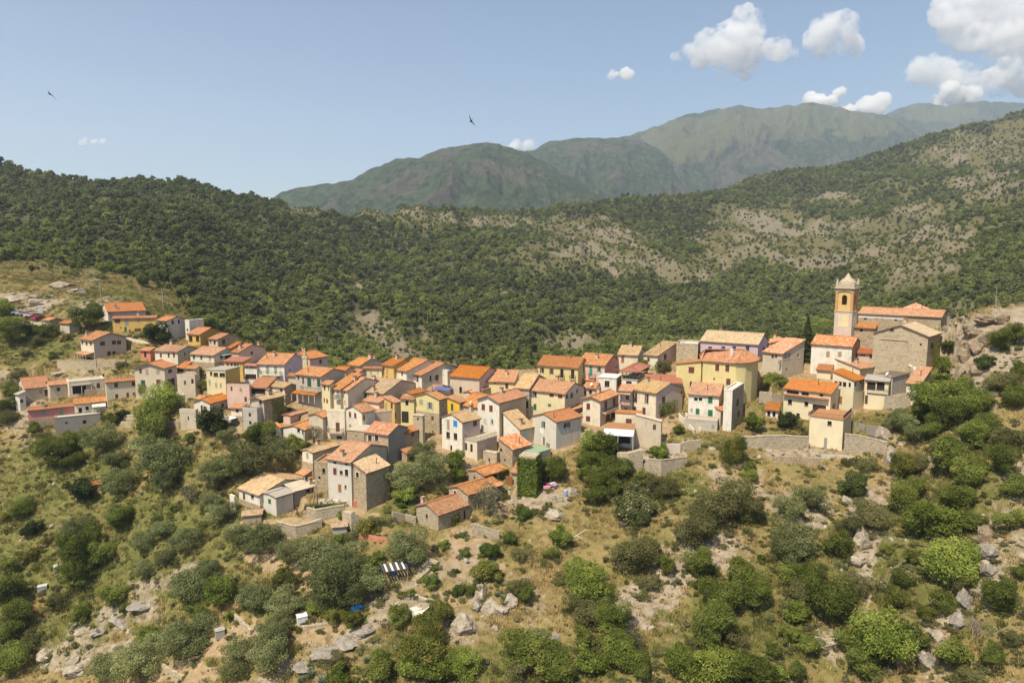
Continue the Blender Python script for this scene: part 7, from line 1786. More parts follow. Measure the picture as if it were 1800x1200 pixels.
W_('garden_wall', 'dry stone wall left of the lowest stone cottage', [(691, 916, 900), (712, 918, 903), (731, 920, 908)], 'sg')
W_('garden_wall', 'dry stone wall right of the lowest stone cottage', [(830, 942, 921), (852, 946, 926), (878, 948, 934)], 'sg')
W_('church_wall', 'sloping stone wall with white coping running down from the church', [(1534, 628, 613), (1570, 645, 628), (1604, 660, 645), (1632, 672, 660)], 'sl', cap='wh')
W_('retaining_wall', 'rough stone wall under the little white end cottage', [(1553, 724, 697), (1575, 724, 694), (1600, 716, 690)], 'sg', th=.8)
W_('retaining_wall', 'grey concrete edge under the lawn of the yellowish loggia house', [(1500, 752, 742), (1522, 756, 747), (1545, 758, 750)], 'dg', th=.4)
W_('garden_wall', 'low white wall at the left end of the white farmhouse', [(405, 898, 868), (413, 902, 872)], 'wh', th=.4)
W_('garden_wall', 'long low terrace wall in the olive grove under the water tank', [(500, 1105, 1098), (540, 1108, 1100), (580, 1100, 1094)], 'sg')
W_('garden_wall', 'curving dry stone wall between the garden terraces', [(408, 1085, 1077), (424, 1102, 1092), (440, 1118, 1108)], 'sl')
W_('garden_wall', 'rough dry stone wall below the garden bench', [(282, 1175, 1166), (300, 1190, 1178), (320, 1200, 1188)], 'sl')
W_('garden_wall', 'white walled edge below the patio', [(705, 1078, 1070), (722, 1082, 1074), (742, 1076, 1068)], 'wh', th=.3)
W_('sheet_fence', 'weathered grey metal sheet fence below the cream garage block', [(1425, 806, 797), (1450, 806, 798), (1480, 805, 799), (1512, 808, 803)], 'lg', th=.06, cat='fence')
W_('rusty_fence', 'rusty metal sheet fence by the vegetable plot under the junk yard', [(631, 946, 934), (648, 950, 939), (664, 953, 942), (680, 954, 943)], 'sa', th=.06, cat='fence')
def thing(name, label, cat, u, v, rz=0.0, group=None, dz=0.0):
    p = gp_(u, v); e = empty(name, p + Vector((0, 0, dz)), rz); tag(e, label, cat, group); return e
# outside stairs by the green-shuttered house, garden steps
def stairs(u0, v0, u1, v1, n, w, label, mat, para=None):
    a, b = gp_(u0, v0), gp_(u1, v1)
    e = empty('stone_stairs', b); tag(e, label, 'stairs')
    d = (a - b); h = Vector((d.x, d.y, 0)); L = h.length; h.normalize(); s = Vector((-h.y, h.x, 0)); top = max(d.z, n * .16)
    for i in range(n):
        m = MB(); p0 = h * (L * i / n); p1 = h * (L * (i + 1) / n - .004)
        m.prism([tuple((p0 - s * w / 2).xy), tuple((p1 - s * w / 2).xy), tuple((p1 + s * w / 2).xy), tuple((p0 + s * w / 2).xy)], -.8, top * (i + 1) / n)
        o = m.build('step', WALL[mat](), e)
    if para:
        for sd in (-1, 1):
            m = MB(); q0, q1 = s * (w / 2 + .02) * sd, h * L + s * (w / 2 + .02) * sd; k = s * .2 * sd
            pl = [q0, q1, q1 + k, q0 + k]; zz = [.9, top + .9, top + .9, .9]
            if (pl[1] - pl[0]).xy.cross((pl[2] - pl[1]).xy) < 0: pl = [pl[1], pl[0], pl[3], pl[2]]; zz = [zz[1], zz[0], zz[3], zz[2]]
            m.prism([tuple(p.xy) for p in pl], -.8, zz); m.build('parapet', WALL[para](), e)
    return e
stairs(1199, 737, 1226, 762, 14, 1.5, 'white outside stairs with parapets beside the green-shuttered house', 'gy', 'cr')
stairs(764, 989, 724, 1020, 12, 2.2, 'pale garden steps descending right of the striped pergola', 'sl')
stairs(899, 852, 892, 866, 6, 1.6, 'short brick steps up to the brown gate by the ivy wall', 'pb')
stairs(1428, 775, 1410, 790, 8, 1.2, 'small stone stairs against the cream garage block', 'gy')
# ivy-covered wall
def ivy_wall():
    p = gp_(928, 871); zt = sw(928, 801)[1] * p.y; h = zt - p.z
    e = empty('ivy_wall', p, R(-20)); tag(e, 'tall ruined wall stump completely covered in ivy, beside the stone cottages', 'ivy wall')
    m = MB(); m.box(-1.9, -.2, -2, 1.7, 2.8, h); m.build('masonry', WALL['sl'](), e)
    r = np.random.default_rng(3); n = 11000; k = r.integers(0, 3, n); P = np.zeros((n, 3)); N_ = np.zeros((n, 3))
    f0 = k == 0; P[f0] = np.stack([r.uniform(-2, 1.8, f0.sum()), np.full(f0.sum(), -.3), r.uniform(-.5, h - .5, f0.sum())], 1); N_[f0] = (0, -1, .25)
    f1 = k == 1; P[f1] = np.stack([np.full(f1.sum(), 1.8), r.uniform(-.3, 2.9, f1.sum()), r.uniform(-.5, h - .3, f1.sum())], 1); N_[f1] = (1, 0, .25)
    f2 = k == 2; P[f2] = np.stack([np.full(f2.sum(), -2.0), r.uniform(-.3, 2.9, f2.sum()), r.uniform(-.5, h - .3, f2.sum())], 1); N_[f2] = (-1, 0, .25)
    P += r.normal(size=P.shape) * .16; N_ += r.normal(size=N_.shape) * .45; N_ /= np.linalg.norm(N_, axis=1, keepdims=True)
    me = leaf_mesh('ivy', P, N_, r.uniform(.1, .24, n), .6, [LEAF['f']], np.clip(vnoise(P[:, 0] * 2, P[:, 2] * 2, 4) * .8 + r.normal(size=n) * .15, 0, 1), r)
    o = bpy.data.objects.new('ivy', me); o.parent = e; COL.objects.link(o)
ivy_wall()
def vine(key, x, y, w_, h_, crop, label, n=700, kind_='f', out=.4):
    """climbing plant on a house wall: its own thing, hung at the wall"""
    H = HOUSES[key]; fc, a, z1 = H['hit'](cx(crop, x - w_ / 2), cy(crop, y - h_ / 2)); fc2, b, z0 = H['hit'](cx(crop, x + w_ / 2), cy(crop, y + h_ / 2))
    to = H['toL'] if fc == 'L' else H['toR']; a, b = min(a, b), max(a, b); r = np.random.default_rng(int(x)); P, N_ = [], []
    for i in range(n):
        t = r.random(); q = to(a + (b - a) * t, z0 + (z1 - z0) * r.random(), -.05 - out * r.random()); P.append(q)
        N_.append(to(0, .3, -1) - to(0, 0, 0))
    P = np.array([tuple(p) for p in P]) + r.normal(size=(n, 3)) * .08; N_ = np.array([tuple(p) for p in N_]) + r.normal(size=(n, 3)) * .5; N_ /= np.linalg.norm(N_, axis=1, keepdims=True)
    me = leaf_mesh('foliage', P, N_, r.uniform(.1, .2, n), .6, [LEAF[kind_]], r.random(n), r)
    e = empty('climbing_vine', H['e'].location, H['e'].rotation_euler.z); tag(e, label, 'vine')
    o = bpy.data.objects.new('foliage', me); o.parent = e; COL.objects.link(o)
vine('big_white', 1385, 815, 170, 75, 'c7', 'bright green vine canopy over the balcony of the tall tan-roofed cream house', 900, out=1.2)
vine('big_white', 1505, 1010, 70, 230, 'c7', 'climbing vine on the right corner of the tall tan-roofed cream house', 700)
vine('tan_twin_r', 1340, 400, 280, 40, 'c7', 'vine hanging along the wall under the straw-speckled pair', 700, out=.7)
vine('hut_c', 1100, 600, 90, 160, 'd3', 'dark ivy on the uppermost stone cottage', 500, 'b')
vine('hut_a', 600, 1050, 90, 90, 'd3', 'climbing rose by the door of the lowest stone cottage', 350, 'b')
vine('grey_tower_up', 1140, 970, 150, 220, 'c2', 'green creeper on the shaded wall of the tall grey house', 900, 'f')
vine('cream_gable', 1000, 730, 60, 70, 'c1', 'small creeper at the foot of the beige split-gable house', 300, 'f')
vine('chapel', 1450, 1160, 60, 300, 'e4', 'ivy running down the right corner of the chapel', 700, 'f')
# planters, furniture and yard things
WOODM = lambda: plain('weathered_timber', (0.34, 0.235, 0.14), .9, var=.3)
def planter_row(label, pts, n, col, flow):
    for i in range(n):
        t = (i + .5) / n; u = pts[0][0] + (pts[1][0] - pts[0][0]) * t; v = pts[0][1] + (pts[1][1] - pts[0][1]) * t
        e = thing('flower_pot', label, 'flower pot', u, v, rng.random() * 6, label + 's')
        m = MB(); m.tube((0, 0, -.05), (0, 0, .4), .2, .27, 10); m.build('pot', plain(*col), e)
        r = np.random.default_rng(i); P = r.normal(size=(90, 3)) * .22 + np.array([0, 0, .62]); N_ = r.normal(size=(90, 3)); N_ /= np.linalg.norm(N_, axis=1, keepdims=True)
        o = bpy.data.objects.new('flowers', leaf_mesh('flowers', P, N_, r.uniform(.06, .13, 90), .6, [LEAF[flow]], r.random(90), r)); o.parent = e; COL.objects.link(o)
planter_row('small terracotta flower pot on the yard below the cream gabled house', [(1022, 765), (1075, 768)], 8, ('terracotta_pot', (0.42, 0.17, 0.08), .8), 'n')
def awning():
    H = HOUSES['awn_house']; ca, sa = cos(-H['a']), sin(-H['a']); lx, ly = -H['L'] * .5, -1.9; a = Vector((H['B'][0] + lx * ca - ly * sa, H['B'][1] + lx * sa + ly * ca, H['zb'] + H['ze'] - 2.9))
    e = empty('white_awning', a, -H['a']); tag(e, 'white cloth awning on poles over the dining terrace', 'awning')
    vs, fs = [], []; n = 8
    for j in range(n + 1):
        for i in range(n + 1):
            x, y = -3.2 + 6.4 * i / n, -1.6 + 3.6 * j / n; vs.append((x, y, 2.6 + .55 * (j / n) - .25 * sin(pi * i / n) * sin(pi * j / n)))
    for j in range(n):
        for i in range(n): k = j * (n + 1) + i; fs.append((k, k + 1, k + n + 2, k + n + 1))
    o = mesh_obj('cloth', vs, fs, plain('awning_cloth', (0.72, 0.70, 0.66), .9, var=.05), e, True); md = o.modifiers.new('thick', 'SOLIDIFY'); md.thickness = .02
    for x, y in ((-3.1, -1.5), (3.1, -1.5), (0, -1.5)):
        m = MB(); m.tube((x, y, -.5), (x, y, 2.6), .05); m.build('pole', FRAME_W(), e)
awning()
def planter_long(u, v, L, label, rz, col):
    e = thing('planter_box', label, 'planter', u, v, rz)
    m = MB(); m.box(-L / 2, -.25, -.3, L / 2, .25, .5); m.build('box', plain(*col), e)
    r = np.random.default_rng(int(u)); n = int(160 * L); P = np.stack([r.uniform(-L / 2, L / 2, n), r.normal(size=n) * .2, .55 + np.abs(r.normal(size=n)) * .22], 1); N_ = r.normal(size=(n, 3)); N_ /= np.linalg.norm(N_, axis=1, keepdims=True)
    o = bpy.data.objects.new('plants', leaf_mesh('plants', P, N_, r.uniform(.07, .14, n), .6, [LEAF['n']], r.random(n), r)); o.parent = e; COL.objects.link(o)
planter_long(1092, 795, 4.5, 'orange planter box with flowers at the edge of the dining terrace', R(-14), ('orange_clay', (0.48, 0.20, 0.07), .8))
planter_long(572, 893, 8.0, 'long black planter box above the junk yard wall', R(8), ('black_planter', (0.035, 0.035, 0.04), .6))
def timber():
    for i, (u, v, h, t) in enumerate([(550, 890, 3.6, .2), (553, 888, 4.2, .12), (556, 889, 3.4, .05), (559, 888, 3.9, -.06), (545, 893, 3.0, .3)]):
        e = thing('timber_pole', 'grey timber pole leaning upright in the junk yard', 'timber', u, v, rng.random() * 3, 'timber poles standing in the junk yard')
        m = MB(); m.box(-.09, -.06, -.3, .09, .06, h); o = m.build('pole', WOODM(), e); e.rotation_euler.y = t
    for i in range(9):
        e = thing('firewood_log', 'brown plank leaning on the firewood heap', 'plank', 520 + i * 2.6, 905 + (i % 3), R(20 * i), 'planks of the firewood heap')
        m = MB(); m.box(-.1, -.04, -.3, .1, .04, 2.2); m.build('plank', WOODM(), e); e.rotation_euler.x = R(rng.uniform(15, 45)); e.rotation_euler.y = R(rng.uniform(-30, 30))
    for i in range(14):
        e = thing('junk_block', 'pale stone block lying in the junk yard', 'stone block', 560 + rng.random() * 48, 880 + rng.random() * 9, rng.random() * 6, 'stone blocks in the junk yard')
        s = rng.uniform(.25, .6); m = MB(); m.box(-s, -s * .6, -.2, s, s * .6, s * .9); m.build('block', plain('pale_block', (0.5, 0.46, 0.4), .9, var=.2), e)
timber()
def jar():
    e = thing('terracotta_jar', 'big terracotta jar on the terrace right of the junk yard house', 'jar', 651, 862)
    m = MB(); pr = [(.25, -.1), (.42, .3), (.55, .8), (.52, 1.2), (.36, 1.5), (.4, 1.62)]; n = 14
    m.v = [(r * cos(2 * pi * k / n), r * sin(2 * pi * k / n), z) for r, z in pr for k in range(n)]; m.f = [(i * n + k, i * n + (k + 1) % n, (i + 1) * n + (k + 1) % n, (i + 1) * n + k) for i in range(len(pr) - 1) for k in range(n)]
    m.build('jar_body', plain('terracotta_jar', (0.46, 0.18, 0.09), .7, var=.2), e, True)
jar()
def pergola():
    e = thing('garden_pergola', 'small pergola with black and white striped roof over the garden', 'pergola', 694, 1018, R(20))
    for i in range(9):
        m = MB(); m.box(-2.2 + i * .5, -1.5, 2.35, -1.86 + i * .5, 1.5, 2.42); m.build('roof_slat', FRAME_W() if i % 2 else plain('dark_slat', (0.06, 0.07, 0.10), .6), e)
    for x in (-2, 2):
        for y in (-1.4, 1.4):
            m = MB(); m.tube((x, y, -.6), (x, y, 2.35), .06); m.build('pole', WOODM(), e)
    m = MB(); m.box(-2.2, -1.45, 2.25, 2.2, -1.35, 2.345); m.box(-2.2, 1.35, 2.25, 2.2, 1.45, 2.345); m.build('beam', WOODM(), e)
pergola()
def barrel(u, v, label, col, s=1.0):
    e = thing('barrel', label, 'barrel', u, v); m = MB()
    for z0, z1, r0, r1 in ((-.1, .3, .28, .31), (.3, .62, .31, .31), (.62, .95, .31, .27)): m.tube((0, 0, z0 * s), (0, 0, z1 * s), r0 * s, r1 * s, 14)
    m.build('drum', plain(*col), e); m = MB(); m.tube((0, 0, .952 * s), (0, 0, 1.0 * s), .29 * s, .29 * s, 14); m.build('lid', plain('barrel_lid', (0.5, 0.5, 0.5), .6), e)
barrel(692, 1012, 'bright blue barrel under the striped pergola', ('blue_plastic', (0.03, 0.12, 0.45), .5))
barrel(994, 872, 'pale blue barrel on the yard right of the ivy wall', ('pale_blue_plastic', (0.25, 0.33, 0.46), .5), 1.2)
barrel(354, 1102, 'small blue barrel beside the bright green tree', ('blue_plastic', (0.03, 0.12, 0.45), .5))
def crate(u, v, label, col, s=(1, 1, 1), nm='water_tank', cat='water tank', rz=.5):
    e = thing(nm, label, cat, u, v, rz); m = MB(); a, b, c = s
    m.box(-a, -b, -.15, a, b, c); m.build('body', plain(*col), e); m = MB(); m.box(-a - .05, -b - .05, c + .003, a + .05, b + .05, c + .1); m.box(-a * .3, -.12, c + .103, a * .3, .12, c + .16); m.build('lid', plain(*col), e)
crate(531, 1094, 'white cube-shaped water tank in the olive grove', ('tank_white', (0.72, 0.71, 0.68), .5), (.8, .7, 1.1))
crate(627, 1072, 'blue tarpaulin-covered box beside the olive trees', ('tarp_blue', (0.02, 0.18, 0.52), .6), (.9, .5, .5), 'blue_box', 'box')
crate(75, 1038, 'small whitish shelter box on the grassy slope', ('box_grey', (0.5, 0.48, 0.44), .8), (.8, .6, .9), 'shelter_box', 'box')
crate(102, 1003, 'stone-coloured cistern box above the grassy slope', ('box_beige', (0.48, 0.42, 0.33), .9), (.7, .7, .9), 'cistern', 'cistern')
crate(387, 1120, 'grey stacked-stone oven beside the garden tree', ('oven_grey', (0.36, 0.33, 0.28), .9), (.7, .6, 1.3), 'stone_oven', 'oven')
def bench(u, v, label, rz):
    e = thing('garden_bench', label, 'bench', u, v, rz); m = MB(); m.box(-1.2, -.35, .5, 1.2, .35, .58); m.build('seat', WOODM(), e)
    for x in (-1, 1):
        m = MB(); m.box(x - .06, -.3, -.3, x + .06, .3, .498); m.build('leg', WOODM(), e)
bench(345, 1160, 'reddish wooden garden table on the bare terrace', .4)
def patio():
    e = thing('walled_patio', 'small white walled patio with pale floor in the garden', 'patio', 728, 1068, R(-25))
    m = MB(); m.box(-3, -2, -1, 3, 2, .06); m.build('floor', WALL['wh'](), e)
    for b in ((-3, 1.8, .062, 3, 2, 1.0), (2.8, -2, .062, 3, 1.79, .8), (-3, -2, .062, -2.8, 1.79, .5)):
        m = MB(); m.box(*b); m.build('side_wall', WALL['lg'](), e)
    m = MB(); m.box(-1.9, .6, .063, -1.2, 1.2, .9); m.tube((-1.55, .9, .9), (-1.55, .9, 1.6), .1); m.build('grill', plain('grill_grey', (0.2, 0.2, 0.2), .7), e)
patio()
def garage():
    pass
def laundry(u, v, label, D, n, rz, cols, w=.5, h=.7):
    z = sw(u, v)[1] * D; s = sw(u, v)[0]; e = empty('laundry_line', (s * D, D, z), rz); tag(e, label, 'laundry')
    m = MB(); m.tube((-n * w / 2 - .2, 0, 0), (n * w / 2 + .2, 0, 0), .015, None, 4); m.build('line', RAIL(), e)
    for i in range(n):
        x = -n * w / 2 + i * w; m = MB(); hh = h * rng.uniform(.7, 1.2); m.quad((x + .03, -.02, -.0), (x + w - .04, -.02, 0), (x + w - .06, .06, -hh), (x + .05, .04, -hh)); m.quad((x + .03, .0, -.0), (x + w - .04, .0, 0), (x + w - .06, .08, -hh), (x + .05, .06, -hh))
        m.build('cloth', plain(*cols[i % len(cols)]), e)
H = HOUSES['grey_green']
laundry(952, 752, 'white laundry under the left green-shuttered window of the light grey house', H['D'] - .2, 2, -H['a'], [('linen', (0.72, 0.70, 0.66), .9)], .6, 1.1)
laundry(996, 756, 'white sheets hanging under the wide green-shuttered window of the grey house', H['D'] + 2.2, 4, pi / 2 - H['a'], [('linen', (0.72, 0.70, 0.66), .9), ('linen_grey', (0.5, 0.48, 0.46), .9)], .6, 1.3)
def pile_cloth():
    for i, (u, v, c) in enumerate([(961, 862, ('cloth_pink', (0.62, 0.32, 0.38), .9)), (966, 858, ('cloth_red', (0.45, 0.05, 0.14), .9)), (971, 857, ('cloth_white', (0.7, 0.66, 0.66), .9)), (976, 860, ('cloth_mauve', (0.5, 0.33, 0.46), .9))]):
        e = thing('drying_rack', ['pink', 'dark red', 'white', 'mauve'][i] + ' cloth on the low drying rack by the ivy wall', 'laundry', u, v, .3 * i)
        m = MB(); m.box(-.7, -.25, .8, .7, .25, .86); m.box(-.72, -.27, .3, .72, -.25, .86); m.build('cloth', plain(*c), e)
        m = MB()
        for x in (-.6, .6): m.tube((x, -.2, -.2), (x, .2, .8), .02, None, 4); m.tube((x, .2, -.2), (x, -.2, .8), .02, None, 4)
        m.build('rack', RAIL(), e)
pile_cloth()
def hut(key, label, u, v, w, h, col, roof, door=None):
    e = thing('garden_hut', label, 'hut', u, v, R(15)); m = MB(); m.box(-w, -w * .8, -.6, w, w * .8, h); m.build('wall', WALL[col](), e)
    mb, uv = MB(), []
    tile_slope(mb, Vector((-w - .3, -w * .8 - .3, h)), Vector((1, 0, 0)), Vector((0, w * .8 + .3, .6)), 2 * w + .6, w * .8 + .3, uv); tile_slope(mb, Vector((w + .3, w * .8 + .3, h)), Vector((-1, 0, 0)), Vector((0, -w * .8 - .3, .6)), 2 * w + .6, w * .8 + .3, uv)
    mesh_obj('roof', mb.v, mb.f, ROOF[roof](), e, uv=uv)
    if door: m = MB(); m.box(-.4, -w * .8 - .04, 0, .4, -w * .8 - .003, 1.9); m.build('door', plain(*door), e)
hut('h1', 'tiny stone hut with red door among the lower left trees', 170, 866, 1.3, 2.2, 'st', 'te', ('red_door', (0.36, 0.08, 0.035), .6))
hut('h2', 'little garden hut with orange roof hidden in the trees', 449, 812, 1.5, 2.0, 'be', 'sp')
hut('h3', 'collapsed little shed with patched brown roof below the white farmhouse', 445, 915, 1.7, 1.6, 'st', 'ta')
hut('h4', 'small stone shed with stacked tiles beside the junk yard wall', 597, 935, 1.3, 1.5, 'gy', 'ta')
def gate():
    e = thing('wooden_gate', 'brown wooden gate beside the ivy wall', 'gate', 895, 852, R(-20))
    for i in range(6): m = MB(); m.box(-.75 + i * .25, -.03, -.2, -.52 + i * .25, .03, 1.9); m.build('board', plain('gate_brown', (0.26, 0.10, 0.045), .8), e)
gate()
def parasol(u, v, label):
    e = thing('parasol', label, 'parasol', u, v); m = MB(); m.tube((0, 0, -.2), (0, 0, 2.5), .03); m.build('pole', FRAME_W(), e)
    m = MB(); m.tube((0, 0, 2.1), (0, 0, 2.6), 1.5, .05, 8); m.build('canopy', plain('parasol_white', (0.72, 0.7, 0.66), .9), e)
parasol(405, 750, 'white parasol beside the grey terrace tower')
# the dead branch and the wire fence in the garden
def branch():
    e = thing('fallen_branch', 'pale fallen branch leaning on the dry bank', 'branch', 1012, 958, 0); m = MB(); m.tube((-2.2, 0, .1), (2.0, .8, 2.6), .14, .07); m.tube((.2, .3, 1.5), (1.4, -.3, 1.2), .08, .03); m.build('limb', plain('bleached_wood', (0.5, 0.44, 0.36), .9), e)
branch()
def wire_fence():
    pts = [(905, 1003), (925, 1001), (945, 998), (965, 994), (985, 988), (1005, 980), (1018, 974)]
    P = [gp_(u, v) for u, v in pts]; e = empty('wire_fence', P[0]); tag(e, 'thin wire fence with wooden posts across the dry bank', 'fence')
    for a in P: m = MB(); q = a - P[0]; m.tube(q - Vector((0, 0, .3)), q + Vector((0, 0, 1.2)), .05); m.build('post', WOODM(), e)
    m = MB()
    for a, b in zip(P[:-1], P[1:]):
        for h in (.4, .8, 1.15): m.tube(a - P[0] + Vector((0, 0, h)), b - P[0] + Vector((0, 0, h)), .012, None, 4)
    m.build('wire', RAIL(), e)
wire_fence()
# poles and lamp
def pole(u, v, h, label, nm='utility_pole', cat='pole', arm=True):
    e = thing(nm, label, cat, u, v); m = MB(); m.tube((0, 0, -.5), (0, 0, h), *((.14, .09) if arm else (.05, .03)), 8); m.build('shaft', plain('pole_grey', (0.36, 0.33, 0.28), .9), e)
    if arm: m = MB(); m.tube((-.7, 0, h - .5), (.7, 0, h - .5), .05); m.build('crossarm', plain('pole_grey', (0.36, 0.33, 0.28), .9), e)
pole(178, 536, 8, 'pale utility pole left of the golden yellow house on the grassy slope')
pole(287, 545, 8, 'utility pole before the pines, right of the golden yellow house')
pole(438, 785, 4.5, 'slim street lamp in the green gap below the grey terrace tower', 'street_lamp', 'lamp')
pole(1749, 541, 5, 'thin mast on the rock summit right of the church', 'mast', 'mast', False)
pole(752, 575, 9, 'slender pylon pole in the wood behind the village')
pole(1780, 203, 26, 'tall mast on the crest of the right-hand ridge', 'radio_mast', 'mast')
# cars
CARC = [('car_black', (0.02, 0.02, 0.025)), ('car_silver', (0.45, 0.46, 0.48)), ('car_white', (0.62, 0.62, 0.62)), ('car_grey', (0.3, 0.32, 0.35)), ('car_pale_red', (0.45, 0.22, 0.2)), ('car_white', (0.62, 0.62, 0.62)), ('car_dark_red', (0.25, 0.02, 0.05)), ('car_red', (0.33, 0.03, 0.05))]
def car_mesh():
    prof = [(-2.05, .35), (-2.1, .75), (-1.85, .92), (-1.35, .98), (-.75, 1.42), (.75, 1.45), (1.45, 1.02), (2.0, .9), (2.1, .6), (2.05, .35)]; n = len(prof); m = MB()
    m.v = [(x, y * (.82 if z > 1.1 else .86 if z > .95 else .9), z) for y in (-1, 1) for x, z in prof]
    m.f = [tuple(range(n)), tuple(range(2 * n - 1, n - 1, -1))] + [(i, n + i, n + (i + 1) % n, (i + 1) % n) for i in range(n)]
    return m
def car(u, v, rz, c, label):
    e = thing('parked_car', label, 'car', u, v, rz, 'cars in the hillside car park', .05)
    car_mesh().build('body', plain(c[0], c[1], .3, .5, .03), e)
    m = MB()
    for y in (-1, 1):
        k = len(m.v); m.v += [(-1.2, y * .865, 1.0), (-.72, y * .845, 1.37), (.70, y * .845, 1.39), (1.3, y * .865, 1.02)]; m.f.append((k, k + 1, k + 2, k + 3))
    for x0, z0, x1, z1 in ((-1.37, 1.0, -.78, 1.41), (.79, 1.43, 1.43, 1.06)):
        k = len(m.v); off = -.02 if x0 < 0 else .02; m.v += [(x0 + off, -.74, z0 + .02), (x0 + off, .74, z0 + .02), (x1 + off, .7, z1 + .01), (x1 + off, -.7, z1 + .01)]; m.f.append((k, k + 1, k + 2, k + 3))
    m.build('window', glass(), e)
    for x in (-1.3, 1.3):
        for y in (-.82, .82):
            m = MB(); m.tube((x, y - .1, .32), (x, y + .1, .32), .32, None, 12); w = m.build('wheel', plain('tyre_black', (0.02, 0.02, 0.02), .9), e)
CL = ['black car at the far left end of the car park row', 'silver car second from the far end of the car park row', 'white car third from the far end of the car park row', 'dark grey car fourth from the far end of the car park row', 'pale red car in the middle of the car park row', 'white van-like car beside the dark red car', 'dark red car at the near end of the car park row', 'bright red car parked apart beside the low barn']
for i, (u, v) in enumerate([(16, 551), (25, 552), (33, 553.5), (41, 555), (47, 556), (55, 557.5), (66, 559), (69, 563)]): car(u, v, R(25) if i < 7 else R(70), CARC[i], CL[i])
crate(72, 551, 'white roadside kiosk box behind the parked cars', ('kiosk_white', (0.6, 0.6, 0.58), .7), (.7, .6, 2.3), 'kiosk', 'kiosk')
# rocks that can be told apart
def rock(u, v, w_, h_, label, m=0, nm='boulder', seed=None, sub=4):
    p = gp_(u, v + h_ * .4); k = p.y / F; seed = seed or int(u + v)
    me = rock_mesh(nm, seed, sub, 1.0); me.materials.append((ROCKM, ROCKG, ROCKB)[m]); me.polygons.foreach_set('use_smooth', [False] * len(me.polygons))
    o = bpy.data.objects.new(nm, me); COL.objects.link(o); o.location = p + Vector((0, w_ * k * .2, h_ * k * .15)); o.scale = (w_ * k * .56, w_ * k * .5, h_ * k * .62); o.rotation_euler = (0, 0, rng.uniform(0, 6.28)) if abs(w_ - h_) < 10 else (0, 0, rng.uniform(-.3, .3))
    tag(o, label, 'rock'); return o
for a in [(815, 1095, 54, 50, 'big rounded grey-beige boulder below the garden patio', 0), (862, 1062, 40, 36, 'craggy pale boulder under the agaves', 0), (845, 1038, 26, 40, 'upright pale rock at the garden edge', 0), (880, 1072, 30, 26, 'angular pale rock right of the craggy boulder', 0), (898, 1050, 30, 30, 'broken pale rock above the angular rock', 0), (838, 1062, 26, 24, 'grey rock between boulder and garden wall', 1), (950, 1116, 34, 18, 'flat brown boulder on the rubble slope', 1), (975, 1120, 22, 12, 'small flat stone right of the brown boulder', 1),
  (1496, 880, 26, 20, 'pale outcrop boulder above the right scrub', 0), (1520, 945, 30, 46, 'jagged pale outcrop amid the right scrub', 0), (1508, 985, 34, 26, 'pale rock step below the jagged outcrop', 0), (1740, 935, 30, 34, 'upper grey rock of the right gully', 2), (1734, 968, 34, 34, 'big grey rock in the middle of the right gully', 1), (1742, 1002, 26, 30, 'lower grey rock of the right gully', 1), (1700, 1050, 34, 36, 'brownish rock face beside the dead bush', 1), (1688, 1090, 32, 28, 'grey cliff rock under the dead bush', 1), (1626, 1125, 26, 26, 'light stepped rock by the gully path', 0), (1648, 1112, 26, 22, 'light rock above the gully path', 0), (1634, 1160, 34, 26, 'broad rock rib at the bottom of the gully', 1), (1608, 1104, 14, 10, 'small orange stone in the gully', 0), (1505, 1085, 20, 18, 'lone grey boulder near the round bush', 1), (1455, 1130, 40, 26, 'pale rock under the lower scrub', 0),
  (1712, 582, 34, 26, 'brown crag on the left shoulder of the rock summit', 2), (1738, 560, 40, 22, 'top crag of the rock summit', 2), (1765, 560, 34, 22, 'crag right of the top crag', 2), (1785, 575, 30, 26, 'crag on the right shoulder of the summit', 2), (1722, 606, 30, 30, 'steep crag under the left shoulder', 2), (1745, 590, 30, 26, 'broken crag under the top crag', 2), (1700, 620, 24, 30, 'narrow crag left of the ivy slope', 2), (1690, 650, 22, 30, 'pale rock rib down the ivy slope', 2), (1720, 650, 26, 26, 'rounded crag below the steep crag', 2), (1700, 690, 26, 22, 'lower crag on the right slope', 2),
  (1370, 800, 24, 14, 'pale rubble stone below the long terrace wall', 0), (1335, 802, 14, 12, 'small white stone on the terrace bank', 0), (1555, 760, 30, 30, 'rock knob at the end of the tall terrace wall', 0), (1570, 800, 26, 44, 'steep pale rock below the rock knob', 0), (960, 830, 24, 26, 'beige rock beside the ivy wall', 0), (976, 905, 40, 22, 'round beige rock below the drying cloths', 0), (1005, 864, 30, 18, 'stone heap behind the pale blue barrel', 0),
  (640, 1112, 44, 14, 'grey rock rib, upper end of the long rib', 1), (610, 1130, 50, 16, 'grey rock rib, middle of the long rib', 1), (575, 1150, 56, 16, 'grey rock rib, lower middle of the long rib', 1), (535, 1172, 60, 16, 'grey rock rib, lower end of the long rib', 1), (250, 1065, 50, 16, 'upper grey ledge of the left rock ledge', 1), (210, 1090, 56, 16, 'middle grey ledge of the left rock ledge', 1), (170, 1112, 44, 14, 'lower grey ledge of the left rock ledge', 1), (75, 1150, 30, 24, 'whitish rock at the lower left corner', 0), (130, 1180, 44, 18, 'pale slab at the lower left edge', 0), (140, 1113, 20, 12, 'small whitish stone on the left ledge', 0),
  (103, 655, 30, 8, 'pale ledge stone under the curved terrace wall', 0), (20, 525, 46, 20, 'white rock cutting behind the car park', 0), (60, 532, 40, 16, 'white rock cutting right of the first cutting', 0), (105, 500, 40, 14, 'tilted pale rock slab on the left knoll', 0), (130, 510, 36, 14, 'second tilted pale slab on the left knoll', 0)]:
    rock(*a)
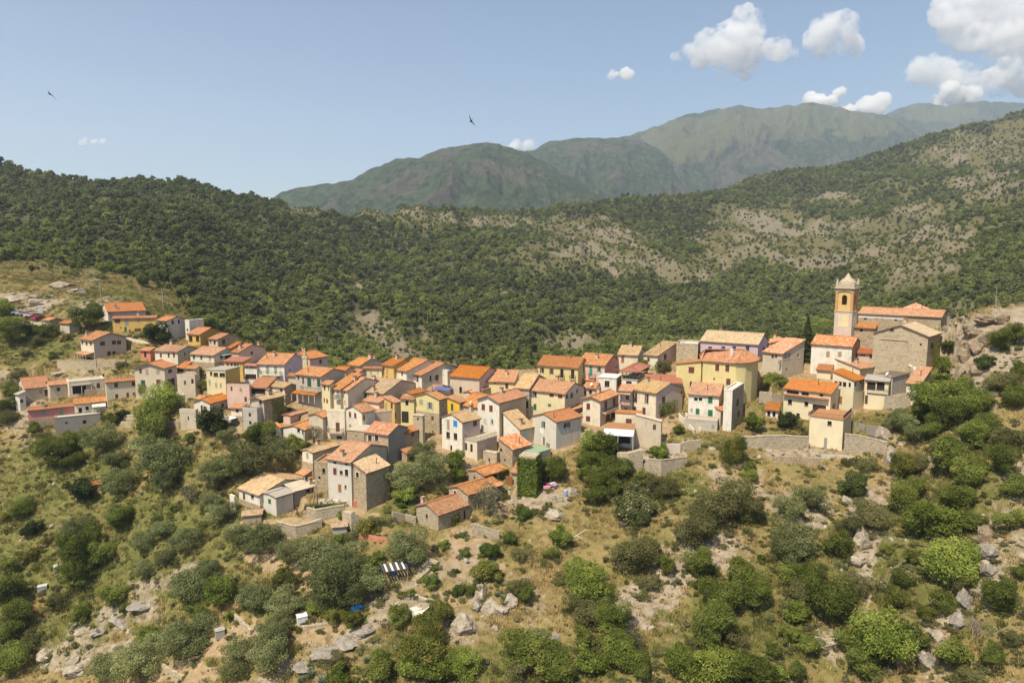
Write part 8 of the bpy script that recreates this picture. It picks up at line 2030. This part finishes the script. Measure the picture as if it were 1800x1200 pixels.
# swallows in flight
def swallow(u, v, D, label, rz, roll, pitch_=0, s=1.0):
    s_, w_ = sw(u, v); e = empty('swallow', (s_ * D, D, w_ * D)); e.rotation_euler = (roll, pitch_, rz); e.scale = (s,) * 3; tag(e, label, 'bird')
    bk = plain('swallow_black', (0.012, 0.014, 0.022), .6)
    m = MB(); pr = [(-.11, .004), (-.07, .018), (-.02, .024), (.03, .022), (.06, .018), (.085, .016), (.10, .004)]; n = 8
    m.v = [(x, r * cos(2 * pi * k / n), r * sin(2 * pi * k / n)) for x, r in pr for k in range(n)]; m.f = [(i * n + k, i * n + (k + 1) % n, (i + 1) * n + (k + 1) % n, (i + 1) * n + k) for i in range(len(pr) - 1) for k in range(n)]
    m.build('body', bk, e, True)
    for sd in (-1, 1):
        m = MB(); a = [(.05, 0), (.03, .07), (-.02, .14), (-.12, .22)]; b = [(-.03, 0), (-.03, .07), (-.06, .14), (-.125, .222)]
        for i in range(3):
            z = [.01, .022, .02, .0]; q = [(a[i][0], a[i][1] * sd, z[i]), (a[i + 1][0], a[i + 1][1] * sd, z[i + 1]), (b[i + 1][0], b[i + 1][1] * sd, z[i + 1]), (b[i][0], b[i][1] * sd, z[i])]
            m.quad(*q); m.quad(*[(p[0], p[1], p[2] - .006) for p in reversed(q)])
        m.build('wing', bk, e)
        m = MB(); m.quad((-.09, 0, 0), (-.20, .05 * sd, 0), (-.19, .03 * sd, 0), (-.10, 0, -.004)); m.build('tail_feather', bk, e)
swallow(88, 166, 26, 'black swallow gliding at the upper left of the sky', R(155), R(35), R(-20))
swallow(828, 213, 26, 'black swallow with crescent wings over the left mountain', R(120), R(60), R(10))
swallow(1386, 506, 26, 'small dark swallow passing in front of the wooded slope, left of the bell tower', R(100), R(70), R(30), .8)
# ------------------------------------------------------------------ cumulus clouds beyond the haze
def cloud_mat(lo=.43, hi=.78, dn=.018):
    t = NT('cloud_vapour'); v = t.n('ShaderNodeVolumePrincipled'); v.inputs['Color'].default_value = (.985, .98, .975, 1); v.inputs['Anisotropy'].default_value = 0.0
    n = t.noise(t.pos(), 0.0045, 9, 0.64)
    t.l(t.math('MULTIPLY', t.ramp(n, [(lo, (0, 0, 0)), (hi, (1, 1, 1))]), dn), v.inputs['Density'])
    t.l(v.outputs[0], t.out.inputs['Volume']); return t.m
CLM = cloud_mat(); CLS = cloud_mat(.34, .62, .035); CLT = bpy.data.textures.new('cloud_puffs', 'CLOUDS'); CLT.noise_scale = 150; CLT.noise_depth = 5
def cloud(label, lobes, D, dens=1.0):
    import bmesh
    r = random.Random(len(label) + int(D)); bm = bmesh.new(); k = D / F
    c0 = pt(lobes[0][0], lobes[0][1], D)
    for u, v, ru, rv in lobes:
        n = max(4, int(ru / 3.5))
        for i in range(n):
            a, q = r.uniform(0, 6.28), math.sqrt(r.random()); x = u + ru * .75 * q * cos(a); y = v + rv * .7 * q * sin(a); rad = min(ru, rv) * r.uniform(.6, 1.12) * k
            p = pt(x, y, D) - c0 + Vector((0, r.uniform(-.5, .5) * ru * k, 0)); res = bmesh.ops.create_icosphere(bm, subdivisions=2, radius=rad)
            bmesh.ops.translate(bm, verts=res['verts'], vec=p)
    me = bpy.data.meshes.new('cloud'); bm.to_mesh(me); bm.free(); me.materials.append(CLM if max(l[2] for l in lobes) > 45 or len(lobes) > 3 and lobes[0][2] > 15 else CLS)
    o = link(bpy.data.objects.new('cloud', me)); o.location = c0; tag(o, label, 'cloud')
    md = o.modifiers.new('merge', 'REMESH'); md.mode = 'VOXEL'; md.voxel_size = 2.0 * k
    md = o.modifiers.new('puffs', 'DISPLACE'); md.texture = CLT; md.strength = 16 * k; md.mid_level = .5; md.texture_coords = 'LOCAL'
    return o
DC = 10500
cloud('large ragged cumulus cloud with a pointed top, left of the small round one', [(1210, 95, 28, 11), (1250, 88, 38, 24), (1290, 74, 42, 36), (1316, 45, 22, 26), (1328, 24, 8, 12), (1350, 84, 38, 20), (1290, 118, 44, 15), (1388, 93, 24, 8)], DC)
cloud('round cumulus cloud between the ragged cloud and the big right cloud', [(1442, 70, 20, 22), (1465, 60, 28, 26), (1494, 75, 24, 16), (1460, 90, 42, 9)], DC)
cloud('tiny cumulus puff left of the ragged cumulus cloud', [(1080, 133, 11, 6), (1097, 128, 13, 10), (1110, 133, 8, 6)], DC)
cloud('biggest cumulus cloud in the upper right corner', [(1678, 28, 32, 28), (1722, 14, 46, 34), (1775, 34, 46, 36), (1815, 70, 40, 32), (1700, 66, 38, 22), (1748, 76, 46, 22)], DC)
cloud('lower bank of cumulus under the biggest cloud', [(1622, 126, 26, 20), (1652, 132, 46, 22), (1702, 140, 54, 17), (1762, 138, 54, 20), (1815, 140, 40, 24)], DC)
cloud('small cumulus touching the far right crest', [(1650, 178, 16, 8), (1680, 168, 42, 15)], DC)
cloud('cumulus peeping over the saddle right of the grassy summit', [(1500, 190, 26, 11), (1542, 183, 34, 15)], DC)
cloud('thin cumulus wisp behind the grassy summit', [(1438, 176, 32, 11), (1474, 163, 10, 13)], DC)
cloud('small white cloud behind the wooded peak', [(910, 254, 12, 10), (926, 256, 14, 8)], DC)
cloud('faint flat cloudlet low in the left sky', [(150, 249, 14, 4), (172, 247, 16, 5)], DC)
